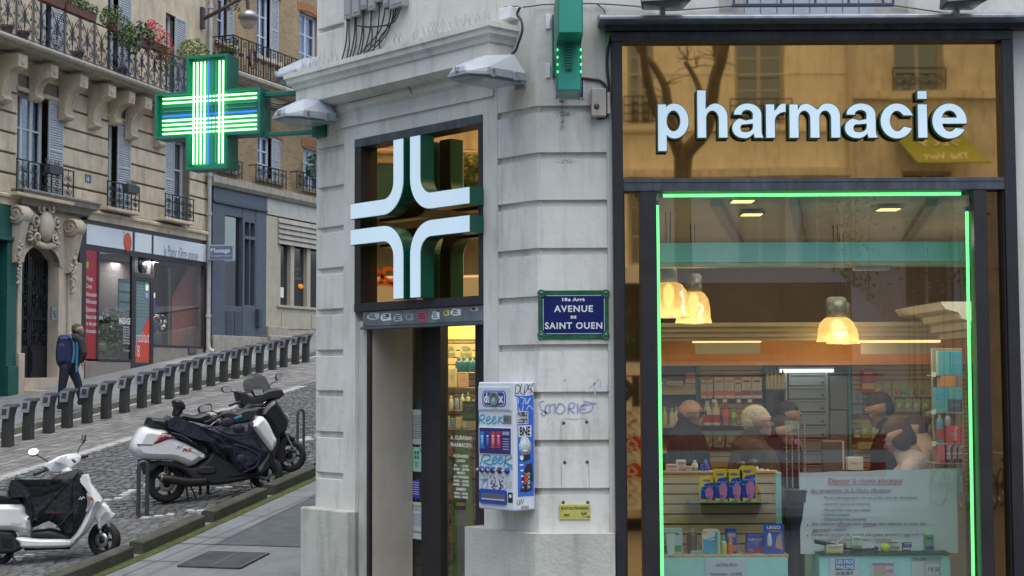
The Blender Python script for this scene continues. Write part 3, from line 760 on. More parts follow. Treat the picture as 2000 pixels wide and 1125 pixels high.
# wedges of small studs and stains on the reveal: bolt heads
mb=MB(CH)
# ------------------------------------------------------------------ floodlights
LG=P_('lamp_grey',(.36,.40,.44),.45,var=.06);LGL=P_('lamp_glass',(.30,.34,.36),.15,var=.15,sc=20);STL=M('stainless',(.5,.5,.5),.3,metal=.9,var=.1,bump=0)
def flood(fr,a,b,L_,sc,label):
 t=thing('floodlight',label,'floodlight',fr.P(a,b,0),'grey floodlights round the pharmacy corner')
 q=fr.sub(a,b)
 k=sc
 top=[(-.07,.185,.14),(.07,.185,.14),(-.05,.15,.40),(.05,.15,.40),(-.06,.065,.62),(.06,.065,.62),(-.15,.05,.10),(.15,.05,.10),(-.15,.05,.48),(.15,.05,.48)]
 bot=[(-.15,.012,.10),(.15,.012,.10),(-.15,.012,.50),(.15,.012,.50),(-.09,.012,.64),(.09,.012,.64)]
 s_=L_/.64
 f=lambda P:[(x*k,y*k,z*s_)for x,y,z in P]
 o=hull(MB(q),f(top+bot)).build('housing',LG,t,bev=.012,seg=2)
 o.data.polygons.foreach_set('use_smooth',[False]*len(o.data.polygons))
 hull(MB(q),f([(x*1.06,-.004,z)for x,y,z in bot]+[(x*1.06,.012,z)for x,y,z in bot])).build('lens_rim',P_('lamp_rim',(.30,.34,.38),.4),t,bev=.003)
 hull(MB(q),f([(x*.9,-.004,.37+(z-.37)*.9)for x,y,z in bot]+[(x*.85,-.02,.37+(z-.37)*.85)for x,y,z in bot])).build('lens',LGL,t,bev=.006)
 for cz_ in(.20,.42):
  for sx in(-1,1):
   m_=MB(q);m_.box((sx*.153-.008)*k,(sx*.153+.008)*k,-.01,.045*k,cz_*s_,cz_*s_+.035);m_.build('clip',STL,t,bev=.004)
 MB(q).box(-.012*k,.012*k,.02,.055*k,.60*s_,.655*s_).build('clip',STL,t,bev=.004)
 m_=MB(q);m_.box(-.045,.045,.0,.05,-.0,.12*s_);m_.build('arm',P_('arm_grey',(.27,.30,.33),.5),t,bev=.006)
 m_=MB(q);m_.box(-.05,.05,-.02,.08,0,.012);m_.build('wall_plate',MATS['arm_grey'],t,bev=.003)
 return t
a1_,b1_=CH.px(1018,168);flood(CH,a1_-.0,b1_+.0,.56,1.0,'pale grey floodlight on the wall beneath the thick end of the cornice')
a2_,b2_=CH.px(652,243);flood(CH,a2_,b2_,.50,1.0,'pale grey floodlight just below the green neon cross bracket')
SWF=Fr(SP,(-SN,-CS,0))
o_=Fr(Vector((-1.62,12.1,0)),(SN,CS,0))
# third one round the corner on the street wall
SWo=Fr(SP,(-SN,-CS,0))
lz3=FY(12.4).px(590,160)[1]
q3=Fr(Vector((-1.516+.15,12.4,0)),(-SN,-CS,0))
flood(Fr(Vector((-1.33,12.38,0)),(-.28,.96,0))if False else Fr(Vector((-1.36,12.25,0)),(.2,-.98,0)),0,lz3-.03,.55,1.1,'bluish floodlight above the green bracket, half behind the cornice')
# ------------------------------------------------------------------ neon cross on its bracket
def crossoutline(w,h,aw,ah):
 x,y,p,q=w/2,h/2,aw/2,ah/2
 return[(-x,-q),(-p,-q),(-p,-y),(p,-y),(p,-q),(x,-q),(x,q),(p,q),(p,y),(-p,y),(-p,q),(-x,q)]
O3=CAM+ray(605,178)*11.72;NX=Fr((O3.x,O3.y,0),(math.cos(R(17)),-math.sin(R(17)),0))
n0,n1=NX.px(302,222)[0],NX.px(508,218)[0];nt_,nb_=NX.px(405,107)[1],NX.px(405,330)[1]
va0,va1=NX.px(364,130)[0],NX.px(444,130)[0];ha1,ha0=NX.px(405,176)[1],NX.px(405,266)[1]
NS=thing('neon_cross','lit green and blue neon pharmacy cross hung over the side street','neon sign',NX.P((n0+n1)/2,nb_,-.1),'green pharmacy cross signs')
OUT=[(n0,ha0),(va0,ha0),(va0,nb_),(va1,nb_),(va1,ha0),(n1,ha0),(n1,ha1),(va1,ha1),(va1,nt_),(va0,nt_),(va0,ha1),(n0,ha1)]
def inset(o,d):
 out=[];n=len(o)
 for i in range(n):
  p0,p1,p2=Vector(o[i-1]),Vector(o[i]),Vector(o[(i+1)%n]);e1=(p1-p0).normalized();e2=(p2-p1).normalized()
  out.append(tuple(p1+Vector((-e1.y,e1.x))*d+Vector((-e2.y,e2.x))*d))
 return out
GN=P_('neon_case_green',(.004,.13,.085),.4,var=.2,sc=4);
mb=MB(NX);mb.poly(OUT,-.19,-.045);mb.build('case',GN,NS,bev=.003)
IN=inset(OUT,.020);n=12
mb=MB(NX);mb.loops([[(x,y,-.0449)for x,y in OUT],[(x,y,.0)for x,y in OUT],[(x,y,.0)for x,y in IN],[(x,y,-.0449)for x,y in IN]],0,False,False,False);mb.build('rim',P_('neon_rim_green',(.01,.17,.12),.4,var=.2,sc=5),NS)
solid(NX,[IN],0,0,1,1,-.0448,-.044).build('back_panel',M('neon_back',(.004,.22,.08),.25,var=.15,bump=0),NS)
NEW=M('neon_white_green',(.02,.02,.02),.4,var=0,bump=0,emis=(.42,1.0,.42),es=2.6)
NEB=M('neon_blue',(.02,.02,.02),.4,var=0,bump=0,emis=(.02,.09,1.0),es=1.5)
NEO=P_('neon_off_tube',(.05,.30,.22),.15,var=.1)
hx0,hx1=va0+.058,va1-.045
cols='GGGGBOoGG'
for i,cch in enumerate(cols):
 x=hx0+(va1-va0-.103)*i/(len(cols)-1);m_=MB(NX);m_.tube([(x,nb_+.045,-.018),(x,nt_-.05,-.018)],.0062 if cch in 'GB' else .005,7)
 m_.build('tube',{'G':NEW,'B':NEB}.get(cch,NEO),NS)
rows='GGGGBooGG'[::1]
for i,cch in enumerate(rows):
 y=ha0+.042+(ha1-ha0-.085)*i/(len(rows)-1);m_=MB(NX);m_.tube([(n0+.055,y,-.030),(n1-.045,y,-.030)],.0062 if cch in 'GB' else .005,7)
 m_.build('tube',{'G':NEW,'B':NEB}.get(cch,NEO),NS)
zb=NX.px(560,178)[1];zb2=NX.px(530,258)[1]
mb=MB(NX);mb.box(n1-.0,NX.px(607,178)[0],zb-.018,zb+.018,-.13,-.07);mb.build('bracket_arm',GN,NS,bev=.003)
mb=MB(NX);mb.box(n1-.0,NX.px(607,178)[0]+.1,zb2-.015,zb2+.015,-.13,-.07);mb.build('bracket_arm',GN,NS,bev=.003)
mb=MB(NX);mb.box(NX.px(605,178)[0],NX.px(612,178)[0]+.08,zb2-.05,zb+.04,-.16,-.04);mb.build('bracket_post',GN,NS)
mb=MB(NX)
for k in range(4):
 y=zb-.035;xe=NX.px(600,178)[0];mb.tube(smooth_path([(n1,y-.02*k,-.09),(n1+.12,y-.05-.015*k,-.08),(xe-.08,y-.02,-.08),(xe,y-.01*k,-.07),(xe+.04,y-.09,-.06)],5),.005,5)
mb.build('cable',BLACKM,NS,kind='stuff')
# second cross, seen on edge over the avenue
E2=thing('edge_on_cross','green pharmacy cross seen edge-on above the blue street plates','neon sign',FA.P(FA.px(1107,190,.6)[0],FA.px(1107,190,.6)[1],.5),'green pharmacy cross signs')
EX=Fr((FA.px(1108,100,.6)[0]+.068,D,0),(0,-1,0)) # a runs out of the wall, c to the avenue's far end
TQ=M('sign_turquoise',(.025,.27,.20),.4,var=.12,sc=3,bump=.03)
def epz(v,c):return FA.px(1107,v,c)[1]
z1_,z2_=epz(182,.62),epz(66,.95)
mb=MB(EX);mb.poly([(.12,z2_),(.45,z2_),(.45,z1_),(.72,z1_),(.72,z2_),(.98,z2_),(.98,z2_+.34),(.72,z2_+.34),(.72,z2_+.8),(.45,z2_+.8),(.45,z2_+.34),(.12,z2_+.34)],-.005,.13);mb.build('case',TQ,E2,bev=.004)
for c_ in(-.012,.13):
 mb=MB(EX);mb.poly([(.12,z2_-.01),(.45,z2_-.01),(.45,z1_-.01),(.72,z1_-.01),(.72,z2_-.01),(.98,z2_-.01),(.98,z2_+.35),(.72,z2_+.35),(.72,z2_+.8),(.45,z2_+.8),(.45,z2_+.35),(.12,z2_+.35)],c_,c_+.007);mb.build('face_rim',GN,E2)
 for k in range(13):
  m_=MB(EX);zz=z1_+.06+.045*k;m_.box(.728,.734,zz,zz+.012,c_,c_+.006)if k else None
  if k:m_.build('led',E_('led_green',(.05,.9,.25),2.5),E2)
MB(EX).box(.722,.735,z1_+.12,z1_+.36,.045,.085).build('vent_plate',GN,E2)
for k in range(13):MB(EX).box(.735,.741,z1_+.13+k*.017,z1_+.137+k*.017,.047,.083).build('vent_slat',TQ,E2)
mb=MB(FA);a_=FA.px(1078,100)[0];mb.box(a_,FA.px(1131,100)[0],FA.px(1107,152)[1],FA.px(1107,34)[1],.0,.09);mb.build('wall_plate',GN,E2,bev=.004)
mb=MB(FA);mb.box(EX.O.x-.10,EX.O.x-.04,z2_-.02,z2_+.05,.08,.2);mb.box(EX.O.x-.10,EX.O.x-.04,z1_+.1,z1_+.16,.08,.46);mb.build('bracket_arm',GN,E2)
# ------------------------------------------------------------------ things on the corner walls
def plate(fr,u0,v0,u1,v1,c0,c1,mat,name,par=None,bev=.002):
 return MB(fr).pxb(u0,v0,u1,v1,c0,c1).build(name,mat,par,bev=bev)
# street name plate
b_=FA.px(1118,661)[1];SPN=thing('street_name_plate','blue and green enamel plate reading AVENUE DE SAINT OUEN on the corner pier','street sign',FA.P(FA.px(1119,660)[0],b_,0),'enamel street plates')
ENG=M('enamel_green',(.015,.10,.045),.25,var=.35,sc=14,bump=0,stain=(.10,.16,.12),samt=.35,ssc=5,coat=.3);ENB=P_('enamel_blue',(.010,.018,.105),.2,var=.25,sc=8,coat=.3);ENW=P_('enamel_white',(.62,.66,.70),.3)
plate(FA,1051,567,1189,662,.002,.012,ENG,'border',SPN)
a0,b0=FA.px(1058,655);a1,b1=FA.px(1183,574)
rim=MB(FA)
for(x0,x1,y0,y1)in((a0+.03,a1-.03,b1-.012,b1-.009),(a0+.03,a1-.03,b0+.009,b0+.012),(a0+.009,a0+.012,b0+.03,b1-.03),(a1-.012,a1-.009,b0+.03,b1-.03)):rim.box(x0,x1,y0,y1,.012,.0132)
rim.build('white_line',ENW,SPN,kind='stuff')
plate(FA,1059,576,1181,653,.012,.0128,ENB,'field',SPN,0)
for u,v in((1057,573),(1183,573),(1057,655),(1183,655)):
 a,b=FA.px(u,v);o=MB(FA).lathe([(.002,.012),(.026,.012),(.026,.0148),(.021,.0152),(.019,.0135),(.013,.0135),(.011,.016),(.001,.017)],(a,b,0),'c',16).build('corner_boss',ENG,SPN)
cxp=FA.px(1120,620)[0]
for s,v,h,wpx in(("18e Arrt",588,.028,44),("AVENUE",609,.058,76),("DE",622,.024,11),("SAINT OUEN",642,.058,112)):
 text(s,FA,cxp,FA.px(1120,v)[1],h,ENW,SPN,.013,width=wpx/300,align='C',bold=.0016,sp=1.15)
# small blue plate behind the edge-on cross
SP2=thing('arrondissement_plate','small blue enamel plate half hidden behind the edge-on green cross','street sign',FA.P(FA.px(1116,190)[0],FA.px(1116,191)[1],0),'enamel street plates')
plate(FA,1091,153,1141,192,.002,.010,ENW,'rim',SP2);plate(FA,1093,155,1139,190,.010,.0108,ENB,'field',SP2,0)
text("PARIS",FA,FA.px(1096,169)[0],FA.px(1096,170)[1],.052,ENW,SP2,.011,width=.135,bold=.001);text("16",FA,FA.px(1100,188)[0],FA.px(1100,187)[1],.055,ENW,SP2,.011,width=.06,bold=.001)
plate(FA,1122,176,1136,178,.0108,.0114,ENW,'stroke',SP2,0)
# hydrant plate
HY=thing('hydrant_plate','small yellow BOUCHE D\'INCENDIE plate low on the corner pier','sign',FA.P(FA.px(1122,1015)[0],FA.px(1122,1015)[1],0))
YE=M('plate_yellow',(.46,.45,.10),.55,var=.25,sc=12,bump=0,stain=(.3,.32,.15),samt=.6,ssc=6)
plate(FA,1092,985,1153,1015,.002,.008,YE,'panel',HY)
for s,u,v,h,wd in(("BOUCHE D'INCENDIE",1096,995,.024,53),("300",1101,1008,.021,11),("5.05",1135,1004,.017,11),("1.50",1143,1011,.017,9)):
 text(s,FA,FA.px(u,v)[0],FA.px(u,v)[1],h,BLACKM,HY,.008,width=wd/300,bold=.0006)
plate(FA,1140,1004.5,1140.7,1012,.008,.0088,BLACKM,'stroke',HY,0);plate(FA,1135,1004.8,1146,1005.4,.008,.0088,BLACKM,'stroke',HY,0)
# old fixing holes and patched outline on the pier
PT=P_('hole_dark',(.10,.08,.07),.9)
for u,v in((1101,826),(1146,824),(1103,903),(1147,902),(1100,981),(1148,981)):
 a,b=FA.px(u,v);o=MB(FA).ell((a,b,.0),(.012,.012,.006),8,5).build('rusty_bolt',PT,PB)
mb=MB(FA)
mk=[FA.px(*p)for p in((1097,867),(1097,822),(1120,819),(1148,822),(1150,867))]
ribbon(mb,mk,.003,.0,.0012);ribbon(mb,[FA.px(1096,905),FA.px(1097,958)],.003,0,.0012);ribbon(mb,[FA.px(1150,905),FA.px(1151,958)],.003,0,.0012)
mb.build('patch_outline',P_('mortar_grey',(.30,.28,.25),.9),PB,kind='stuff')
# graffiti on the pier
GB=P_('faded_blue_marker',(.30,.35,.47),.9,var=.15,sc=30);
GRF=thing('blue_graffiti_tag','faded blue marker tag scrawled across the corner pier','graffiti',FA.P(FA.px(1110,812)[0],FA.px(1110,812)[1],0))
def strokes(fr,L,w_,c,mat,par,name='marker_stroke',u0=0,v0=0,k=1):
 for S in L:
  mb=MB(fr);ribbon(mb,[fr.px(u0+x*k,v0+y*k,c)for x,y in S],w_,c,.001,5);mb.build(name,mat,par)
strokes(FA,[[(1063,784),(1054,787),(1057,800),(1066,806),(1062,812),(1056,806)],[(1076,790),(1066,794),(1066,806),(1074,806),(1074,795),(1084,790),(1082,808)],[(1092,788),(1086,804),(1096,808),(1104,798),(1096,789),(1092,790)],[(1110,808),(1112,790),(1122,788),(1120,797),(1112,799),(1122,808)],
[(1128,788),(1128,808)],[(1146,788),(1134,794),(1134,806),(1152,804),(1158,790),(1136,794)],[(1134,800),(1144,799)],[(1140,784),(1166,789)]],.012,0,GB,GRF)
strokes(FA,[[(1100,745),(1106,741)],[(1161,748),(1162,772)],[(1173,742),(1172,758)],[(1150,760),(1170,740)],[(1186,752),(1187,764)]],.010,0,P_('very_faded_blue',(.44,.46,.52),.9),GRF)
# moss streak under the small blue plate
mb=MB(FA)
for k in range(700):
 r_=random.random();x,y=(random.gauss(1098,3),196+random.random()**1.5*60)if r_<.55 else(random.gauss(1104,9),218+random.random()*9)if r_<.8 else(random.gauss(1105,12),311+random.random()*8)
 a,b=FA.px(x,y);mb.leaf((a,b,.002),random.uniform(.003,.007),0)
mb.build('moss',P_('wall_moss',(.05,.08,.02),.95,var=.5,sc=30),PB,kind='stuff')
# electric box and cables
EB=thing('alarm_box','small grey electric box with a dark red dial beside the shop front frame','electric box',FA.P(FA.px(1172,228)[0],FA.px(1172,229)[1],0))
BX=P_('box_grey',(.42,.40,.35),.6,var=.15,sc=12)
plate(FA,1155,172,1184,227,0,.075,BX,'case',EB,.006);plate(FA,1186,180,1192,222,0,.05,BX,'side_plate',EB,.003)
a,b=FA.px(1165.5,208,.075);MB(FA).lathe([(.001,.0),(.019,0),(.018,.004),(.001,.006)],(a,b,.075),'c',18).build('dial',P_('dial_red',(.10,.04,.045),.5),EB)
a,b=FA.px(1181,197,.075);MB(FA).ell((a,b,.06),(.008,.035,.008),8,6).build('latch',STL,EB)
CB=P_('cable_black',(.035,.038,.045),.6);CBG=P_('cable_grey',(.12,.12,.12),.7)
def cable(fr,pts,r,mat=CB,label=None,c=.012,par=None,name='cable',n=6):
 P=[(*fr.px(p[0],p[1],p[2]if len(p)>2 else c),p[2]if len(p)>2 else c)for p in pts]
 o=MB(fr).tube(smooth_path(P,6),r,n).build(name,mat,par)
 if label:tag(o,label,'cable','cables on the corner walls')
 return o
cable(FA,[(1132,152),(1155,155),(1172,158),(1183,168),(1188,185),(1190,205),(1188,222),(1178,230),(1166,231)],.010,label='thick black cable looping from the edge-on cross round the small grey box')
cable(FA,[(1195,70),(1188,95),(1186,130),(1190,170),(1191,200),(1186,226)],.009,label='black cable running down beside the shop front frame')
cable(FA,[(1020,14),(1040,12),(1062,9),(1110,8),(1160,7),(1240,12),(1300,20),(1360,17),(1430,12),(1440,12)],.0055,CBG,'thin grey cable drooping under the floodlight above the ledge',.03)
cable(FA,[(1742,10),(1790,17),(1850,25),(1920,29),(2040,36)],.0055,CBG,'thin cable running from the window rail to the far end of the ledge',.03)
cable(FA,[(1166,8),(1180,20),(1183,38),(1190,52)],.005,CBG,'short cable curling down onto the end of the zinc ledge',.015)
cable(CH,[(1016,14),(1010,28),(1018,40),(1020,60),(1012,85),(1006,100),(990,113)],.009,label='black cable hanging round the thick end of the cornice',c=.09)
cable(CH,[(1012,12,.05),(985,14,.05),(984,28,.05),(992,36,.05)],.005,CBG,'thin cable into the small white box on the cornice',.05)
cable(CH,[(660,203,.03),(668,206,.04),(690,198,.06),(740,186,.06),(800,170,.06),(880,150,.06),(905,145,.05)],.005,CBG,'thin cable stapled along the underside of the cornice')
cable(CH,[(799,142,.1),(797,155,.1),(796,168,.1),(802,175,.08),(803,183,.08)],.0045,CBG,'short loose cable dangling below the cornice')
cable(CH,[(640,186),(641,200),(640,218),(641,236)],.006,CB,'black cable dropping from the cornice to the lower floodlight',.02)
plate(CH,974,14,995,37,0,.09,WHITE,'box',None,.004);bx=bpy.data.objects['box'];tag(bx,'small white junction box on top of the cornice end','junction box');bx.name='junction_box'
plate(FA,1066,28,1075,56,0,.012,WHITE,'fixing_plate',PB);plate(FA,1066,124,1075,152,0,.012,WHITE,'fixing_plate',PB)
# grey meter boxes with cables, on the chamfer above the cornice
mbx=[(671,-40,684,36),(686,-40,701,31),(703,-40,716,18),(718,-40,731,19),(733,-40,742,3),(747,-40,758,14),(760,-40,786,14)]
gbm=[P_('meter_grey',(.30,.31,.30),.6,var=.12),P_('meter_grey_blue',(.22,.25,.30),.6,var=.12)]
ordn=['first','second','third','fourth','fifth','sixth','seventh','eighth','ninth','tenth','eleventh','twelfth','thirteenth','fourteenth','fifteenth','sixteenth','seventeenth','eighteenth','nineteenth','twentieth','twenty-first','twenty-second','twenty-third','twenty-fourth','twenty-fifth']
MBOX=[]
for i,(u0,v0,u1,v1)in enumerate(mbx):
 t=thing('cable_box','%s grey cable box from the side street end, above the cornice'%ordn[i],'cable box',CH.P(CH.px((u0+u1)/2,v1)[0],CH.px(u0,v1)[1],0),'grey cable boxes above the cornice')
 MB(CH).pxb(u0,v0,u1,v1,0,.06).build('case',gbm[i%3==2],t,bev=.006,seg=2);MB(CH).pxb(u0+2,v0,u1-2,v1-7,.06,.066).build('lid',gbm[0],t,bev=.002)
 MB(CH).pxb((u0+u1)/2-2,v1,(u0+u1)/2+2,v1+4,.02,.04).build('gland',P_('gland_black',(.05,.05,.05),.5),t)
rc=random.Random(11)
for i in range(15):
 u=[678,682,693,696,708,711,724,727,739,752,764,769,774,779,783][i];v=[36,36,31,31,18,18,19,19,4,14,14,14,14,14,14][i]
 if i<9:ue=667+i*7.5+rc.uniform(-2,2);ve=119-i*2.0;mid=[(u+rc.uniform(-3,2),v+22),((u*.35+ue*.65)+4,(v+ve)/2+12)]
 elif i<12:ue=700+(i-9)*12;ve=108-(i-9)*3;mid=[(u-3,v+22),(u-14,v+52)]
 elif i==12:ue,ve=744,100;mid=[(u-8,v+28),(742,75)]
 else:ue=694+(i-13)*12;ve=50+(i-13)*3;mid=[(u-15,v+30),(u-48,v+38)]
 if i<13:cable(CH,[(u,v)]+mid+[(ue,ve)],.0058,label='%s black cable from the side street end, hanging from the cable boxes'%ordn[i],c=.02+.006*(i%3))
 else:cable(CH,[(u,v)]+mid+[(ue,ve)],.0058,label=['upper','lower'][i-13]+' black cable slung sideways between the cable boxes',c=.05)
# bird spikes along the cornice
mb=MB(CH);x=cl-.25
while x<cr+.1:
 for k in range(2):
  t=(.42 if k else-.42)+random.uniform(-.08,.08);h=.135*random.uniform(.93,1.05);dx_=math.sin(t)*h;c_=random.uniform(.05,.2)
  mb.tube([(x,zctop,c_),(x+dx_,zctop+math.cos(t)*h,c_+random.uniform(-.04,.04))],.0008,3,cap=False)
 x+=.028
tag(mb.build('bird_spikes',P_('spike_grey',(.10,.10,.11),.4)),'fine wire bird spikes standing in a row on the cornice','bird spikes')
# ------------------------------------------------------------------ vending machine on the pier
VC=.19
va_0,va_1=CH.px(934,870,VC)[0],CH.px(1003,870,VC)[0];vb1,vb0=CH.px(968,746,VC)[1],CH.px(968,996,VC)[1]
VM=thing('vending_machine','white wall vending machine covered in stickers and marker tags beside the door','vending machine',CH.P((va_0+va_1)/2,vb0,0))
VW=P_('vending_white',(.60,.64,.69),.4,var=.05);VS=P_('vending_side_white',(.66,.67,.67),.45,var=.08,sc=10)
MB(CH).box(va_0,va_1,vb0,vb1,.0,VC).build('case',VW,VM,bev=.012,seg=3)
def vx(u):return CH.px(u,870,VC)[0]
def vz(v,u=968):return CH.px(u,v,VC)[1]
def vb(u0,v0,u1,v1,c0,c1,mt,nm,par=VM,bev=.002):return MB(CH).box(vx(u0),vx(u1),vz(v1,(u0+u1)/2),vz(v0,(u0+u1)/2),VC+c0,VC+c1).build(nm,mt,par,bev=bev)
VB=P_('vending_blue',(.02,.06,.34),.4);VN=P_('vending_navy',(.02,.02,.13),.35);VL=P_('panel_pale',(.52,.57,.66),.35)
vb(936,755,1000,802,0,.008,VW,'top_door');vb(938,757,998,800,.008,.011,VL,'logo_panel')
lg=MB(CH);
def rrect(a0,a1,b0,b1,r,n=5):
 o=[]
 for(x,y,s)in((a1-r,b1-r,0),(a0+r,b1-r,90),(a0+r,b0+r,180),(a1-r,b0+r,270)):o+=arc(x,y,r,r,s,s+90,n)
 return o
lo=rrect(vx(945),vx(991),vz(794),vz(763),.03);MB(CH).poly(lo,VC+.011,VC+.013).build('logo_badge',VN,VM)
MB(CH).poly(rrect(vx(946.5),vx(989.5),vz(792.2),vz(764.8),.026),VC+.013,VC+.0137).build('logo_ring',P_('ring_pale',(.55,.6,.7),.4),VM);MB(CH).poly(rrect(vx(948),vx(988),vz(791),vz(766),.022),VC+.0137,VC+.0143).build('logo_field',P_('logo_blue',(.03,.04,.24),.35),VM)
text("du",CH,vx(949.5),vz(786),.085,WHITE,VM,VC+.0145,width=vx(962)-vx(949.5),bold=.003);text("x",CH,vx(977),vz(786),.085,WHITE,VM,VC+.0145,width=vx(987)-vx(977),bold=.003)
MB(CH).lathe([(.001,0),(.050,0),(.048,.006),(.034,.007),(.032,.004),(.001,.005)],(vx(969),vz(779),VC+.015),'c',24).build('glued_disc',P_('disc_grey',(.13,.19,.21),.6,var=.3,sc=60),VM);text("e",CH,vx(966.5),vz(784),.055,P_('disc_text',(.4,.5,.5),.6),VM,VC+.0205,bold=.002)
vb(936,834,1000,888,0,.006,VW,'middle_door');vb(938,836,999,886,.006,.009,VN,'selection_panel')
pc=[(.03,.16,.42),(.03,.04,.20),(.35,.06,.09),(.30,.03,.09)]
for i in range(4):
 u=940+i*10.6;o=vb(u,843,u+9,876,.009,.013,P_('pack_%d'%i,pc[i],.35,var=.3,sc=20),'product_card')
 vb(u+2.5,850,u+6.5,852.5,.013,.0135,WHITE,'card_print',o,0)
 a=MB(CH).ell(((vx(u)+vx(u+9))/2,vz(862),VC+.013),(.012,.03,.003),10,6).build('card_picture',P_('pack_pale_%d'%i,tuple(min(1,c*2.2+.06)for c in pc[i]),.35),o)  # picture in a paler tint of the card colour
vb(983,843,997,850,.009,.0105,P_('tag_lilac',(.3,.3,.5),.4),'label')
mb=MB(CH)
for k in range(5):mb.box(vx(984),vx(996),vz(858+k*5,990),vz(856.8+k*5,990),VC+.009,VC+.0097)
mb.build('small_print',VL,VM,kind='stuff')
vb(938,878,999,881,.009,.0095,P_('navy2',(.03,.03,.2),.4),'strip',bev=0)
vb(984,811,999,827,0,.006,P_('coin_plate',(.22,.22,.23),.45,metal=.5),'coin_plate');text("87",CH,vx(986),vz(822),.035,P_('scratch_dark',(.08,.08,.08),.6),VM,VC+.0065,width=vx(995)-vx(986))
for i,u in enumerate((942,952.5,963,977,991)):
 a,b=vx(u),vz(918);o=MB(CH).lathe([(.001,0),(.022,0),(.021,.012),(.016,.018),(.001,.02)],(a,b,VC),'c',16).build('knob',VB if i!=3 else VN,VM);MB(CH).lathe([(.001,.018),(.009,.018),(.009,.05),(.007,.053),(.001,.053)],(a,b,VC),'c',12).build('coin_knob',STL,o)
for s,u in(("1",945),("2",957),("4",981)):text(s,CH,vx(u),vz(934),.022,VB,VM,VC+.001,bold=.001)
MB(CH).poly(rrect(vx(938),vx(990),vz(984),vz(956),.015),VC,VC+.012).build('tray_rim',VB,VM)
vb(943,964,988,974,.012,.0135,P_('tray_hole',(.10,.11,.13),.6),'tray_slot');vb(943,974,988,977,.012,.016,P_('tray_lip',(.4,.43,.48),.4),'tray_lip')
vb(992,962,1001,982,.0005,.0015,BLACKM,'sticker',bev=0);vb(994,966,999,972,.0015,.002,WHITE,'sticker_print',bev=0)
TQm=P_('turquoise_marker',(.02,.34,.48),.5);BKm=P_('black_marker',(.03,.03,.04),.5)
strokes(CH,[[(936,827),(938,812),(946,811),(945,818),(938,821),(948,827)],[(950,822),(957,818),(955,813),(950,820),(953,828),(960,824)],[(962,822),(968,817),(966,813),(961,820),(964,828),(971,822)],[(975,812),(973,828)],[(982,814),(974,820),(984,827)]],.008,VC+.0015,TQm,VM)
strokes(CH,[[(938,908),(944,890),(956,890),(957,897),(944,902),(959,908),(961,903)],[(962,900),(970,897),(968,892),(962,898),(964,906),(972,902)],[(973,900),(981,896),(978,892),(973,898),(976,906),(984,900)],[(989,886),(984,912)],[(1000,893),(986,902),(1001,910)],[(986,902),(1001,917)]],.010,VC+.0015,TQm,VM)
strokes(CH,[[(963,938),(958,944),(966,946),(960,952)],[(968,938),(966,950),(972,948)],[(975,936),(978,952)],[(960,950),(972,958),(980,946)],[(964,932),(968,936)],[(983,938),(976,945),(983,950),(975,956)]],.006,VC+.0015,BKm,VM)
strokes(CH,[[(941,940),(951,937),(942,945),(941,952),(948,956),(952,948),(951,937)],[(938,937),(954,935)]],.005,VC+.0015,P_('blue_marker',(.10,.30,.42),.5),VM)
strokes(CH,[[(984,946),(990,940),(988,955)],[(992,948),(998,940),(997,955)],[(980,958),(1000,948)]],.003,VC+.0015,P_('grey_marker',(.33,.35,.38),.5),VM)
# the side
VSd=Fr(CH.P(va_1,0,0),-CH.W) # a runs from front edge (−) to wall
VSd=Fr(CH.P(va_1,0,VC),CH.W*-1)
def sx(u):return VSd.px(u,870)[0]
def sz(v,u=1025):return VSd.px(u,v)[1]
def sbx(u0,v0,u1,v1,c0,c1,mt,nm,par=VM,bev=0):return MB(VSd).box(sx(u0),sx(u1),sz(v1),sz(v0),c0,c1).build(nm,mt,par,bev=bev)
sbx(1011,773,1042,969,.001,.003,P_('side_blue',(.03,.13,.55),.4,var=.1),'side_poster')
for s,v0,v1,mt,tm in(("FUSIBLE",803,815,WHITE,BLACKM),("LOZIBTE",816,828,WHITE,BLACKM)):
 o=sbx(1009,v0,1031,v1,.003,.004,mt,'sticker');text(s,VSd,sx(1010.5),sz(v1-2),.04,tm,o,.0042,width=sx(1030)-sx(1010.5),bold=.002)
o=sbx(1012,831,1037,853,.003,.004,WHITE,'sticker');text("BNE",VSd,sx(1014),sz(850),.078,BLACKM,o,.0042,width=sx(1035)-sx(1014),bold=.003)
# abstract round sticker with rings, black band stickers
MB(VSd).lathe([(.001,0),(.055,0),(.055,.001),(.001,.001)],(sx(1025),sz(873),.003),'c',20).build('round_sticker',P_('pale_sticker',(.42,.5,.52),.6,var=.4,sc=70),VM)
strokes(VSd,[[(1018,868),(1018,858),(1024,855),(1031,858),(1031,870)],[(1021,880),(1030,880)]],.010,.004,WHITE,VM)
for v0,v1,u0,u1 in((887,901,1013,1035),(905,925,1022,1039),(922,945,1016,1040),(944,962,1014,1038)):
 mb=MB(VSd);x0,x1,y0,y1=sx(u0),sx(u1),sz(v1),sz(v0);mb.poly([(x0,y0+.01),((x0+x1)/2,y0),(x1,y0+.012),(x1-.004,y1),(x0+.02,y1-.008)],.003,.0042);mb.build('sticker',BLACKM,VM)
MB(VSd).lathe([(.001,0),(.016,0),(.016,.001),(.011,.001),(.010,.0004),(.001,.0004)],(sx(1018),sz(894),.0042),'c',16).build('sticker_ring',WHITE,VM)
sbx(1023,924,1028,944,.0042,.005,P_('red_strip',(.45,.05,.05),.5),'red_strip');text("DUKE",Fr(VSd.P(sx(1029),sz(924),0),-VSd.V,VSd.U),0,0,.03,WHITE,VM,.0048,width=.1)
for k in range(5):sbx(1014+k*1.2,906+k*11,1021,909+k*11,.0042,.0048,WHITE,'sticker_print')
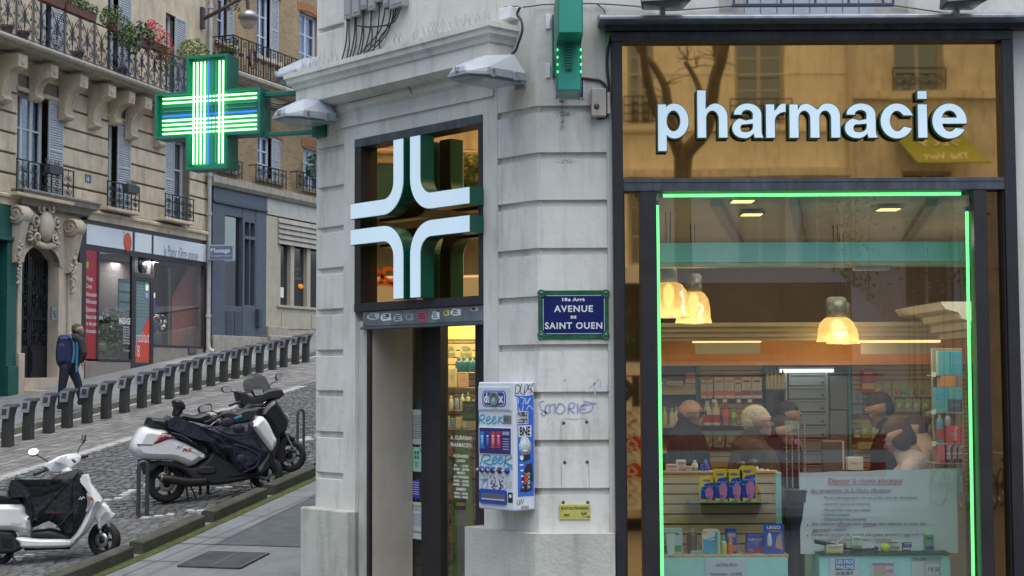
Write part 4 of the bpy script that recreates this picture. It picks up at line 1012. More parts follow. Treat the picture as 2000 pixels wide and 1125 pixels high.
strokes(VSd,[[(1006,770),(1008,752),(1016,756),(1012,768),(1006,768)],[(1019,750),(1016,766),(1024,770),(1024,760)],[(1026,752),(1024,768),(1032,756),(1028,750)],[(1036,750),(1030,758),(1038,762),(1034,770)],[(1042,748),(1036,760),(1043,768)],[(1005,772),(1020,776),(1043,771)]],.005,.0005,BKm,VM)
strokes(VSd,[[(1013,778),(1012,788)],[(1016,776),(1024,779),(1020,790)],[(1027,777),(1026,789),(1036,777),(1030,790)],[(1012,796),(1018,806),(1022,792)],[(1028,800),(1034,792),(1040,800)]],.006,.0035,P_('white_marker',(.55,.6,.72),.5),VM)
strokes(VSd,[[(1011,977),(1010,984),(1014,985),(1015,976),(1016,985)],[(1018,974),(1020,983),(1023,975)]],.005,.0005,P_('brown_marker',(.25,.12,.08),.5),VM)
sbx(1017,988,1032,994,.0005,.0015,P_('label_grey',(.3,.28,.26),.5),'maker_label')
# ------------------------------------------------------------------ window, guard and floodlights above the ledge
UW=thing('upper_window','grey shuttered window with a blue-grey guard rail above the zinc ledge','window',FA.P(FA.px(1590,38)[0],FA.px(1590,38)[1],0))
UG=P_('shutter_bluegrey',(.40,.44,.48),.6,var=.1,sc=5)
MB(FA).pxb(1398,34,1782,42,0,.10).build('sill',P_('sill_grey',(.26,.29,.33),.5),UW,bev=.006)
MB(FA).pxb(1405,-160,1452,33,0,.012).build('jamb',P_('jamb_stone',(.40,.38,.34),.8,var=.15),UW);MB(FA).pxb(1707,-160,1772,33,0,.012).build('jamb',MATS['jamb_stone'],UW)
for u in range(1453,1706,32):MB(FA).pxb(u,-160,u+30.5,33,.0,.02).build('shutter_board',UG,UW,bev=.003)
RB=P_('rail_blue',(.03,.045,.085),.45);MB(FA).pxb(1430,6,1747,12,.12,.15).build('guard_rail',RB,UW,bev=.003)
for u in(1431,1457,1523,1590,1655,1722,1742):MB(FA).pxb(u,-120,u+4,6,.125,.145).build('guard_bar',RB,UW)
for u0,u1 in((1247,1352),(1842,1930)):
 t=thing('floodlight',['dark floodlight seen from below above the letter p','dark floodlight seen from below above the letters ie'][u0>1500],'floodlight',FA.P(FA.px((u0+u1)/2,8,.3)[0],FA.px(u0,8,.3)[1],0),'dark floodlights over the shop front')
 f=FA;a0,b0=FA.px(u0,8,.45);a1,_=FA.px(u1,8,.45);a0+=.01
 hull(MB(FA),[(a0,b0,.5),(a1,b0+.02,.5),(a0+.03,b0+.02,.22),(a1-.03,b0+.02,.22),(a0,b0+.2,.42),(a1,b0+.2,.42),(a0+.05,b0+.2,.22),(a1-.05,b0+.2,.22)]).build('housing',P_('flood_dark',(.06,.07,.08),.5),t,bev=.006)
 hull(MB(FA),[(a0+.02,b0-.004,.48),(a1-.02,b0+.014,.48),(a0+.04,b0+.012,.24),(a1-.04,b0+.012,.24),(a0+.02,b0+.02,.48),(a1-.02,b0+.02,.48),(a0+.04,b0+.02,.24),(a1-.04,b0+.02,.24)]).build('lens',P_('flood_lens',(.20,.26,.22),.15,var=.3),t)
 am=(a0+a1)/2;MB(FA).box(am-.03,am+.03,b0-.09,b0+.03,0,.03).build('wall_plate',LG,t);MB(FA).box(am-.015,am+.015,b0-.03,b0+.02,.03,.26).build('arm',LG,t,bev=.003)
# ------------------------------------------------------------------ far side of the street
def wallgrid(mb,A0,A1,B0,B1,ops,c0,c1):
 xs=sorted(set([A0,A1]+[min(max(x,A0),A1)for o in ops for x in o[:2]]))
 for i in range(len(xs)-1):
  x0,x1=xs[i],xs[i+1]
  if x1-x0<1e-5:continue
  sp=sorted([(max(o[2],B0),min(o[3],B1))for o in ops if o[0]<x1-1e-6 and o[1]>x0+1e-6]);y=B0
  for(a,b)in sp:
   if a>y+1e-5:mb.box(x0,x1,y,a,c0,c1)
   y=max(y,b)
  if y<B1-1e-5:mb.box(x0,x1,y,B1,c0,c1)
def runs(A0,A1,lo,hi,ops):
 xs=[(A0,A1)]
 for o in ops:
  if o[2]<hi-.02 and o[3]>lo+.02:
   n=[]
   for(a,b)in xs:
    if o[1]<=a or o[0]>=b:n.append((a,b));continue
    if o[0]>a:n.append((a,o[0]))
    if o[1]<b:n.append((o[1],b))
   xs=n
 return[r_ for r_ in xs if r_[1]-r_[0]>.08]
def spiral(x,y,r,turns,s0,dr=1,n=14,k=.25):
 return[(x+r*(1-(1-k)*i/n)*math.cos(s0+dr*2*math.pi*turns*i/n),y+r*(1-(1-k)*i/n)*math.sin(s0+dr*2*math.pi*turns*i/n))for i in range(n+1)]
def ironbay(W,H,style=0,r=.009,n=4):
 mb=MB();T=lambda pts,rr=r:mb.tube([(p[0],0,p[1])for p in pts],rr,n)
 T([(0,0),(0,H)],r*1.5);
 if style==0:
  m=W/2
  for s in(-1,1):
   T(smooth_path([(m+s*.03,.06*H,0),(m+s*.30*W,.16*H,0),(m+s*.34*W,.34*H,0),(m+s*.10*W,.50*H,0),(m+s*.06*W,.66*H,0),(m+s*.26*W,.84*H,0),(m+s*.40*W,.93*H,0)],4))
   T(spiral(m+s*.27*W,.22*H,.12*W,1.4,math.pi*(s<0),s));T(spiral(m+s*.30*W,.76*H,.11*W,1.4,math.pi*(s>0),-s));T(spiral(m+s*.16*W,.42*H,.09*W,1.3,0,s))
   T([(m+s*.42*W,0),(m+s*.42*W,H)],r*.8)
   T(smooth_path([(m,.30*H,0),(m+s*.10*W,.55*H,0),(m+s*.20*W,.62*H,0)],4));T(smooth_path([(m,.25*H,0),(m+s*.05*W,.6*H,0),(m+s*.09*W,.72*H,0)],4))
   T(spiral(m+s*.12*W,.12*H,.07*W,1.2,0,-s));T(spiral(m+s*.37*W,.50*H,.06*W,1.2,0,s))
  T([(m,0),(m,.8*H)],r);mb.ell((m,0,.32*H),(.03,.02,.06),6,5)
 elif style==1:
  m=W/2
  for s in(-1,1):
   T(spiral(m+s*.22*W,.72*H,.17*W,1.5,math.pi/2,s));T(spiral(m+s*.22*W,.28*H,.17*W,1.5,-math.pi/2,-s));T([(m+s*.45*W,0),(m+s*.45*W,H)],r*.8)
  T([(m,0),(m,H)]);T(spiral(m,.5*H,.14*W,1,0,1,k=.95))
 else:
  T([(W*.33,0),(W*.33,H)],r*.7);T([(W*.66,0),(W*.66,H)],r*.7);T(spiral(W*.5,.84*H,W*.16,1,0,1,k=.9));T(spiral(W*.5,.16*H,W*.16,1,0,1,k=.9));T(spiral(W*.17,.5*H,W*.13,1.3,0,1));T(spiral(W*.83,.5*H,W*.13,1.3,0,-1))
 return mb
BAYS={}
def railing(par,fr,a0,a1,b0,H,c,style=0,bw=.55,mat=None,r=.009):
 mat=mat or IRON;n=max(1,round((a1-a0)/bw));w_=(a1-a0)/n;key=(style,round(w_,3),round(H,3),mat.name)
 if key not in BAYS:o=ironbay(w_,H,style,r).build('p',mat,None,base=(0,0,0));BAYS[key]=o.data;bpy.data.objects.remove(o)
 ang=math.atan2(fr.U.y,fr.U.x)
 for i in range(n):
  o=bpy.data.objects.new('railing_bay',BAYS[key]);COL.objects.link(o);o.parent=par;o.location=fr.P(a0+i*w_,b0,c)-WL[par];o.rotation_euler=(0,0,ang)
 MB(fr).box(a0-.01,a1+.01,b0+H-.01,b0+H+.02,c-.02,c+.02).build('top_rail',mat,par,bev=.004);MB(fr).box(a0,a1,b0+.03,b0+.05,c-.008,c+.008).build('bottom_rail',mat,par)
 MB(fr).box(a1-.012,a1+.012,b0,b0+H,c-.012,c+.012).build('end_post',mat,par)
def sq(fr,u,v,c=0):return fr.px(u,v,c)
WINW=P_('window_white',(.50,.51,.50),.5,var=.1);SHUT=P_('shutter_grey',(.42,.45,.47),.6,var=.1,sc=6);CURT=M('net_curtain',(.30,.33,.40),.9,var=.35,sc=14,bump=.3,bsc=12)
def louvers(fr,a0,a1,b0,b1,c,par,mat=SHUT,name='shutter'):
 o=MB(fr).box(a0,a1,b0,b1,c-.015,c).build(name,mat,par);mb=MB(fr);n=int((b1-b0)/.06)
 for k in range(n):
  y=b0+.05+(b1-b0-.1)*k/n;mb.add([(a0+.035,y,c),(a1-.035,y,c),(a1-.035,y+.022,c+.022),(a0+.035,y+.022,c+.022),(a1-.035,y+.045,c),(a0+.035,y+.045,c)],[(0,1,2,3),(3,2,4,5),(0,3,5),(1,4,2)])
 mb.build('louvre',mat,o,kind='stuff')
 for x0,x1 in((a0,a0+.035),(a1-.035,a1)):MB(fr).box(x0,x1,b0,b1,c,c+.024).build('stile',mat,o)
 for y0,y1 in((b0,b0+.05),(b1-.05,b1),((b0+b1)/2-.02,(b0+b1)/2+.02)):MB(fr).box(a0+.036,a1-.036,y0,y1,c,c+.026).build('rail',mat,o)
def window(fr,par,a0,a1,b0,b1,dep=.28,leaves=2,bars=3,curtain=True,shut='R',mat=None,fw=.05):
 mat=mat or WINW
 w=MB(fr);x0,x1=a0,a1
 for(p,q,y0,y1)in((x0,x0+fw,b0,b1),(x1-fw,x1,b0,b1),(x0+fw,x1-fw,b1-fw,b1),(x0+fw,x1-fw,b0,b0+fw)):w.box(p,q,y0,y1,-dep,-dep+.06)
 wo=w.build('window',mat,par)
 iw=(x1-x0-2*fw)/leaves
 for i in range(leaves):
  p=x0+fw+iw*i;q=p+iw
  l=MB(fr);
  for(s,t,y0,y1)in((p,p+.04,b0+fw,b1-fw),(q-.04,q,b0+fw,b1-fw)):l.box(s,t,y0,y1,-dep+.005,-dep+.05)
  hh=(b1-b0-2*fw)
  for k in range(bars+1):y=b0+fw+hh*k/bars;l.box(p+.04,q-.04,max(y-.02,b0+fw),min(y+.02,b1-fw),-dep+.01,-dep+.045)
  lo_=l.build('casement',mat,wo)
 MB(fr).box(x0+fw,x1-fw,b0+fw,b1-fw,-dep+.012,-dep+.018).build('pane',GLASSD2,wo)
 if curtain:
  L=[];n=26
  for k in range(n+1):x=x0+fw+(x1-x0-2*fw)*k/n;L.append([(x,b0,-dep-.06+.018*math.sin(k*2.1)),(x,b1,-dep-.06+.018*math.sin(k*2.1))])
  MB(fr).loops(L,0,True,False,False,closed=False).build('curtain',CURT,wo)
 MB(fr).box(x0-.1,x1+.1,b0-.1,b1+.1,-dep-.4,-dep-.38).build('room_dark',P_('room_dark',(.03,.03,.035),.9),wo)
 return wo
GLASSD2=glass('street_glass',.16,(.80,.84,.88))
B10=thing('apartment_building','limestone apartment building with long iron balcony at number 10','building',ST.P(38,3,0))
A0b,A1b=6.0,sq(ST,404,400)[0]
bC=sq(ST,300,440)[1] # string course over the shops (z)
bal_b=sq(ST,150,127,.8)[1] # balcony slab bottom
bal_t=bal_b+.16
TOPB=19.5
def R4(u0,u1,vt,vb,fr=ST):return(sq(fr,u0,vt)[0],sq(fr,u1,vt)[0],sq(fr,u0,vb)[1],sq(fr,u0,vt)[1])
WA=R4(35,126,176,376);WB=R4(212,257,232,404);WC=R4(324,372,275,440)
WA=(WA[0],WA[1],WA[2],WA[3]);hA=WA[3]
WB=(WB[0],WB[1],WA[2],hA);WC=(WC[0],WC[1],WA[2],hA)
U1=(*[sq(ST,u,60)[0]for u in(211,257)],bal_t,bal_t+2.5);U2=(*[sq(ST,u,60)[0]for u in(324,364)],bal_t,bal_t+2.45);U0=(*[sq(ST,u,60)[0]for u in(78,128)],bal_t,bal_t+2.5)
sp=WA[0]-3.4
more=[]
for k in range(5):a=WA[0]-3.2-3.3*k;more.append((a,a+1.3,WA[2],hA));more.append((a,a+1.2,bal_t,bal_t+2.5))
more=[m for m in more if m[0]>A0b+.3]
opsU=[WA,WB,WC,U0,U1,U2]+more
for o in list(opsU):opsU.append((o[0],o[1],bal_t+3.6,bal_t+5.6))
gd=.05
shop_top=bC+.0
mb=MB(ST);wallgrid(mb,A0b,A1b,bC,TOPB,opsU,-.35,-gd);mb.build('wall_core',STONE2,B10)
# rusticated blocks below the balcony, plain ashlar above
ch_=.462;y=bC+.12;g=.05
while y<bal_b-.3:
 for(x0,x1)in runs(A0b,A1b,y,y+ch_,opsU):MB(ST).box(x0,x1,y,y+ch_-g,-gd,0).build('stone_block',STONE,B10,bev=.012)
 y+=ch_
yb=y
mb=MB(ST);wallgrid(mb,A0b,A1b,yb,TOPB,opsU,-gd,-.005);mb.build('upper_wall',STONE,B10)
mb=MB(ST);wallgrid(mb,A0b,A1b,bC,bC+.12-g+.02,[],-gd,-.003);mb.build('base_band',STONE,B10)
# string course above the shops
prof=[(.0,bC-.18),(.06,bC-.17),(.08,bC-.02),(.14,bC),(.15,bC+.06),(.06,bC+.10),(0,bC+.10)]
MB(ST).loops([[(a,b,c)for c,b in prof]for a in(sq(ST,168,430)[0],A1b)],0,False).build('string_course',STONE,B10,bev=.006)
MB(ST).loops([[(a,b,c)for c,b in prof]for a in(A0b,sq(ST,30,400)[0])],0,False).build('string_course',STONE,B10,bev=.006)
# windows
wa=window(ST,B10,WA[0],WA[0]+(WA[1]-WA[0])*.66,WA[2],hA,.25,3,3);louvers(ST,WA[0]+(WA[1]-WA[0])*.68,WA[1]-.01,WA[2],hA,-.03,B10)
wl_=(WB[1]-WB[0])
window(ST,B10,WB[0],WB[0]+wl_*.42,WB[2],hA,.25,1,3);louvers(ST,WB[0]+wl_*.44,WB[1]-.01,WB[2],hA,-.03,B10)
louvers(ST,WC[0],WC[0]+(WC[1]-WC[0])*.36,WC[2],hA,-.03,B10);window(ST,B10,WC[0]+(WC[1]-WC[0])*.38,WC[1],WC[2],hA,.3,1,3)
for U in(U0,U1,U2):
 wl_=U[1]-U[0];window(ST,B10,U[0],U[0]+wl_*.45,U[2],U[3],.22,1,3);louvers(ST,U[0]+wl_*.47,U[1]-.01,U[2],U[3],-.02,B10)
for m_ in more:window(ST,B10,m_[0],m_[1],m_[2],m_[3],.22,2,3)
for o in opsU[:]:
 if o[2]>bal_t+3:MB(ST).box(o[0],o[1],o[2],o[3],-.3,-.25).build('window_pane',DGLASS,B10)
# balcony slab with moulded edge and consoles
slab=[(-.02,bal_b+.0),(.60,bal_b+.0),(.66,bal_b+.03),(.80,bal_b+.04),(.84,bal_b+.09),(.84,bal_t-.02),(.80,bal_t),(-.02,bal_t)]
BS=M('balcony_stone',(.40,.36,.29),.85,var=.2,sc=3,bump=.4,stain=(.10,.11,.07),samt=.85,ssc=2)
sA1=sq(ST,404,220)[0]-.15
MB(ST).loops([[(a,b,c)for c,b in slab]for a in(A0b,sA1)],0,False).build('balcony_slab',BS,B10,bev=.01)
MB(ST).box(A0b,sA1,bal_b-.10,bal_b-.002,-.01,.10).build('cove',STONE,B10,bev=.02)
def console(a,w_,big=True):
 h=1.0 if big else .75;d=.58
 p=[(0,-.0),(d,0),(d+.01,-.05),(d,-.30)]+[(d*(.5-.5*math.cos(math.pi*(.5+.5*t/6)))if False else .17+(d-.17)*(1-math.sin(math.pi/2*t/6)),-.30-(h-.42)*(1-math.cos(math.pi/2*t/6)))for t in range(1,7)]+[(.17,-h+.08),(.22,-h+.05),(.22,-h),(.16,-h-.05),(0,-h-.08)]
 q=[(c,bal_b-.10+b)for c,b in p]
 o=MB(ST).loops([[(x,b,c)for c,b in q]for x in(a-w_/2,a+w_/2)],0,False).build('console',STONE,B10,bev=.012)
 MB(ST).lathe([(.001,0),(.085,0),(.085,.012),(.07,.02),(.06,.008),(.04,.03),(.001,.04)],(a,bal_b-.26,d+.005),'c',16).build('rosette',STONE,o)
 for k in(-1,0,1):
  m_=MB(ST);m_.tube([(a+k*w_*.28,b,c+.004)for c,b in q[4:11]],.012,5);m_.build('flute',STONE,o)
for u,big in((46,1),(108,0),(166,1),(221,1),(260,0),(292,1),(345,1),(-22,1),(-75,1)):console(sq(ST,u,150,.6)[0],.34 if big else .28,big)
# keystone panels above the windows
for W_ in(WA,WB):MB(ST).box(W_[0]-.06,W_[1]+.06,hA,hA+.10,-.05,.03).build('lintel',STONE,B10,bev=.01)
# iron balconies: one long, three window guards
BL=IRON
lb=thing('iron_balcony_railing','long blue-black scrolled iron railing on the stone balcony of number 10','railing',ST.P(30,bal_t,.75))
railing(lb,ST,sq(ST,-60,0)[0],sA1-.05,bal_t,1.02,.75,0,.62,M('iron_bluish',(.035,.045,.065),.5,metal=.3,var=.25,sc=8,bump=.1))
LBL=['wide iron window guard under the three-light window near the carved door','scrolled iron window guard above the white shop fascia','iron window guard nearest the grey drainpipe']
for k,(u0,u1,vt,vb)in enumerate(((33,144,310,373),(210,272,353,402),(323,378,378,423))):
 a0,b1=sq(ST,u0,vt,.3);a1,_=sq(ST,u1,vt+10,.3);b0=sq(ST,u0,vb,.3)[1]
 t=thing('window_guard',LBL[k],'railing',ST.P((a0+a1)/2,b0,.3),'iron window guards of number 10');railing(t,ST,a0,a1,b0,b1-b0,.3,1,.42)
 MB(ST).box(a0,a1,b0-.09,b0-.01,-.05,.34).build('sill',STONE,t,bev=.012)
# house number
t=tag(plate(ST,167,341,178,356,0,.015,ENB,'number_plate',None),'small blue house number plate 10 on the rusticated wall','house number');tx=text("10",ST,*sq(ST,169.5,354,.02),.16,ENW,t,.016,width=.11,bold=.004)
# ---------- ground floor
def gv(u,v,c=0):return sq(ST,u,v,c)
GB0=2.0
a_gs=gv(28,600)[0];a_d0,a_d1=gv(43,600)[0],gv(115,600)[0];a_d2=gv(157,560)[0]
# green shop at the frame edge
GS=thing('green_shop_front','dark green wooden shop front at the edge of the frame','shop front',ST.P(a_gs-1,3.4,0))
GP=P_('shop_green',(.008,.075,.06),.45,var=.2,sc=5);GPD=P_('shop_green_dark',(.006,.045,.038),.35,var=.2)
MB(ST).box(A0b,a_gs,gv(10,470)[1],bC-.19,-.2,.05).build('fascia',GP,GS,bev=.01)
MB(ST).box(gv(9,600)[0],a_gs,GB0,gv(10,470)[1]-.003,-.2,.06).build('pilaster',GP,GS,bev=.01)
MB(ST).box(gv(4,600)[0]-7,gv(9,600)[0],GB0,gv(10,470)[1]-.003,-.2,-.1).build('shutter_panel',GPD,GS)
for k in range(7):
 y=2.9+k*.78;MB(ST).box(gv(4,600)[0]-7,gv(9,600)[0]-.002,y,y+.03,-.1,-.08).build('glazing_bar',GP,GS)
MB(ST).box(gv(9,600)[0],a_gs+.02,GB0,gv(14,715)[1],.06,.12).build('base_block',GP,GS,bev=.01)
MB(ST).box(A0b,a_gs+.03,gv(10,470)[1],gv(10,462)[1],.05,.11).build('moulding',GP,GS,bev=.01)
# carved doorway
DR=thing('carved_stone_doorway','arched stone doorway with carved cartouche and dark wrought iron door','doorway',ST.P((a_d0+a_d1)/2,3.2,0))
SD=M('door_stone',(.44,.38,.30),.8,var=.15,sc=3,bump=.3,stain=(.22,.18,.13),samt=.6)
dtop_=gv(70,478)[1];dbot=gv(60,738)[1];ctop=bC-.02
spring=dtop_-.45
# surround in pieces: pilasters, arch spandrel, steps
MB(ST).box(a_gs+.031,a_d0,GB0,ctop,-.35,.0).build('pilaster',SD,DR,bev=.01)
MB(ST).box(a_d1,a_d2,GB0,ctop,-.5,.0).build('pilaster',SD,DR,bev=.01)
n=12;m_=(a_d0+a_d1)/2;ra=(a_d1-a_d0)/2
ap=[(a_d0,spring)]+[(m_-ra*math.cos(math.pi*k/n),spring+.45*math.sin(math.pi*k/n))for k in range(1,n)]+[(a_d1,spring)]
mb=MB(ST)
for k in range(n):p,q=ap[k],ap[k+1];mb.poly([p,q,(q[0],ctop),(p[0],ctop)],-.35,-.002)
mb.build('arch',SD,DR)
for k in range(n):
 p,q=ap[k],ap[k+1];e=1.13
 f=lambda t:(m_+(t[0]-m_)*e,spring+(t[1]-spring)*e)
 MB(ST).poly([p,q,f(q),f(p)],-.1,.03).build('arch_moulding',SD,DR)
for x0,x1 in((a_gs+.05,a_d0-.12),(gv(130,600)[0],a_d2-.04)):MB(ST).box(x0,x1,GB0,gv(50,500)[1],.0,.07).build('pilaster_face',SD,DR,bev=.015)
MB(ST).box(a_d0-.3,a_d2,GB0,gv(100,700)[1],-.01,.12).build('base_block',SD,DR,bev=.01)if False else None
MB(ST).box(a_gs+.03,a_d0-.05,GB0,gv(35,690)[1],.07,.13).build('base_block',SD,DR,bev=.01);MB(ST).box(a_d1+.1,a_d2,GB0,gv(140,665)[1],.07,.13).build('base_block',SD,DR,bev=.01)
MB(ST).box(a_d0-.02,a_d1+.02,GB0,dbot,-.5,.10).build('door_step',SD,DR,bev=.01);MB(ST).box(a_d0-.05,a_d1+.55,GB0,dbot-.28,.10,.42).build('door_step',SD,DR,bev=.01)
# hood
zc_=gv(60,398)[1]
MB(ST).cornice(gv(34,395)[0]+.1,gv(170,410)[0]-.25,[(0,zc_-.10),(.16,zc_-.06),(.20,zc_+.05),(.30,zc_+.09),(.33,zc_+.20),(.36,zc_+.22),(.36,zc_+.27),(0,zc_+.33)]).build('hood',M('hood_stone',(.25,.23,.20),.85,var=.2,bump=.3,stain=(.08,.075,.065),samt=.8),DR,bev=.008)
# scrolled brackets and cartouche
for u in(36,142):
 a,b=gv(u,455 if u>100 else 430,.12)
 k_=.17
 mb=MB(ST);mb.lathe([(.001,0),(.22,0),(.22,.36),(.001,.36)],(a-.18,b+.12,.16),'a',18);o=mb.build('bracket_scroll',SD,DR,bev=.015)
 for sgn in(-.19,.20):
  mb=MB(ST);P=[(a+sgn,b+.12+.2*(1-i/22)*math.sin(i*.55),.16+.2*(1-i/22)*math.cos(i*.55))for i in range(20)];mb.tube(P,.022,5);mb.build('scroll_rib',SD,o)
 MB(ST).loops([[(x,b_,c_)for c_,b_ in((0,b-.02),(.32,b-.02),(.24,b-.35),(.13,b-.8),(.16,b-.95),(0,b-.98))]for x in(a-.13,a+.13)],0,False).build('bracket_body',SD,DR,bev=.02)
 rr_=random.Random(int(u))
 for k in range(46):
  t=k/46;mb=MB(ST);wdt=.10*(1-t*.7);mb.ell((a+rr_.uniform(-wdt,wdt),b-.3-t*1.15,.17-.05*t+rr_.uniform(0,.04)),(rr_.uniform(.025,.055),rr_.uniform(.03,.06),.035),7,5);mb.build('carved_leaf',SD,DR)
ca,cb=gv(91,442,.15)
mb=MB(ST);mb.ell((ca,cb,.13),(.26,.36,.16),18,12);mb.build('cartouche_boss',SD,DR)
for sgn in(-1,1):
 for(dx_,dy_,r_)in((.20,.42,.14),(.42,.10,.16),(.36,-.28,.13)):
  mb=MB(ST);P=[(ca+sgn*dx_+r_*(1-i/24)*math.cos(sgn*i*.5),cb+dy_+r_*(1-i/24)*math.sin(sgn*i*.5),.12+i*.004)for i in range(20)];mb.tube(P,.032,6);mb.build('carved_scroll',SD,DR)
 for k in range(26):
  mb=MB(ST);th_=random.uniform(-1.2,1.0);mb.ell((ca+sgn*(.34+random.uniform(0,.28)),cb-.05+th_*.33,.08),(random.uniform(.03,.07),random.uniform(.03,.06),.06),7,5,0);mb.build('carved_leaf',SD,DR)
for k in range(9):mb=MB(ST);mb.ell((ca-.34+.085*k,cb-.42-.05*math.sin(k/8*math.pi),.12),(.05,.09,.06),7,6);mb.build('carved_leaf',SD,DR)
# iron door with scrolls
IDK=M('door_iron',(.012,.013,.017),.4,metal=.4,var=.2,bump=.05)
MB(ST).box(a_d0,a_d1,dbot,dtop_,-.36,-.34).build('door_glass',DGLASS,DR)
dh=dtop_-dbot
for x0,x1 in((a_d0,m_-.01),(m_+.01,a_d1)):
 d_=MB(ST);y1=spring+.15
 for s in((x0,x0+.07,dbot,y1),(x1-.07,x1,dbot,dtop_-.1),(x0,x1,dbot,dbot+.75),(x0,x1,dbot+1.35,dbot+1.43)):d_.box(*s,-.335,-.30)
 do=d_.build('door_leaf',IDK,DR);w_=x1-x0
 MB(ST).box(x0+.1,x1-.1,dbot+.12,dbot+.62,-.30,-.28).build('kick_panel',IDK,do,bev=.01)
 for k in range(1,6):MB(ST).box(x0+w_*k/6-.008,x0+w_*k/6+.008,dbot+.76,dtop_-.35,-.33,-.31).build('iron_bar',IDK,do)
 for(yy,r_)in((dbot+1.05,.2),(dbot+.95,.13),(dtop_-.75,.24),(dtop_-1.15,.15),(dbot+1.75,.14)):
  for sg in(-1,1):
   m2=MB(ST);m2.tube([(x,y2,-.30)for x,y2 in spiral((x0+x1)/2+sg*w_*.22,yy,r_*.75,1.5,math.pi*(sg>0),sg,18)],.013,5);m2.build('iron_scroll',IDK,do)
# intercom
ic=thing('intercom','grey metal intercom panel beside the carved doorway','intercom',ST.P(*gv(106,625),.0));MB(ST).pxb(101,599,111,625,0,.04).build('panel',P_('intercom_steel',(.22,.24,.27),.4,metal=.6),ic,bev=.005);MB(ST).lathe([(.001,0),(.03,0),(.001,.006)],(*gv(105,618),.04),'c',10).build('camera_eye',BLACKM,ic)
for v in(608,612):plate(ST,104,v,108,v+2,.04,.045,BLACKM,'call_button',ic,0)
# beauty shop
BSH=thing('beauty_shop_front','beauty institute shop front with white fascia panels and red side panel','shop front',ST.P(gv(280,600)[0],3.9,0))
BF=P_('shop_brown_black',(.022,.016,.018),.4,var=.15)
a_b0,a_b1=gv(150,560)[0]+.01,gv(403,560)[0];tz=gv(164,423)[1]
fz0=gv(164,476)[1] # underside of fascia panels
tz=min(tz,bC-.19)
MB(ST).box(a_b0,gv(164,560)[0],GB0,tz,-.2,.06).build('side_post',BF,BSH,bev=.005)
MB(ST).box(gv(164,560)[0],a_b1,fz0-.14,tz,-.2,.035).build('fascia_board',BF,BSH)
MB(ST).box(gv(395.5,560)[0],a_b1,3,fz0-.142,-.2,.05).build('side_post',BF,BSH,bev=.005)
FW=P_('fascia_white',(.62,.67,.71),.3,var=.03)
def b_at(u,v):return gv(u,v)[1]
fo=[]
for u0,u1 in((164,255),(260,292.5),(297,400)):fo.append(MB(ST).box(gv(u0,500)[0],gv(u1,500)[0],fz0,tz-.09,.035,.05).build('fascia_panel',FW,BSH))
tb_=P_('grey_script',(.12,.13,.14),.5)
text("le Plaisir d'être unique",ST,gv(317,480)[0],gv(317,479)[1]-.30,.46,tb_,fo[2],.052,width=gv(383,490)[0]-gv(317,480)[0],bold=0)
RC=P_('coral_red',(.55,.06,.025),.35,var=.1)
MB(ST).ell((gv(246,465)[0],(fz0+tz)/2-.1,.05),(.20,.26,.004),16,6).build('coral_oval',RC,fo[0])
text("Institut",Fr(ST.P(gv(240,470)[0],fz0+.12,0),ST.V,-ST.U),0,0,.14,tb_,fo[0],.052,width=.5)
rd=P_('panel_red',(.30,.012,.018),.35,var=.1);rb=gv(164,701)[1]
rp_=MB(ST).box(gv(164.5,560)[0],gv(187,560)[0],rb,fz0-.142,-.02,.03).build('red_panel',rd,BSH)
for s,v in(("Visage.",547),("Corps.",562),("Relaxation.",578),("Silhouette.",592),("Épilation.",608),("Beauté des mains",622),("et des pieds",635),("Aromathérapie",650)):text(s,ST,gv(166,v)[0],gv(166,v)[1],.15,WHITE,rp_,.032,width=(.13*len(s)*.36))
plate(ST,166.5,511,173,524,.03,.035,P_('olive_label',(.35,.33,.06),.5),'label',rp_,0)
w1=(gv(191,560)[0],gv(255,560)[0],gv(191,701)[1],fz0-.142);dv=(gv(260,560)[0],gv(295.5,560)[0]);w2=(gv(297.5,560)[0],gv(395,560)[0],gv(298,673)[1],fz0-.142)
MB(ST).box(gv(187,560)[0],w1[0],rb,w1[3],-.02,.045).build('post',BF,BSH);MB(ST).box(w1[1],dv[0],3,w1[3],-.02,.045).build('post',BF,BSH);MB(ST).box(dv[1],w2[0],3,w1[3],-.02,.045).build('post',BF,BSH)
MB(ST).box(w1[0],w1[1],w1[2]-.05,w1[2],-.02,.045).build('sill_bar',BF,BSH);MB(ST).box(w2[0],w2[1],w2[2]-.05,w2[2],-.02,.045).build('sill_bar',BF,BSH)
SGL=glass('shop_glass',.16,(.88,.90,.92))
MB(ST).box(w1[0],w1[1],w1[2],w1[3],.0,.006).build('shop_pane',SGL,BSH);MB(ST).box(w2[0],w2[1],w2[2],w2[3],0,.006).build('shop_pane',SGL,BSH)
SB=M('shop_base_stone',(.24,.21,.19),.8,var=.12,sc=3,bump=.25,stain=(.15,.13,.12),samt=.5)
MB(ST).box(a_b0+.02,dv[0]-.12,GB0,rb-.05,-.2,.03).build('stone_base',SB,BSH,bev=.01);MB(ST).box(dv[1]+.1,a_b1,GB0,w2[2]-.05,-.2,.03).build('stone_base',SB,BSH,bev=.01)
vt_=MB(ST);vt_.box(gv(365,690)[0],gv(382,690)[0],gv(365,692)[1],gv(365,679)[1],.03,.045);vo=vt_.build('vent_grille',BF,BSH)
for k in range(5):y=gv(365,692)[1]+.03+.03*k;MB(ST).box(gv(366,690)[0],gv(381,690)[0],y,y+.012,.045,.055).build('vent_slat',SB,vo)
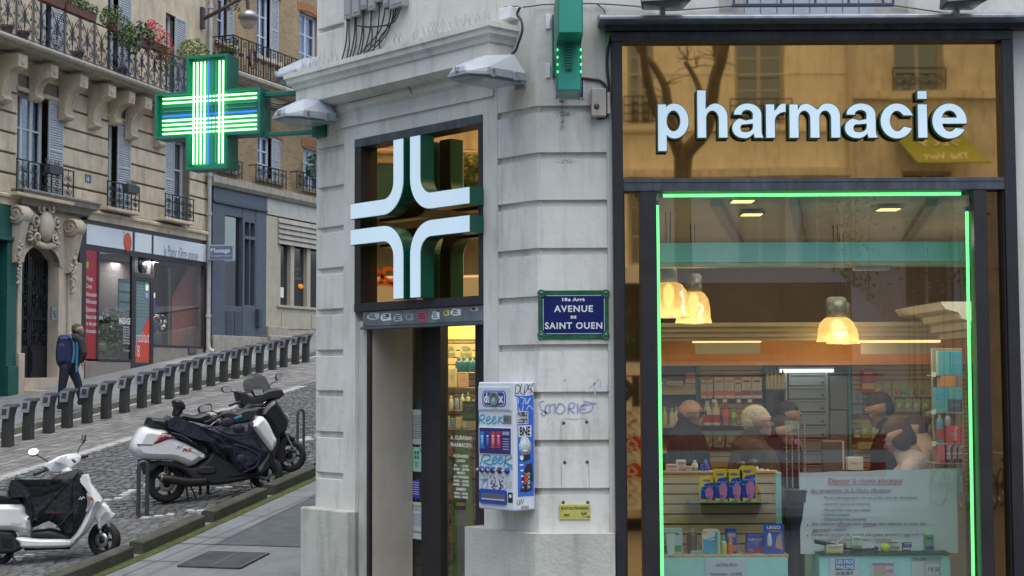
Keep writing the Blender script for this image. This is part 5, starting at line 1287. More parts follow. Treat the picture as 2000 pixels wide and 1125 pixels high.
# shop door
dz0,dz1=gv(262,720)[1],gv(262,541)[1]
MB(ST).box(dv[0],dv[1],dz1+.0,dz1+.12,-.02,.05).build('transom',BF,BSH)
tp=MB(ST).box(dv[0]+.05,dv[1]-.05,dz1+.12,w1[3],-.01,0).build('transom_pane',P_('frosted_pane',(.10,.12,.13),.3),BSH)
MB(ST).lathe([(.001,0),(.26,0),(.001,.01)],((dv[0]+dv[1])/2,dz1+.12+(w1[3]-dz1-.12)*.55,.0),'c',20).build('dark_disc',P_('disc_dark',(.03,.03,.035),.4),tp)
ddr=MB(ST)
for s in((dv[0],dv[0]+.09,dz0,dz1),(dv[1]-.09,dv[1],dz0,dz1),(dv[0]+.09,dv[1]-.09,dz1-.08,dz1),(dv[0]+.09,dv[1]-.09,dz0,dz0+.16)):ddr.box(*s,-.01,.04)
dd=ddr.build('door',BF,BSH)
MB(ST).box(dv[0]+.09,dv[1]-.09,dz0+.16,dz1-.08,.0,.01).build('door_pane',P_('door_film',(.12,.20,.20),.4),dd)
mb=MB(ST);a=dv[0]+.14
while a<dv[1]-.12:
 y=gv(262,640)[1]+.3
 while y<dz1-.15:mb.lathe([(.001,0),(.018,0),(.001,.004)],(a,y,.01),'c',6);y+=.085
 a+=.075
mb.build('dot_film',P_('dots',(.03,.07,.07),.5),dd,kind='stuff')
MB(ST).box(dv[0]+.09,dv[1]-.09,dz0+.16,gv(262,665)[1],.01,.014).build('coral_film',P_('film_lilac',(.28,.22,.24),.4),dd)
mb=MB(ST);q0=dv[0]+.10;mb.poly([(q0,dz0+.18)]+[(q0+.62*math.sin(t/10*math.pi/2)+.02,dz0+.18+1.15*math.sin((t+2)/12*math.pi/2))for t in range(11)]+[(dv[1]-.1,dz0+1.33),(dv[1]-.1,dz0+.18)],.014,.017);mb.build('coral_petal',RC,dd)
text("Institut",ST,dv[0]+.10,gv(262,664)[1]-.05,.42,P_('white_lilac',(.6,.6,.66),.5),dd,.018,width=dv[1]-dv[0]-.22);text("18",ST,dv[0]+.11,gv(262,690)[1]-.08,.42,MATS['white_lilac'],dd,.018,width=.22)
plate(ST,284,547,289,569,.012,.02,P_('card_green',(.12,.35,.1),.5),'door_card',dd,0);plate(ST,284.5,556,290,568,.02,.022,WHITE,'door_card',dd,0);plate(ST,284,572,290,582,.012,.02,P_('card_lilac',(.3,.28,.5),.5),'door_card',dd,0);plate(ST,298,583,303,608,.008,.012,P_('card_violet',(.10,.04,.22),.5),'door_card',BSH,0);plate(ST,298,572,303,582,.008,.012,WHITE,'door_card',BSH,0)
li=bpy.data.lights.new('beauty_shop_fill','AREA');li.energy=90;li.size=1.5;li.shape='RECTANGLE';li.size_y=.5;li.color=(1,.9,.8);lo_=bpy.data.objects.new('beauty_shop_fill',li);COL.objects.link(lo_);lo_.location=ST.P((w1[0]+w2[1])/2,w1[3]-.06,-.5);lo_.rotation_euler=(0,0,-TH)  # unseen area light added to brighten the things in the shop windows
# window dressing
WD=M('shop_dark',(.035,.03,.032),.8,var=.2,bump=0)
mb=MB(ST);x0,x1=w1[0]-.05,w2[1]+.05
mb.box(x0,x1,w1[2]-.4,w1[3],-1.15,-1.13);mb.box(x0,x1,w1[3],w1[3]+.02,-1.15,-.02);mb.build('shop_back_wall',WD,BSH)
mb=MB(ST);mb.box(w1[0],w1[1],w1[2]-.02,w1[2]-.001,-1.28,-.03);mb.box(w2[0],w2[1],w2[2]-.02,w2[2]-.001,-1.28,-.03);mb.build('display_floor',WD,BSH)
bp=thing('lit_product_poster','turquoise product poster inside the first beauty shop window','poster',ST.P(*gv(243,612,-.3),-.3))
MB(ST).pxb(231,545,255,610,-.31,-.3).build('sheet',P_('poster_turq',(.03,.16,.22),.4),bp)
for(u0,v0,u1,v1)in((233,553,254,568),(233,573,254,588),(233,592,254,606),(234,600,244,609)):plate(ST,u0,v0,u1,v1,-.3,-.295,P_('poster_pale',(.28,.42,.46),.4),'picture',bp,0)
text("MASSAGE",ST,gv(232,632)[0],gv(232,632)[1],.22,WHITE,BSH,.008,width=gv(254,632)[0]-gv(232,632)[0],bold=.006)
text("Soins et Beauté au naturel",ST,gv(202,533)[0],gv(202,533)[1],.2,P_('film_grey',(.4,.42,.44),.5),BSH,.008,width=gv(240,533)[0]-gv(202,533)[0])
for k,v in enumerate((640,645,650,655,660,666,671,686)):text(["Relaxant","30 min  30 €","45 min  45 €","60 min  60 €","Californien","Bien-être du corps","et du visage","Tél. sur rendez-vous"][k],ST,gv(240,v)[0],gv(240,v)[1],.07,WHITE,BSH,.008,width=gv(253,v)[0]-gv(240,v)[0])
FOL=M('foliage',(.035,.075,.018),.6,var=.4,sc=20,bump=0);FOL2=M('foliage_light',(.10,.15,.03),.6,var=.4,sc=20,bump=0);FOL3=M('foliage_yellow',(.25,.26,.06),.6,var=.3,sc=20,bump=0)
TER=M('terracotta',(.13,.055,.04),.8,var=.2,sc=8,bump=.2)
def plant(name,label,fr,pts,n,sz,mats,cat='plant',par=None,group=None):
 t=thing(name,label,cat,fr.P(*pts[0][:3]),group)if par is None else par
 for mi,mt in enumerate(mats):
  mb=MB(fr)
  for i in range(n//len(mats)):
   p=random.choice(pts);d=Vector((random.gauss(0,1),random.gauss(0,1),random.gauss(0,1)));d=d/max(d.length,1)*p[3];mb.leaf((p[0]+d.x,p[1]+d.y,p[2]+d.z),sz*random.uniform(.6,1.3))
  mb.build('foliage',mt,t,kind='stuff')
 return t
a,b=gv(205,640,-.6)
plant('window_plant','leafy green plant inside the first beauty shop window',ST,[(a,b,-.6,.4),(a+.4,b+.1,-.7,.4),(a+.3,b-.5,-.6,.3),(gv(233,680)[0],gv(233,680)[1],-.5,.45),(gv(240,665)[0],gv(240,665)[1],-.5,.3)],500,.17,[FOL,FOL2])
sh_=thing('glass_shelf','glass shelf with small jars in the first beauty shop window','shelf',ST.P(*gv(200,690,-.4),-.4));plate(ST,192,683,212,684.5,-.5,-.3,P_('shelf_glass',(.2,.24,.22),.2),'shelf_board',sh_,0)
for i,u in enumerate((194,198,203)):
 a,b=gv(u,683,-.4);o=MB(ST).lathe([(.04,0),(.045,.02),(.045,.14),(.015,.18),(.015,.24),(.001,.24)],(a,b,-.4),'b',10).build('bottle',P_('oil_yellow',(.25,.22,.05),.3),None);tag(o,'yellow oil bottle on the glass shelf, %s from the red panel'%ordn[i],'bottle','oil bottles on the glass shelf')
cvs=[]
L=[];a0_,a1_=gv(345,600,-.7)[0],gv(385,600,-.7)[0]
for k in range(15):t=k/14;x=a0_+(a1_-a0_)*t;L.append([(x,b_,-.85+.25*math.sin(t*math.pi/2))for b_ in(w2[2],w2[2]+1.4+1.2*math.sin(t*math.pi/2))])
cp=MB(ST).loops(L,0,True,False,False,closed=False).build('curved_panel',P_('salmon_panel',(.34,.13,.09),.6),None);tag(cp,'tall salmon coloured curved screen inside the second beauty shop window','screen')
for nm,v0,v1,mt,lb_ in(('upper',517,607,E_('tube_blue',(.25,.42,1),2.2),'blue neon tube standing in the second beauty shop window'),('lower',616,660,E_('tube_warm',(1,.75,.5),2.2),'short warm white tube below the blue one in the beauty shop window')):
 a,b0=gv(388,v1,-.25);_,b1=gv(388,v0,-.25);t=thing('light_tube',lb_,'tube light',ST.P(a,b0,-.25),'tube lights in the beauty shop window');MB(ST).tube([(a,b0,-.25),(a,b1,-.25)],.022,8).build('tube',mt,t);MB(ST).tube([(a,b0-.05,-.25),(a,b0+.02,-.25)],.028,8).build('end_cap',BLACKM,t)
a,b=gv(365,664,-.5);mb=MB(ST)
tw=thing('twig_ornament','bare branching twig ornament in the second beauty shop window','ornament',ST.P(a,b-.3,-.5))
for k in range(18):th_=random.uniform(.2,2.9);r_=random.uniform(.2,.5);mb.tube(smooth_path([(a,b-.3,-.5),(a+.12*math.cos(th_),b-.1+.12*math.sin(th_),-.5),(a+r_*math.cos(th_),b+.05+r_*.8*math.sin(th_),-.5+random.uniform(-.1,.1))],3),.008,3)
mb.build('twig',P_('twig_grey',(.16,.15,.17),.6),tw,kind='stuff')
a,b=gv(306,635,-.4)
plant('white_flower_spray','spray of white dried flowers beside the beauty shop door',ST,[(a,b,-.4,.22),(a+.1,b+.1,-.4,.2)],120,.07,[P_('petal_white',(.5,.48,.44),.7)],'flowers')
sb_=thing('easel_board','dark slanted easel board with small writing in the second shop window','board',ST.P(*gv(306,672,-.4),-.4));mb=MB(ST);a,b=gv(299,671,-.35);mb.poly([(a,b),(a+.5,b),(a+.28,b+.62),(a-.05,b+.62)],-.36,-.33);mb.build('board_face',P_('board_dark',(.04,.06,.06),.5),sb_)
# no-entry reflections are real: the road sign stands across the avenue (built later)
# drainpipe
DPP=thing('drainpipe','pale grey cast iron drainpipe between the limestone and brick buildings','drainpipe',ST.P(gv(408,680)[0],4.8,.1))
PG=P_('pipe_grey',(.36,.37,.36),.6,var=.15,sc=4);pa=gv(408,500,.12)[0]
MB(ST).tube([(pa,gz(pa)+.2,.12),(pa,TOPB,.12)],.062,10).build('pipe',PG,DPP)
for v in(15,165,345,420,620,690):y=gv(408,v,.12)[1];MB(ST).tube([(pa,y,.12),(pa,y+.08,.12)],.085,10).build('pipe_collar',PG,DPP)
MB(ST).tube(smooth_path([(pa,gz(pa)+.42,.12),(pa,gz(pa)+.25,.15),(pa+.02,gz(pa)+.17,.3)],4),.07,8).build('pipe_shoe',PG,DPP)
# massage sign standing out from the wall
ms=thing('massage_sign','small blue-grey sign reading Massage sticking out by the drainpipe','sign',ST.P(pa-.2,gv(408,508)[1],.1))
mY=CAM+ray(408,493)*(ST.P(pa,0,.15).y/ray(408,493).y);MF=Fr((mY.x,mY.y-.15,0),(1,0,0));MSG=P_('sign_bluegrey',(.12,.16,.25),.4)
MB(MF).pxb(407,478,457,508,-.1,0).build('case',P_('sign_edge',(.34,.38,.42),.4),ms,bev=.005);MB(MF).pxb(410,480.5,454,505.5,0,.006).build('face',MSG,ms)
text("Massage",MF,*MF.px(412,493),.17,WHITE,ms,.008,width=MF.px(449,493)[0]-MF.px(412,493)[0],bold=.003);text("Gommage Épilation Hammam",MF,*MF.px(411,501),.06,WHITE,ms,.008,width=MF.px(452,493)[0]-MF.px(411,493)[0])
# street lamp on a bracket
LAM=thing('street_lamp','street lamp with silver dome on a dark bracket from the corner pier','street lamp',ST.P(pa-.35,gv(395,55)[1],.0))
LMM=P_('lamp_bracket',(.05,.035,.045),.5);la,lb0=gv(396,56,.05);lb1=gv(396,14,.05)[1]
MB(ST).box(la-.08,la+.08,lb0,lb1,0,.09).build('bracket_plate',LMM,LAM,bev=.01)
yL=ST.P(la,0,.1).y-.6;f_=lambda u,v,y=yL:CAM+ray(u,v)*(y/ray(u,v).y)
mb=MB();mb.tube(smooth_path([f_(399,36,yL+.5),f_(430,20),f_(455,5),f_(470,-3),f_(482,-2),f_(484,8)],6),.055,8);mb.build('arm',LMM,LAM)
lc=f_(484.5,33);dome=P_('dome_silver',(.30,.30,.29),.35,metal=.6)
mb=MB();k_=.31;mb.lathe([(.001,k_*.62),(k_*.3,k_*.6),(k_*.62,k_*.45),(k_*.85,k_*.2),(k_*.92,-.02),(k_*.88,-.03)],lc,'c',20);mb.build('dome',dome,LAM)
mb=MB();mb.lathe([(k_*.9,-.02),(k_*.92,-.06),(k_*.8,-.06),(k_*.7,-.2),(k_*.4,-.33),(.001,-.36)],lc,'c',20,cap=False);mb.build('bowl',M('bowl_glass',(.35,.33,.28),.1,alpha=.5,var=.1,bump=0),LAM)
mb=MB();mb.tube([lc+Vector((0,0,.15)),f_(484,8)],.05,8);mb.build('neck',LMM,LAM)
# ------------------------------------------------------------------ brick building with the blue and the cream shop
tA=R(21.5);piv=ST.P(A1b+.02,0,0)
S2=Fr((piv.x,piv.y,0),(math.sin(tA),math.cos(tA),0))
def hv(u,v,c=0):return S2.px(u,v,c)
BR=thing('brick_building','yellow brick building with white windows above the blue and cream shops','building',S2.P(4,5,0))
E2b=26.0
brick=bpy.data.materials.new('yellow_brick');brick.use_nodes=True;n_=brick.node_tree.nodes;l_=brick.node_tree.links;b_=n_['Principled BSDF'];b_.inputs['Roughness'].default_value=.85
tc=n_.new('ShaderNodeTexCoord');sx_=n_.new('ShaderNodeSeparateXYZ');l_.new(tc.outputs['Object'],sx_.inputs[0]);cx__=n_.new('ShaderNodeCombineXYZ')
ma=n_.new('ShaderNodeMath');ma.operation='MULTIPLY';ma.inputs[1].default_value=1/math.cos(tA);l_.new(sx_.outputs['Y'],ma.inputs[0]);l_.new(ma.outputs[0],cx__.inputs[0]);l_.new(sx_.outputs['Z'],cx__.inputs[1])
bt_=n_.new('ShaderNodeTexBrick');l_.new(cx__.outputs[0],bt_.inputs['Vector']);bt_.inputs['Scale'].default_value=1;bt_.inputs['Brick Width'].default_value=.23;bt_.inputs['Row Height'].default_value=.075;bt_.inputs['Mortar Size'].default_value=.008;bt_.inputs['Bias'].default_value=-.1
bt_.inputs['Color1'].default_value=(.46,.31,.15,1);bt_.inputs['Color2'].default_value=(.34,.22,.11,1);bt_.inputs['Mortar'].default_value=(.40,.34,.25,1)
no=n_.new('ShaderNodeTexNoise');no.inputs['Scale'].default_value=1.2;mx=n_.new('ShaderNodeMix');mx.data_type='RGBA';mx.blend_type='MULTIPLY';mx.inputs[0].default_value=.5;l_.new(tc.outputs['Object'],no.inputs['Vector']);l_.new(bt_.outputs['Color'],mx.inputs[6]);l_.new(no.outputs['Fac'],mx.inputs[7]);l_.new(mx.outputs[2],b_.inputs['Base Color'])
bp=n_.new('ShaderNodeBump');bp.inputs['Strength'].default_value=.6;bp.inputs['Distance'].default_value=.02;bp.invert=True;l_.new(bt_.outputs['Fac'],bp.inputs['Height']);l_.new(bp.outputs[0],b_.inputs['Normal'])
cop=hv(414,342)[1];
def R5(u0,u1,vt,vb,um=None):return(hv(u0,vt)[0],hv(u1,vt)[0],hv(u0,vb)[1],hv(u0,vt)[1])
W1=R5(502,545,-30,88);W0=R5(424,458,-40,80);W2=R5(585,622,20,118);V1=R5(503,548,262,345);V2=R5(592,630,258,350);V0=R5(425,460,215,320)
zt=V1[3];V0=(V0[0],V0[1],V1[2],zt);V2=(V2[0],V2[1],V1[2],zt)
zu=W2[3];zb_u=W1[2]-.3;W1=(W1[0],W1[1],zb_u,zu);W0=(W0[0],W0[1],zb_u,zu);W2=(W2[0],W2[1],zb_u,zu)
ops2=[W0,W1,W2,V0,V1,V2]
k=W2[1]+1.2
while k<E2b-2:ops2+=[(k,k+1.1,V1[2],zt),(k,k+1.1,zb_u,zu)];k+=2.6
for o in list(ops2)[:3]+ops2[6::2]:ops2.append((o[0],o[1],zu+1.2,zu+3.0))
mb=MB(S2);wallgrid(mb,0,E2b,cop,19,ops2,-.35,0);mb.build('brick_wall',brick,BR)
WB2=P_('window_bluewhite',(.50,.56,.66),.5)
for i,o in enumerate(ops2):
 if i in(0,1,3,4):
  w_=o[1]-o[0];window(S2,BR,o[0],o[0]+w_*.62,o[2],o[3],.2,1 if i in(0,3)else 2,3,True,mat=WB2);louvers(S2,o[0]+w_*.64,o[1],o[2],o[3],-.03,BR)
 else:window(S2,BR,o[0],o[1],o[2],o[3],.2,2,3,True,mat=WB2)
 MB(S2).box(o[0]-.1,o[1]+.1,o[2]-.12,o[2]-.002,-.1,.10).build('sill',STONE,BR,bev=.01)
 n=9
 mb=MB(S2);x0,x1=o[0],o[1]
 for j in range(n):p=x0-.12+(x1-x0+.24)*j/n;q=x0-.12+(x1-x0+.24)*(j+1)/n;mb.box(p+.008,q-.008,o[3]+.002+.07*math.sin((j+.5)/n*math.pi),o[3]+.25+.07*math.sin((j+.5)/n*math.pi),0,.03)
 mb.build('brick_lintel',P_('lintel_brick',(.33,.14,.06),.8,var=.2,sc=9),BR,kind='stuff')
# balcony
b2b=hv(457,150,.7)[1];bt2=b2b+.28;bH=.98
s2a=hv(418,50)[0];BA0=hv(457,45,.75)[0]
slab=[(-.02,b2b),(.55,b2b),(.62,b2b+.05),(.78,b2b+.07),(.80,b2b+.16),(.78,b2b+.2),(-.02,b2b+.2)]
MB(S2).loops([[(a,b,c)for c,b in slab]for a in(BA0-.05,E2b)],0,False).build('balcony_slab',BS,BR,bev=.01)
MB(S2).box(BA0,E2b,b2b-.3,b2b-.002,0,.18).build('cornice',STONE,BR,bev=.03)
IRD=M('iron_black',(.016,.017,.022),.5,metal=.3,var=.2,bump=.05)
r2=thing('iron_balcony_railing','black patterned iron railing round the balcony of the brick building','railing',S2.P(BA0,b2b+.2,.75))
railing(r2,S2,BA0,BA0+12,b2b+.2,bH,.74,2,.42,IRD,.014)
SE=Fr(S2.P(BA0,0,0),S2.W,(0,0,1));railing(r2,Fr(S2.P(BA0,0,0.0),S2.W),0.0,.74,b2b+.2,bH,0,2,.37,IRD,.014)
a=BA0+1.0
while a<BA0+10:
 mb=MB(S2)
 for q in(.16,.22):mb.tube([(a+q*math.cos(t*.4),b2b+.2+bH/2+q*1.3*math.sin(t*.4),.76)for t in range(16)],.02,5,closed=True)
 mb.build('medallion',IRD,r2);a+=2.1
for i,(u0,u1,vt,vb)in enumerate(((500,559,321,357),(580,640,334,368),(430,473,307,341))):
 t=thing('window_guard',['iron window guard on the brick wall above the blue shop','iron window guard with a green plant box at the corner building edge','iron window guard half hidden behind the neon cross'][i],'railing',S2.P(*hv((u0+u1)/2,vb,.25),.25),'iron window guards of the brick building')
 a0,b1=hv(u0,vt,.25);a1,_=hv(u1,vt+6,.25);b0=hv(u0,vb,.25)[1];railing(t,S2,a0,a1,b0,b1-b0,.25,1,.4,IRD)
 MB(S2).box(a0-.01,a0+.01,b1-.03,b1,0,.25).build('side_bar',IRD,t)
# coping over the shops
CPN=M('coping_stone',(.33,.30,.25),.85,var=.2,sc=3,bump=.35,stain=(.16,.14,.11),samt=.7)
mb=MB(S2);mb.loops([[(a,b,c)for c,b in((-.02,cop-.32),(.14,cop-.32),(.22,cop-.22),(.22,cop-.03),(.0,cop))]for a in(.0,E2b)],0,False);mb.build('coping',CPN,BR,bev=.01)
# blue shop
BS_=thing('blue_shop_front','slate blue wooden shop front with narrow tall windows','shop front',S2.P(hv(465,600)[0],5.6,0))
BLU=P_('shop_slate_blue',(.075,.092,.118),.5,var=.12,sc=4);BLD=P_('shop_slate_dark',(.045,.058,.078),.5,var=.12)
x0,x1=hv(413,500)[0],hv(518,500)[0];ct=cop-.33;bzb=hv(465,655)[1]
fbz=hv(413,391)[1]
MB(S2).box(x0,x1,fbz,ct,-.2,.06).build('fascia_board',BLU,BS_,bev=.01)
MB(S2).box(x0,x1,fbz-.06,fbz-.002,-.2,.10).build('fascia_moulding',BLD,BS_,bev=.01)
wx0,wx1=hv(437,500)[0],hv(472,500)[0];dx0,dx1=hv(475,500)[0],hv(498,500)[0]
wt=fbz-.35;wb=hv(437,596)[1]
gb=4.0
for a0,a1 in((x0,wx0),(wx1,dx0),(dx1,x1)):MB(S2).box(a0,a1,gb,fbz-.062,-.2,.04).build('pilaster',BLU,BS_,bev=.01)
MB(S2).box(wx0,wx1,wt,fbz-.062,-.2,.02).build('panel',BLU,BS_);MB(S2).box(dx0,dx1,wt-.1,fbz-.062,-.2,.02).build('panel',BLU,BS_)
MB(S2).box(wx0,wx1,gb,wb,-.2,.02).build('stall_board',BLU,BS_,bev=.01)
for q in(.1,.56):MB(S2).box(wx0+(wx1-wx0)*q,wx0+(wx1-wx0)*(q+.34),wb-1.25,wb-.15,.02,.045).build('raised_panel',BLD,BS_,bev=.015)
for k in range(4):
 for q in(.14,.60):MB(S2).box(wx0+(wx1-wx0)*q,wx0+(wx1-wx0)*(q+.26),wb-1.15+k*.07,wb-1.12+k*.07,.045,.06).build('vent_slat',BLU,BS_)
MB(S2).box(wx0,wx1,wb,wt,-.1,-.09).build('shop_pane',glass('blue_shop_glass',.3,(.5,.55,.58)),BS_)
MB(S2).box(dx0,dx1,bzb,wt-.1,-.12,-.11).build('shop_pane',DGLASS,BS_)
MB(S2).box(wx0-.2,dx1+.2,3.5,wt+.4,-.5,-.48).build('room_dark',P_('room_grey',(.10,.12,.125),.9),BS_)
zz=hv(480,463)[1];MB(S2).box(dx0,dx1,zz-.06,zz+.04,-.11,.03).build('door_bar',BLU,BS_);MB(S2).box(dx0,dx1,gb,hv(480,596)[1],-.11,.03).build('door_panel',BLU,BS_,bev=.01)
for a in(dx0,(dx0+dx1)/2-.02,dx1-.05):MB(S2).box(a,a+.05,gb,wt-.1,-.108,.025).build('door_stile',BLU,BS_)
MB(S2).box(x0,x1+.05,gb-1,hv(430,655)[1],-.3,.09).build('stone_base',CPN,BS_,bev=.015)
MB(S2).box(hv(497,630)[0],hv(503,630)[0],hv(500,640)[1],hv(500,604)[1],.04,.16).build('box',BLD,BS_,bev=.01)
# cream shop
CR_=thing('cream_shop_front','cream painted shop front with slatted blind box and dark panes','shop front',S2.P(hv(570,600)[0],6,0))
CRM=M('shop_cream',(.40,.36,.27),.6,var=.1,sc=4,bump=.1,stain=(.22,.19,.14),samt=.4)
y0,y1=x1+.02,hv(700,500)[0]
MB(S2).box(y0,y1,hv(520,418)[1],ct,-.2,.05).build('fascia_board',M('cream_pale',(.46,.45,.41),.6,var=.1,bump=.1,stain=(.3,.26,.18),samt=.6,ssc=3),CR_)
top_=hv(520,420)[1];base_t=hv(520,596)[1]
p1=hv(541,500)[0]
MB(S2).box(y0,p1,4.5,top_-.003,-.2,.03).build('pilaster',CRM,CR_,bev=.01)
bl_b=hv(545,476)[1]
for k in range(5):
 yy=top_-.02-k*(top_-bl_b)/5;L=[[(a,yy-(top_-bl_b)/5*.9,.02),(a,yy-(top_-bl_b)/5*.9,.10),(a,yy,.05),(a,yy,0)]for a in(p1,y1)];MB(S2).loops(L,0,False).build('blind_slat',M('cream_slat',(.36,.33,.28),.7,var=.15,bump=.1,stain=(.15,.12,.1),samt=.6),CR_)
MB(S2).box(p1,y1,base_t-0,bl_b,-.16,-.14).build('shop_pane',DGLASS,CR_)
for u in(541,568,600):a=hv(u,550)[0];MB(S2).box(a,a+.22,base_t,bl_b,-.15,.0).build('post',CRM,CR_,bev=.01)
MB(S2).box(p1,y1,4.5,base_t,-.2,.02).build('stall_board',CRM,CR_);MB(S2).box(p1-.05,y1,base_t-.04,base_t+.04,.0,.09).build('sill',CRM,CR_,bev=.01)
for k,u in enumerate((545,573,604)):a=hv(u,620)[0];MB(S2).box(a+.1,a+1.0,hv(u,655)[1]+.2,base_t-.2,.02,.045).build('raised_panel',CRM,CR_,bev=.02)
for s,v in(("STUDIO",528),("DU",537),("PEKINOIS",546)):text(s,S2,hv(586,v)[0],hv(586,v)[1],.13,P_('dim_letter',(.20,.17,.14),.6),CR_,-.13,align='C',width=.085*len(s))
plate(S2,546,561,554,581,-.13,-.12,WHITE,'notice',CR_,0)
MB(S2).ell((*hv(594,559),-.12),(.18,.08,.02),10,6).build('orange_shade',P_('orange_shade',(.40,.13,.02),.5,emis=(1,.35,.05),es=.25),CR_)
MB(S2).box(y0,p1+.5,gb-.5,hv(528,637)[1],.03,.12).build('stone_base',CPN,CR_,bev=.02)
MB(S2).box(y0,y1,gb-.5,hv(560,657)[1],-.1,.2).build('stone_kerb',CPN,CR_,bev=.02)
# extra: end filler behind the corner pharmacy
# ---------- flowers and pots on the railings
def box_planter(u,v,w_,label,c=.86,h=.2,fr=ST,mat=None):
 a,b=fr.px(u,v,c);t=thing('flower_box',label,'flower box',fr.P(a,b,c),'flower pots and boxes on the balconies')
 mb=MB(fr);mb.loops([[(a-w_/2*k,b+y,c-.09*k),(a+w_/2*k,b+y,c-.09*k),(a+w_/2*k,b+y,c+.09*k),(a-w_/2*k,b+y,c+.09*k)][::-1]for k,y in((.9,0),(1,h))],0,False);mb.build('trough',mat or TER,t,bev=.01);return t,a,b+h
rail_z=bal_t+1.02
for i,(u,v,w_,lb_)in enumerate([(100,10,.9,'long brown flower box, first from the frame edge on the long balcony'),(142,27,.8,'long brown flower box in the middle of the three at the upper railing'),(168,38,.7,'long brown flower box, third from the frame edge, with white flowers')]):
 t,a,b=box_planter(u,v,w_,lb_)
 plant('','',ST,[(a+x,b+.08,.86,.14)for x in(-.3,-.1,.1,.3)],240,.085,[FOL,FOL2],par=t)
 if i==2:plant('','',ST,[(a+.1,b+.15,.88,.15)],50,.04,[P_('petal_white2',(.6,.6,.58),.6)],par=t)
t,a,b=box_planter(220,61,.26,'small terracotta pot with trailing green plant on the railing',h=.26)
plant('','',ST,[(a,b+.1,.86,.28),(a+.25,b-.1,.9,.3),(a+.45,b-.35,.9,.22),(a-.2,b+.02,.86,.2),(a+.5,b-.1,.9,.25)],1500,.065,[FOL,FOL2],par=t)
t,a,b=box_planter(277,92,.75,'terracotta trough with ivy leaves on the railing by the pink flowers')
plant('','',ST,[(a-.4,b+.05,.88,.25),(a-.15,b+.15,.88,.25),(a-.5,b-.3,.9,.18),(a+.15,b+.1,.9,.2)],420,.13,[FOL,M('ivy_pale',(.12,.17,.10),.6,var=.3,bump=0)],par=t)
t,a,b=box_planter(302,98,.8,'flower trough full of pink azaleas on the iron railing')
PK=M('azalea_pink',(.62,.05,.085),.6,var=.3,sc=30,bump=0);PK2=M('azalea_light',(.75,.16,.2),.6,var=.2,sc=30,bump=0)
plant('','',ST,[(a-.1,b+.22,.9,.26),(a+.15,b+.15,.92,.25),(a+.4,b+.0,.92,.25),(a-.25,b+.42,.9,.12),(a+.55,b-.15,.9,.16)],1100,.055,[PK,PK2,PK],par=t)
plant('','',ST,[(a+.3,b-.2,.9,.3),(a+.5,b-.4,.9,.25),(a,b-.05,.88,.3)],600,.07,[FOL,FOL2],par=t)
a,b=gv(378,100,.5)
plant('potted_bush','yellow-green potted bush at the drainpipe end of the long balcony',ST,[(a,b,.5,.35),(a-.3,b-.1,.5,.3),(a+.3,b-.05,.5,.3),(a,b-.35,.5,.25)],800,.10,[FOL3,FOL2])
for i,(u,v)in enumerate(((50,68),(157,106),(243,140),(20,5))):
 a,b=gv(u,v,.62);o=MB(ST).lathe([(.001,0),(.09,0),(.13,.2),(.15,.2),(.15,.26),(.12,.26),(.11,.2),(.001,.2)],(a,bal_t,.55),'b',14).build('terracotta_pot',TER,None);tag(o,['terracotta pot on the balcony floor under the first flower box','terracotta pot on the balcony floor under the white flowers','terracotta pot on the balcony floor below the ivy trough','terracotta pot standing high at the corner of the frame'][i],'flower pot','terracotta pots on the balcony floor')
GB_=P_('planter_dark',(.05,.055,.06),.6)
for i,(u,v,w_,lb_)in enumerate([(104,340,.55,'dark grey plastic flower box with dry stalks on the wide window guard'),(255,377,.55,'dark grey plastic flower box on the middle window guard')]):
 t,a,b=box_planter(u,v,w_,lb_,c=.36,mat=GB_);mb=MB(ST)
 for k in range(60):x=a+random.uniform(-w_/2,w_/2);mb.tube([(x,b,.36),(x+random.uniform(-.05,.05),b+random.uniform(.05,.16),.36+random.uniform(-.05,.05))],.003,3)
 mb.build('dry_stalks',P_('dry_stalk',(.16,.13,.09),.8),t,kind='stuff')
a,b=S2.px(605,345,.3);t,a,b=box_planter(609,345,.5,'green plant box on the last window guard by the corner building',c=.3,fr=S2,mat=P_('planter_green',(.01,.05,.035),.5));plant('','',S2,[(a,b+.1,.3,.18),(a,b+.35,.3,.13)],300,.08,[FOL,FOL2],par=t)
a,b=S2.px(446,90,.4)
plant('box_ball','clipped round dark bush behind the black balcony railing',S2,[(a+.25*math.cos(k)*math.sin(j),b+.25*math.cos(j),.4+.25*math.sin(k)*math.sin(j),.1)for k in range(8)for j in range(1,4)],900,.05,[FOL])
plant('hanging_plant','thin hanging plant above the black balcony beside the street lamp',S2,[(a+.1,b+1.2+.25*k,.5,.22)for k in range(4)],260,.10,[FOL,P_('leaf_dry',(.14,.12,.07),.7)])
# ------------------------------------------------------------------ bike dock posts
BOX=[(15,875),(55,861),(95,848),(131,838),(170,829),(207,820),(243,808),(277,799),(305,791),(331,781),(360,772),(385,764),(412,756),(437,748),(460,742),(483,736),(507,730),(532,724),(554,719),(577,713),(597,709)]
ss=[gpx(u,v)for u,v in BOX];lat_=-15.62
print('dock lat',[round(x[1],2)for x in ss])
DK=M('dock_dark_grey',(.028,.029,.029),.6,var=.2,sc=6,bump=.1,stain=(.09,.09,.085),samt=.5,ssc=3);DKS=M('dock_silver',(.50,.50,.52),.32,metal=.75,var=.15,sc=8,bump=.05);DKV=P_('dock_violet_grey',(.13,.12,.15),.4)
BT=Fr((0,0,0),(0,-1,0)) # local build: a towards the street foot, b up, c sideways
t=thing('bike_dock_post','x','bike dock',(0,0,0))
side=[(-.155,0),(.155,0),(.150,.25),(.160,.42),(.19,.56),(.235,.675),(-.10,.70),(-.125,.55),(-.150,.35)]
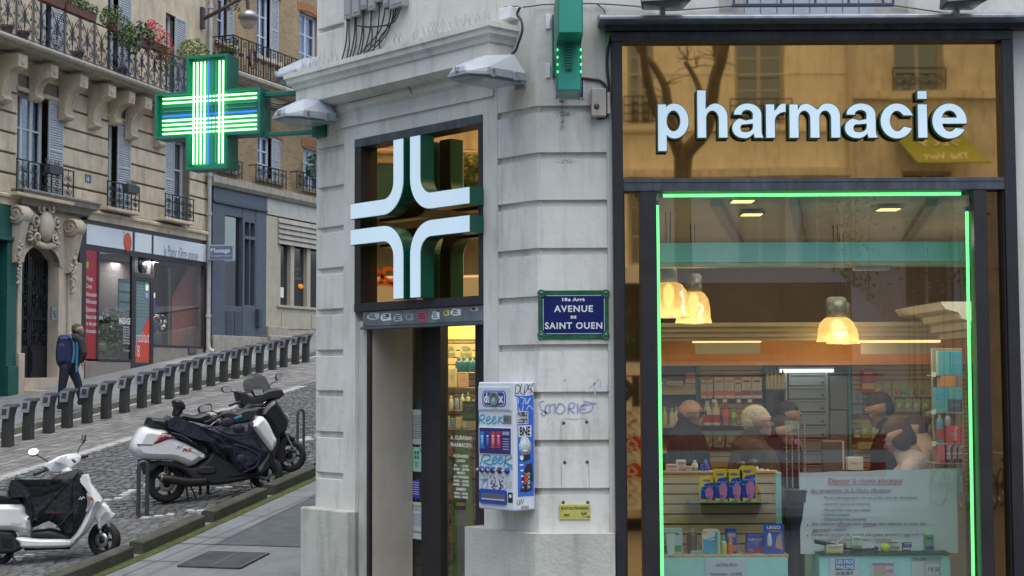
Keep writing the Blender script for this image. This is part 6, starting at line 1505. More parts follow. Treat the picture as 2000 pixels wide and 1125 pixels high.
prof_=[(-.10,0),(.12,0),(.115,.30),(.135,.50),(.19,.66),(.215,.70),(-.075,.715),(-.10,.56),(-.105,.3)]
# post: width across the street side .26, depth along the row .2
mb=MB();Lp=[]
wv=.115
kx,kz=.76,1.0
def PL(z,x0,x1,y0,y1):return[(x0*kx,y0*kx,z*kz),(x1*kx,y0*kx,z*kz),(x1*kx,y1*kx,z*kz),(x0*kx,y1*kx,z*kz)]
Lp=[PL(0,-.115,.115,-.12,.12),PL(.2,-.118,.112,-.115,.115),PL(.4,-.112,.115,-.11,.11),PL(.55,-.095,.13,-.105,.105),PL(.66,-.075,.17,-.10,.10),PL(.72,-.06,.215,-.10,.10)]
mb.loops(Lp,0,False);mb.build('post_body',DK,t,bev=.018,seg=2)
mb=MB();mb.loops([PL(.705,-.085,.235,-.108,.108),PL(.735,-.09,.245,-.11,.11),PL(.765,-.02,.25,-.10,.10)],0,False);mb.build('sloped_cap',DKV,t,bev=.01)
mb=MB();mb.loops([[(x*kx,y*kx,z*kz)for x,z in((-.14,.50),(.075,.50),(.11,.715),(-.115,.715))]for y in(-.112,-.165)][::1],0,False);mb.build('lock_plate',DKS,t,bev=.02,seg=2)
mb=MB();mb.loops([[(x*kx,y*kx,z*kz)for x,z in((-.085,.565),(.03,.565),(.05,.675),(-.07,.675))]for y in(-.1655,-.172)],0,False);mb.build('lock_slot',P_('dock_slot',(.05,.06,.09),.25),t,bev=.006)
rzb=math.radians(-8)
for i,(s_,lat_)in enumerate(ss):
 lab='%s bike dock post from the frame edge, in the row along the far kerb'%ordn[i].capitalize()
 o=t if i==0 else copy_at(t,(0,0,0))
 o.location=G(s_,lat_,.02);o.rotation_euler=(0,0,rzb+rr.uniform(-.03,.03));o['label']=lab.lower();o['group']='bike dock posts along the far kerb'
# dark rooms behind every opening of the two facades
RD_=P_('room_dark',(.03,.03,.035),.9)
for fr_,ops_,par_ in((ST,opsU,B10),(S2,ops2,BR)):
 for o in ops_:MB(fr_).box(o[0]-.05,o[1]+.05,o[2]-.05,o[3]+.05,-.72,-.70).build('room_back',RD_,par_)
 MB(fr_).box(5 if fr_ is ST else 0,A1b if fr_ is ST else E2b,19.4,19.6,-1.2,.0).build('roof_edge',STONE2,par_);MB(fr_).box(5 if fr_ is ST else 0,A1b if fr_ is ST else E2b,2,19.4,-1.3,-1.2).build('back_wall',STONE2,par_)
# ------------------------------------------------------------------ across the avenue, seen in the mirror glass
def mpx(u,v,mir,c,tgt):
 d=ray(u,v);t=(mir.O+mir.W*c-CAM).dot(mir.W)/d.dot(mir.W);p=CAM+d*t;r=d-mir.W*2*d.dot(mir.W)
 t2=(tgt.O-p).dot(tgt.W)/r.dot(tgt.W);q=p+r*t2-tgt.O;return(q.dot(tgt.U),q.dot(tgt.V))
YO=-15.0
OP=Fr((0,YO,0),(-1,0,0)) # facade across the avenue: a grows to the left of the photograph
def ov(u,v):return mpx(u,v,FA,-.03,OP)
OB=thing('opposite_building','cream plastered building across the avenue, seen mirrored in the amber fascia','building',(3,YO,1.6))
CP=M('cream_plaster',(.78,.70,.56),.85,var=.12,sc=1.5,bump=.2,stain=(.3,.26,.2),samt=.5);CP2=M('beige_plaster',(.62,.55,.45),.85,var=.18,sc=1.5,bump=.2,stain=(.22,.19,.15),samt=.7)
def oR(u0,u1,vt,vb):a,b=ov(u0,(vt+vb)/2)[0],ov(u1,(vt+vb)/2)[0];return(min(a,b),max(a,b),ov(u0,vb)[1],ov(u0,vt)[1])
pipeA=ov(1658,200)[0]
wo=[oR(1226,1277,40,243),oR(1434,1532,40,243),oR(1226,1277,345,520),oR(1440,1535,348,520),oR(1560,1640,348,520)]
wo2=[oR(1745,1840,20,185),oR(1765,1860,335,600)]
k=wo[0][1]+1.2;z0_,z1__=wo[0][2],wo[0][3]
while k<20:wo.append((k,k+1.15,z0_,z1__));wo.append((k,k+1.15,wo[2][2],wo[2][3]));k+=2.6
k=wo2[0][0]-2.4
while k>-16:wo2.append((k,k+1.1,wo2[0][2],wo2[0][3]));k-=2.6
for L_ in(wo,wo2):
 for o in list(L_):
  if o[2]>9.2:L_.append((o[0],o[1],o[3]+1.1,o[3]+3.0))
mb=MB(OP);wallgrid(mb,pipeA,22,1.4,12.6,wo,-.4,0);mb.build('plaster_wall',CP,OB)
mb=MB(OP);wallgrid(mb,-18,pipeA-.001,1.4,12.2,wo2,-.4,.03);mb.build('beige_wall',CP2,OB)
BWN=P_('window_cream',(.45,.42,.36),.5)
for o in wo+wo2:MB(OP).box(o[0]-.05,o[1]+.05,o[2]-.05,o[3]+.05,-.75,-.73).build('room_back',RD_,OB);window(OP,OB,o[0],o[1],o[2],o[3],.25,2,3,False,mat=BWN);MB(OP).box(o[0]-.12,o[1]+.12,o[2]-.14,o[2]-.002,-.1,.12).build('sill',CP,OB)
for(u0,u1,v0,v1)in((1218,1290,192,238),(1424,1545,195,234)):
 r_=oR(u0,u1,v0,v1);mb=MB(OP)
 for j in range(4):y=r_[2]+(r_[3]-r_[2])*j/3;mb.box(r_[0],r_[1],y-.012,y+.012,.13,.155)
 for j in range(5):x=r_[0]+(r_[1]-r_[0])*j/4;mb.box(x-.01,x+.01,r_[2],r_[3],.13,.16)
 mb.build('window_rail',IRD,OB)
r_=oR(1743,1843,134,183);mb=MB(OP);m_=ironbay(r_[1]-r_[0],r_[3]-r_[2],1,.018);mb.f=Fr(OP.P(r_[0],r_[2],.12),OP.U,OP.V)
for q in(0,1):mb.tube([((r_[1]-r_[0])*q,0,0),((r_[1]-r_[0])*q,r_[3]-r_[2],0)],.02,4);mb.tube([(0,(r_[3]-r_[2])*q,0),(r_[1]-r_[0],(r_[3]-r_[2])*q,0)],.02,4)
for q in range(4):
 x=(r_[1]-r_[0])*(q+.5)/4;mb.tube([(p[0],p[1],0)for p in spiral(x,(r_[3]-r_[2])/2,.14,1.6,0,1)],.014,4)
mb.build('ornate_guard',IRD,OB)
for v,bld in((212,1),(338,0)):
 z=ov(1800 if bld else 1400,v-(26 if bld else 0))[1];a0,a1=(-18,pipeA-.05)if bld else(pipeA+.05,22);MB(OP).box(a0,a1,z-.10,z+.08,.03,.16).build('string_band',CP2,OB)
z=ov(1400,251)[1];MB(OP).box(pipeA+.05,22,z-.08,z+.06,0,.10).build('string_band',CP,OB)
z=ov(1400,145)[1];MB(OP).box(pipeA+.05,22,z-.012,z+.012,0,.012).build('joint_line',CP2,OB)
MB(OP).tube([(pipeA,1.6,.1),(pipeA,12.5,.1)],.07,8).build('downpipe',P_('pipe_cream',(.52,.46,.38),.6),OB)
# awning with mirrored-in-the-glass lettering (written the right way round here)
aw=thing('green_awning','olive green shop awning across the avenue, mirrored in the fascia','awning',OP.P(*ov(1820,330),.5))
z1w,z0w=ov(1740,262)[1],ov(1765,330)[1];xa,xb=ov(1742,262)[0],ov(1872,262)[0];xc,xd=ov(1768,328)[0],ov(1905,328)[0]
AWG=P_('awning_olive',(.16,.20,.015),.7,var=.1)
q_=[OP.P(xa,z1w,.1),OP.P(xb,z1w,.1),OP.P(xd,z0w,1.1),OP.P(xc,z0w,1.1)]
mb=MB();dn=Vector((0,0,-.03));mb.raw(q_+[p+dn for p in q_],[(0,1,2,3),(7,6,5,4),(0,4,5,1),(1,5,6,2),(2,6,7,3),(3,7,4,0)]);mb.build('canvas',AWG,aw)
AF=Fr((0,0,0),(-1,0,0));sl=(q_[0]-q_[3]).normalized();sl=(OP.P(0,z1w,.1)-OP.P(0,z0w,1.1)).normalized();AFr=Fr(OP.P((xb+xd)/2,z0w,1.1),OP.U,sl)
wln=abs(xa-xb)
text("Thé Vert",AFr,.25,.10,.42,P_('awning_text',(.55,.52,.4),.6),aw,.02,width=1.0)
strokes_=[[(.3,.9),(.5,.95),(.38,.72)],[(.62,.95),(.6,.75),(.72,.72)],[(.85,.95),(.78,.82),(.9,.72)],[(1.0,.9),(1.2,.92),(1.08,.7)],[(1.05,.98),(1.12,.8)]]
for s_ in strokes_:mb=MB(AFr);ribbon(mb,s_,.04,.02,.002);mb.build('brush_stroke',MATS['awning_text'],aw)
# plane tree
YT=-11.0;TPn=Fr((0,YT,0),(-1,0,0))
def tv(u,v,dy=0):a,b=mpx(u,v,FA,-.03,TPn);return Vector((-a,YT+dy,b))
BK=M('plane_bark',(.08,.065,.045),.85,var=.4,sc=5,bump=.4,stain=(.14,.13,.1),samt=.6,ssc=3)
TR=thing('plane_tree','bare pollarded plane tree across the avenue, mirrored in the fascia','tree',(tv(1335,350).x,YT,1.6))
mb=MB()
def limb(P,r0,r1,dy=0):
 P=[tv(u,v,dy*i/max(len(P)-1,1))for i,(u,v)in enumerate(P)];P=smooth_path(P,4);mb.tube(P,[r0+(r1-r0)*i/(len(P)-1)for i in range(len(P))],8)
tr0=tv(1333,352);mb.tube([Vector((tr0.x,YT,1.6)),Vector((tr0.x+.02,YT,3)),tr0,tv(1335,305)],[.25,.20,.17,.19],10)
mb.build('trunk',BK,TR);mb=MB()
limb([(1333,312),(1345,292),(1372,262),(1383,225),(1392,160),(1404,120),(1415,60),(1428,-40)],.17,.10,.5);mb.build('limb',BK,TR);mb=MB()
limb([(1333,308),(1322,270),(1306,200),(1302,165),(1280,120),(1253,85),(1230,30)],.12,.06,-.6);mb.build('limb',BK,TR);mb=MB()
limb([(1330,310),(1305,255),(1280,225),(1262,175),(1252,120),(1247,60)],.12,.07,.8);mb.build('limb',BK,TR);mb=MB()
limb([(1377,250),(1370,190),(1360,150),(1343,115)],.07,.05,-.3);mb.build('limb',BK,TR);mb=MB();limb([(1404,120),(1398,70),(1392,20)],.10,.07,-.3);mb.build('limb',BK,TR)
rt=random.Random(9)
for(u,v,n)in((1343,115,9),(1302,165,5),(1404,120,8),(1383,258,6),(1360,130,5),(1262,175,3)):
 mb=MB()
 for k in range(n):
  th_=rt.uniform(-.4,3.5);p=[(u,v)];ln=rt.uniform(18,60)
  for j in range(3):p.append((p[-1][0]+math.cos(th_)*ln/3,p[-1][1]-math.sin(th_)*ln/3));th_+=rt.uniform(-.6,.6)
  P=[tv(*q,rt.uniform(-.1,.1))for q in p];mb.tube(P,[.018,.012,.008,.004],4)
 mb.build('twigs',BK,TR,kind='stuff')
for i,(u,v)in enumerate(((1700,310),(1860,300),(1925,290))):
 mb=MB();p0=tv(u,350);t=thing('bamboo_clump',['leafy young tree across the avenue beside the awning, seen in the fascia','bamboo in front of the awning, seen in the fascia','thin bamboo at the far end of the fascia reflection'][i],'plant',(p0.x,YO+1.8,1.6),'shrubs across the avenue')
 for k in range(7):x=p0.x+rt.uniform(-.4,.4);mb.tube([(x,YO+1.8,1.6),(x+rt.uniform(-.3,.3),YO+1.8,7.5+rt.uniform(-.6,.9))],.012,4)
 mb.build('stem',P_('stem_brown',(.12,.10,.06),.8),t,kind='stuff');mb=MB()
 for k in range(260 if i==0 else 120):mb.leaf((p0.x+rt.gauss(0,.35),YO+1.8+rt.gauss(0,.2),rt.uniform(5.6,8.0)),.13)
 mb.build('foliage',FOL2,t,kind='stuff')
# white coach parked across the lane, seen in the glass
def bv(u,v,y=-4.0):a,b=mpx(u,v,FA,-.03,Fr((0,y,0),(-1,0,0)));return(-a,b)
cx0,cx1=-6.5,bv(1775,600)[0];ct_=bv(1240,523)[1]
CO_=thing('white_coach','tall white coach with red bands across the avenue, seen mirrored in the shop glass','coach',(1,-5.2,1.6))
CWH=P_('coach_white',(.60,.60,.58),.3);CF=Fr((0,-4.0,0),(-1,0,0));CF=Fr((0,-4.0,0),(-1,0,0))
pro=[(cx0,1.95),(cx1+.25,1.95),(cx1+.3,2.9),(cx1-.1,4.2),(cx1-.45,5.0),(cx1-1.1,ct_-.08),(cx1-1.9,ct_),(cx0,ct_)]
KF=Fr((0,-4.0,0),(1,0,0)) # c points to -y, the body lies between 0 and 2.5
mb=MB(KF);mb.poly(pro,0,2.5);mb.build('body',CWH,CO_,bev=.06,seg=2)
wz1,wz0=bv(1240,553)[1],bv(1240,706)[1]
mb=MB(KF);mb.box(cx0+.2,cx1-.9,wz0,wz1-.0,-.012,.02);mb.build('side_windows',DGLASS,CO_)
for k in range(7):x=cx0+.2+1.75*k;MB(KF).box(x,x+.07,wz0,wz1,-.02,0).build('window_post',BLACKM,CO_)
RED=P_('band_red',(.42,.015,.02),.4)
for v0,v1 in((732,735),(850,880),(905,933)):MB(KF).box(cx0+.1,cx1-.4,bv(1240,v1)[1],bv(1240,v0)[1],-.006,0).build('red_band',RED,CO_)
kk=thing;text("K",Fr((bv(1249,790)[0]+.0,-3.985,bv(1240,790)[1]),(-1,0,0)),0,0,.62,BLACKM,CO_,0.0,bold=.03)
mb=MB(Fr((0,-3.985,0),(-1,0,0)))
for j,v in enumerate((812,835,862,888,915,945,972)):x,z=bv(1237,v);ribbon(mb,[(-x-.15,z),(-x,z+.12),(-x+.1,z-.08),(-x-.05,z-.05),(-x+.14,z+.1)],.03,0)
mb.build('graffiti',P_('graffiti_pale',(.5,.42,.36),.6),CO_,kind='stuff')
for x in(-4.6,3.4):mb=MB(KF);mb.lathe([(.001,-.02),(.30,-.02),(.48,.0),(.48,.28),(.001,.28)],(x,2.08,0),'c',20);mb.build('wheel',P_('tyre',(.02,.02,.02),.8),CO_)
# white delivery truck at the mouth of the side street, seen in the cross window
def qv(u,v,T):return mpx(u,v,CH,-.075,T)
TF=Fr((-8.6,0,0),(0,1,0))
TK=thing('delivery_truck','white delivery truck with an orange fruit drawing, seen mirrored in the cross window','truck',(-9.8,12,1.6))
tz_=qv(880,538,TF)[1];MB(TF).box(8.2,16.5,2.1,tz_,-2.3,0).build('box_body',P_('truck_cream',(.55,.52,.48),.4),TK,bev=.03)
MB(TF).box(6.4,8.1,2.0,tz_-.9,-2.2,-.05).build('cab',MATS['truck_cream'],TK,bev=.15,seg=3)
MB(TF).box(6.7,7.8,3.2,tz_-1.1,-.048,-.03).build('cab_window',DGLASS,TK)
for a in(7.2,14.4):MB(TF).lathe([(.001,0),(.42,0),(.42,-.25),(.001,-.25)],(a,2.02,-.02),'c',18).build('wheel',MATS['tyre'],TK)
ORG=P_('fruit_orange',(.60,.12,.01),.4);a,b=qv(745,585,TF);mb=MB(TF)
ribbon(mb,[(a+.42*math.cos(t*.35),b-.1+.30*math.sin(t*.35))for t in range(19)],.05,.0);ribbon(mb,[(a,b+.2),(a-.05,b+.38),(a-.2,b+.34),(a-.16,b+.2),(a,b+.3)],.05,0);ribbon(mb,[(a,b+.3),(a+.2,b+.56),(a+.3,b+.36),(a+.02,b+.3)],.05,0);mb.build('fruit_drawing',ORG,TK)
a,b=qv(900,338,ST);plant('window_ivy','yellowing ivy in a window box, seen mirrored in the cross window',ST,[(a+x,b,.45,.3)for x in(-.5,-.2,.1,.4,.7)],420,.17,[FOL3,FOL2])
# parked bicycles and scooters glimpsed in the far side pane: a rack of bicycles across the avenue
BKM=P_('bike_dark',(.05,.05,.055),.4);CHM=P_('chrome',(.5,.5,.5),.2,metal=.9)
def bike(o,rz,label,group=None):
 t=thing('bicycle',label,'bicycle',o,group);f=Fr(o,(math.cos(rz),math.sin(rz),0))
 for x in(-.52,.52):
  mb=MB(f);mb.tube([(x+.33*math.cos(k*math.pi/10),.34+.33*math.sin(k*math.pi/10),0)for k in range(20)],.016,6,closed=True);w_=mb.build('wheel',MATS['tyre'],t);mb=MB(f);mb.tube([(x+.315*math.cos(k*math.pi/10),.34+.315*math.sin(k*math.pi/10),0)for k in range(20)],.009,5,closed=True)
  for k in range(9):mb.tube([(x,.34,0),(x+.31*math.cos(k*.7),.34+.31*math.sin(k*.7),0)],.0015,3)
  mb.build('rim',CHM,w_)
 mb=MB(f)
 for P in([(-.52,.34,0),(-.05,.30,0),(-.18,.78,0),(-.52,.34,0)],[(-.05,.30,0),(.38,.72,0),(-.15,.70,0)],[(.52,.34,0),(.40,.66,0),(.34,.95,0)]):mb.tube(P,.014,6)
 mb.build('frame',BKM,t);MB(f).tube([(.30,.98,-.28),(.36,1.0,-.1),(.36,1.0,.1),(.30,.98,.28)],.012,6).build('handlebar',CHM,t);hull(MB(f),[(-.32,.86,-.07),(-.32,.86,.07),(-.06,.87,0),(-.3,.80,-.05),(-.3,.80,.05),(-.08,.84,0)]).build('saddle',BLACKM,t,bev=.01)
 return t
for i in range(4):bike(Vector((8.0+i*.55,-8-.1*i,1.6)),R(80+7*i),['bicycle nearest the dark side pane edge in the reflected rack','second bicycle of the rack reflected in the dark side pane','third bicycle of the rack reflected in the dark side pane','last bicycle of the rack reflected in the dark side pane'][i],'bicycles across the avenue')
s_,l_=gpx(618,850);p_=G(s_+.0,l_+.45,.03);bike(p_+Vector((.50,.75,0)),R(38),'bicycle leaning by the rack with only its wheel showing past the corner')
# ------------------------------------------------------------------ inside the pharmacy
FZ,CZ=2.05,5.2
SR=thing('shop_room','wood and cream interior of the pharmacy behind the display window','room',(2.5,12.5,FZ));SR['kind']='structure';del SR['category']
def prism(pts,z0,z1,name,mat,par):mb=MB();mb.loops([[Vector((x,y,z))for x,y in pts]for z in(z0,z1)],0,False);return mb.build(name,mat,par)
RP=[(.62,10.02),(5.0,10.02),(5.0,15.2),(-.25,15.2),(-1.05,12.1),(-.55,11.55)]
prism(RP,FZ-.1,FZ,'shop_floor',M('tile_floor',(.30,.27,.22),.4,var=.1),SR);prism(RP,CZ,CZ+.1,'shop_ceiling',P_('ceiling_cream',(.50,.50,.46),.8),SR)
IW=P_('inner_wall',(.46,.42,.33),.7)
for i in range(2,5):
 p,q=Vector((*RP[i],0)),Vector((*RP[(i+1)%6],0));f=Fr(p,(q-p));MB(f).box(0,(q-p).length,FZ,CZ,-.08,-.0 if i!=2 else 0).build('inner_wall',IW,SR)
MB(FY(15.0)).box(4.9,5.0,FZ,CZ,-.1,5).build('inner_wall',IW,SR)
for x0,x1 in((.40,1.02),(1.02,1.30)):MB(FY(10.3)).box(x0,.98,FZ,CZ,0,.04).build('inner_wall',IW,SR)if x0<.5 else None
def ib(Y,u0,v0,u1,v1,dep,mat,name,par,bev=.003,fwd=0):return MB(FY(Y)).pxb(u0,v0,u1,v1,-dep,fwd).build(name,mat,par,bev=bev)
for k,(p,q)in enumerate((((1390,385),(1480,470)),((1545,385),(1600,470)),((1815,385),(1790,470)))):
 mb=MB();X0=(p[0]-1000)/F*10.2;X1=(q[0]-1000)/F*14;mb.f=WORLD;mb.raw([Vector((X0,10.2,CZ-.05)),Vector((X0+.07,10.2,CZ-.05)),Vector((X1+.07,14.8,CZ-.05)),Vector((X1,14.8,CZ-.05)),Vector((X0,10.2,CZ)),Vector((X0+.07,10.2,CZ)),Vector((X1+.07,14.8,CZ)),Vector((X1,14.8,CZ))],[(0,3,2,1),(0,1,5,4),(1,2,6,5),(2,3,7,6),(3,0,4,7)]);mb.build('ceiling_rail',P_('rail_brown',(.26,.25,.22),.6),SR)
BRW=M('wood_brown_panel',(.085,.05,.025),.5,var=.2,sc=2,bump=.05);ORW=M('wood_orange',(.52,.24,.07),.5,var=.12,sc=3,bump=.04,stain=(.38,.17,.05),samt=.5,ssc=4);CRB=P_('beige_moulding',(.50,.45,.33),.6);TEAL=M('teal_stained_wood',(.34,.70,.65),.5,var=.1,sc=4,bump=.05,stain=(.28,.60,.56),samt=.5,ssc=4);SLT=M('slat_wood',(.50,.38,.19),.55,var=.1,sc=5,bump=.04);GRE=P_('post_green',(.05,.25,.19),.5)
ib(13.6,1150,440,1990,640,.1,BRW,'wood_bulkhead',SR,0)
bm_=thing('teal_beam','long teal stained beam across the top of the display window','beam',FY(10.25).P(2,FY(10.25).px(1500,516)[1],0));ib(10.25,1210,473,1960,512,.12,TEAL,'beam_board',bm_);ib(10.25,1210,512.5,1960,520,.14,P_('beam_edge',(.50,.45,.25),.5),'beam_edge',bm_)
ib(10.3,1672,519,1738,527,.1,WHITE,'motor_box',bm_)
Ym=13.0;f=FY(Ym);a0,b1=f.px(1150,634);a1,b0=f.px(1850,664);h=b1-b0
pf=[(0,0),(.05,.0),(.06,.18*h),(.12,.22*h),(.13,.42*h),(.2,.5*h),(.21,.68*h),(.30,.78*h),(.32,h),(0,h)]
MB(f).loops([[(a,b0+b,c)for c,b in pf]for a in(a0,a1)],0,False).build('canopy_moulding',CRB,SR)
XR=FY(12.0).px(1800,640)[0];fR=Fr((XR+.35,0,0),(0,-1,0)) # returns towards the window along the wall
fR=Fr((XR+.5,0,0),(0,1,0));zb_=FY(11.7).px(1850,664)[1];h2=.26
pr2=[(0,0),(.10,.0),(.12,.18*h2),(.2,.22*h2),(.22,.42*h2),(.3,.5*h2),(.32,.68*h2),(.42,.78*h2),(.46,h2),(0,h2)]
mb=MB();mb.loops([[Vector((XR+.5-c,y,b0+b+(.0 if y>12 else 0)))for c,b in pr2][::-1]for y in(11.6,13.0)],0,False);mb.build('canopy_return',P_('beige_moulding_pale',(.56,.54,.48),.6),SR)
ib(13.25,1150,664,1990,713,.1,ORW,'wood_fascia',SR,0)
for u0,u1 in((1357,1485),(1682,1835)):ib(12.9,u0,670,u1,692,.03,P_('valance_beige',(.42,.38,.28),.6),'light_valance',SR);ib(13.0,u0-2,664,u1+2,669,.1,E_('valance_glow',(1,.6,.25),1.2),'light_slot',SR,0)
# ceiling spots
for i,(u,v)in enumerate(((1450,390),(1468,416),(1735,406))):
 d=ray(u,v);p=CAM+d*((CZ-.02-CAM.z)/d.z);t=thing('ceiling_spot',['lit yellow ceiling spot just under the neon tube','second lit yellow ceiling spot, below and beside the first','lit yellow ceiling spot above the hanging lamp cords'][i],'ceiling light',p,'ceiling spots in the pharmacy')
 mb=MB();mb.box(p.x-.085,p.x+.085,p.y-.085,p.y+.085,p.z-.012,p.z);mb.build('bezel',P_('bezel_grey',(.3,.3,.28),.5),t);mb=MB();mb.box(p.x-.07,p.x+.07,p.y-.07,p.y+.07,p.z-.016,p.z-.0125);mb.build('lens',E_('spot_yellow',(1,.8,.25),1.4),t)
# hanging dome lamps
def domelamp(Y,u,vtop,vneck,vbot,wn,wd,label):
 f=FY(Y);a,zn=f.px(u,vneck);zt=f.px(u,vtop)[1];zb=f.px(u,vbot)[1];rn,rd_=wn/2/F*Y,wd/2/F*Y;h=zn-zb
 t=thing('pendant_lamp',label,'pendant lamp',(a,Y,zb),'ribbed glass pendant lamps')
 mb=MB(f);mb.lathe([(.001,zt),(rn*.7,zt),(rn,zt-.02),(rn,zn),(.001,zn)],(a,0,0),'b',20);mb.build('lamp_housing',M('lamp_housing_metal',(.26,.29,.27),.35,metal=.5,var=.2,sc=30,bump=0),t)
 n=72;L=[]
 for rr_,hh in[(rn*.95,zn),(rd_*.66,zn-h*.06),(rd_*.88,zn-h*.24),(rd_*.97,zn-h*.5),(rd_,zn-h*.86),(rd_*1.05,zn-h*.9),(rd_*1.05,zb)]:
  L.append([(a+rr_*(1+.012*(k%2))*math.cos(k*2*math.pi/n),hh,rr_*(1+.012*(k%2))*math.sin(k*2*math.pi/n))for k in range(n)])
 MB(f).loops(L,0,True,False,False).build('glass_dome',DOME,t)
 mb=MB(f);mb.ell((a,zn-h*.38,0),(rd_*.34,rd_*.10,rd_*.34),12,8);mb2=MB(f);mb2.ell((a,zn-h*.36,0),(rn*.62,h*.34,rn*.62),14,8);mb2.build('bulb',E_('bulb_warm',(1,.72,.30),1.6),t)
 for dx_ in(-.012,.014):MB(f).tube([(a+dx_,zt,0),(a+dx_*1.3,CZ,0)],.004,5).build('cord',BLACKM,t)
 li=bpy.data.lights.new('pendant_light','POINT');li.energy=3.0;li.color=(1,.68,.34);li.shadow_soft_size=.12;lo=bpy.data.objects.new('pendant_light',li);COL.objects.link(lo);lo.location=(a,Y,zb-.06)
DOME=bpy.data.materials.new('ribbed_glass');DOME.use_nodes=True;n_=DOME.node_tree.nodes;l_=DOME.node_tree.links;n_.clear()
o_=n_.new('ShaderNodeOutputMaterial');tr_=n_.new('ShaderNodeBsdfTransparent');tr_.inputs[0].default_value=(1,.92,.7,1);tl=n_.new('ShaderNodeBsdfTranslucent');tl.inputs[0].default_value=(1,.80,.46,1);gl=n_.new('ShaderNodeBsdfGlossy');gl.inputs['Roughness'].default_value=.15
m1_=n_.new('ShaderNodeMixShader');m1_.inputs[0].default_value=.62;m2_=n_.new('ShaderNodeMixShader');m2_.inputs[0].default_value=.15;l_.new(tr_.outputs[0],m1_.inputs[1]);l_.new(tl.outputs[0],m1_.inputs[2]);l_.new(m1_.outputs[0],m2_.inputs[1]);l_.new(gl.outputs[0],m2_.inputs[2]);l_.new(m2_.outputs[0],o_.inputs[0])
domelamp(11.0,1306,510,552,620,34,78,'large warm dome lamp at the window edge nearer the door');domelamp(11.9,1354,535,570,632,34,66,'dome lamp just behind the large one, partly hidden by it');domelamp(12.0,1634,580,620,668,40,74,'clear dome lamp hanging alone over the counter');domelamp(12.7,1646,590,632,672,30,60,'dome lamp right behind the lone clear one')
def area(loc,sz,e,col,rot=(0,0,0),sy=None):
 li=bpy.data.lights.new('shop_light_and_fill','AREA');li.energy=e;li.color=col;li.size=sz
 if sy:li.shape='RECTANGLE';li.size_y=sy
 o=bpy.data.objects.new('shop_light_and_fill',li);COL.objects.link(o);o.location=loc;o.rotation_euler=rot
area((2.7,12.3,CZ-.1),2.6,10,(1,.80,.52),(0,0,0),2.0)
area((-.2,12.0,CZ-.6),.8,15,(1,.78,.42),(0,0,0))
area((2.9,10.9,CZ-.15),2.0,16,(1,.90,.75),(0,0,0),.5)  # added fill without a fixture, brightens the front display
ft_=thing('fluorescent_tube','bright white fluorescent strip over the drawer cabinet','strip light',FY(13.9).P(FY(13.9).px(1574,725)[0],FY(13.9).px(1574,726)[1],0));ib(13.9,1520,717,1630,722,.08,P_('strip_case',(.35,.36,.36),.4),'case',ft_);ib(13.9,1523,721.5,1628,727,.05,E_('strip_white',(.9,1,.92),2),'tube',ft_,0,.01)
# back wall units
def slats(par,Y,u0,u1,v0,v1,px_,mat=SLT):
 f=FY(Y);n=int((v1-v0)/px_);MB(f).pxb(u0,v0,u1,v1,-.05,-.02).build('slat_backing',P_('slat_gap',(.10,.07,.035),.8),par)
 for k in range(n):MB(f).pxb(u0,v0+k*px_+px_*.10,u1,v0+(k+1)*px_-px_*.05,-.02,0).build('slat',mat,par)
BW1=thing('slatted_wall','slatted shelf wall with toiletries behind the customers','shelving',FY(14.0).P(1.8,FZ,0));slats(BW1,14.0,1366,1494,713,960,10.5)
for u in(1360,1495):ib(13.9,u,713,u+6,960,.1,GRE,'green_post',BW1)
SH1=thing('cream_shelf','cream lit shelf at the window edge behind the first customer','shelving',FY(14.0).P(1.4,FZ,0));ib(14.2,1240,700,1362,960,.03,P_('shelf_back_grey',(.22,.25,.25),.6),'shelf_back',SH1)
for v in(752,830,880):ib(13.9,1240,v,1359,v+(19 if v<800 else 6),.3,P_('shelf_cream',(.58,.50,.30),.5),'shelf_board',SH1)
BW2=thing('slatted_wall','slatted wall with carded products behind the pharmacists','shelving',FY(14.0).P(3.5,FZ,0));slats(BW2,14.0,1664,1890,713,960,9.5);ib(13.95,1658,713,1664,960,.1,GRE,'green_post',BW2)
DC=thing('drawer_cabinet','grey metal drawer cabinet under the fluorescent strip','cabinet',FY(13.9).P(2.7,FZ,0));DGM=P_('drawer_grey',(.27,.33,.38),.4,metal=.2);ib(14.0,1534,727,1658,1000,.3,P_('cabinet_dark',(.10,.13,.15),.5),'carcass',DC)
for k in range(8):
 v=730+k*25.5;d_=ib(13.97,1541,v,1614,v+23,.02,DGM,'drawer',DC);ib(13.97,1545,v+2,1610,v+3.5,.0,P_('drawer_grip_grey',(.15,.19,.22),.5),'drawer_grip',d_,0,.012);ib(13.97,1604,v+15,1609,v+18,0,BLACKM,'drawer_tag',d_,0,.008)  # grip strip in a darker grey than the drawer
for u in(1535,1615):ib(13.95,u,727,u+4,1000,.05,P_('cabinet_steel',(.4,.43,.45),.3,metal=.5),'upright',DC)
ib(13.96,1622,735,1655,800,.02,P_('cab2',(.17,.20,.22),.5),'cupboard_door',DC);ib(13.96,1622,802,1655,960,.02,P_('cab3',(.19,.21,.25),.5),'cupboard_door',DC)
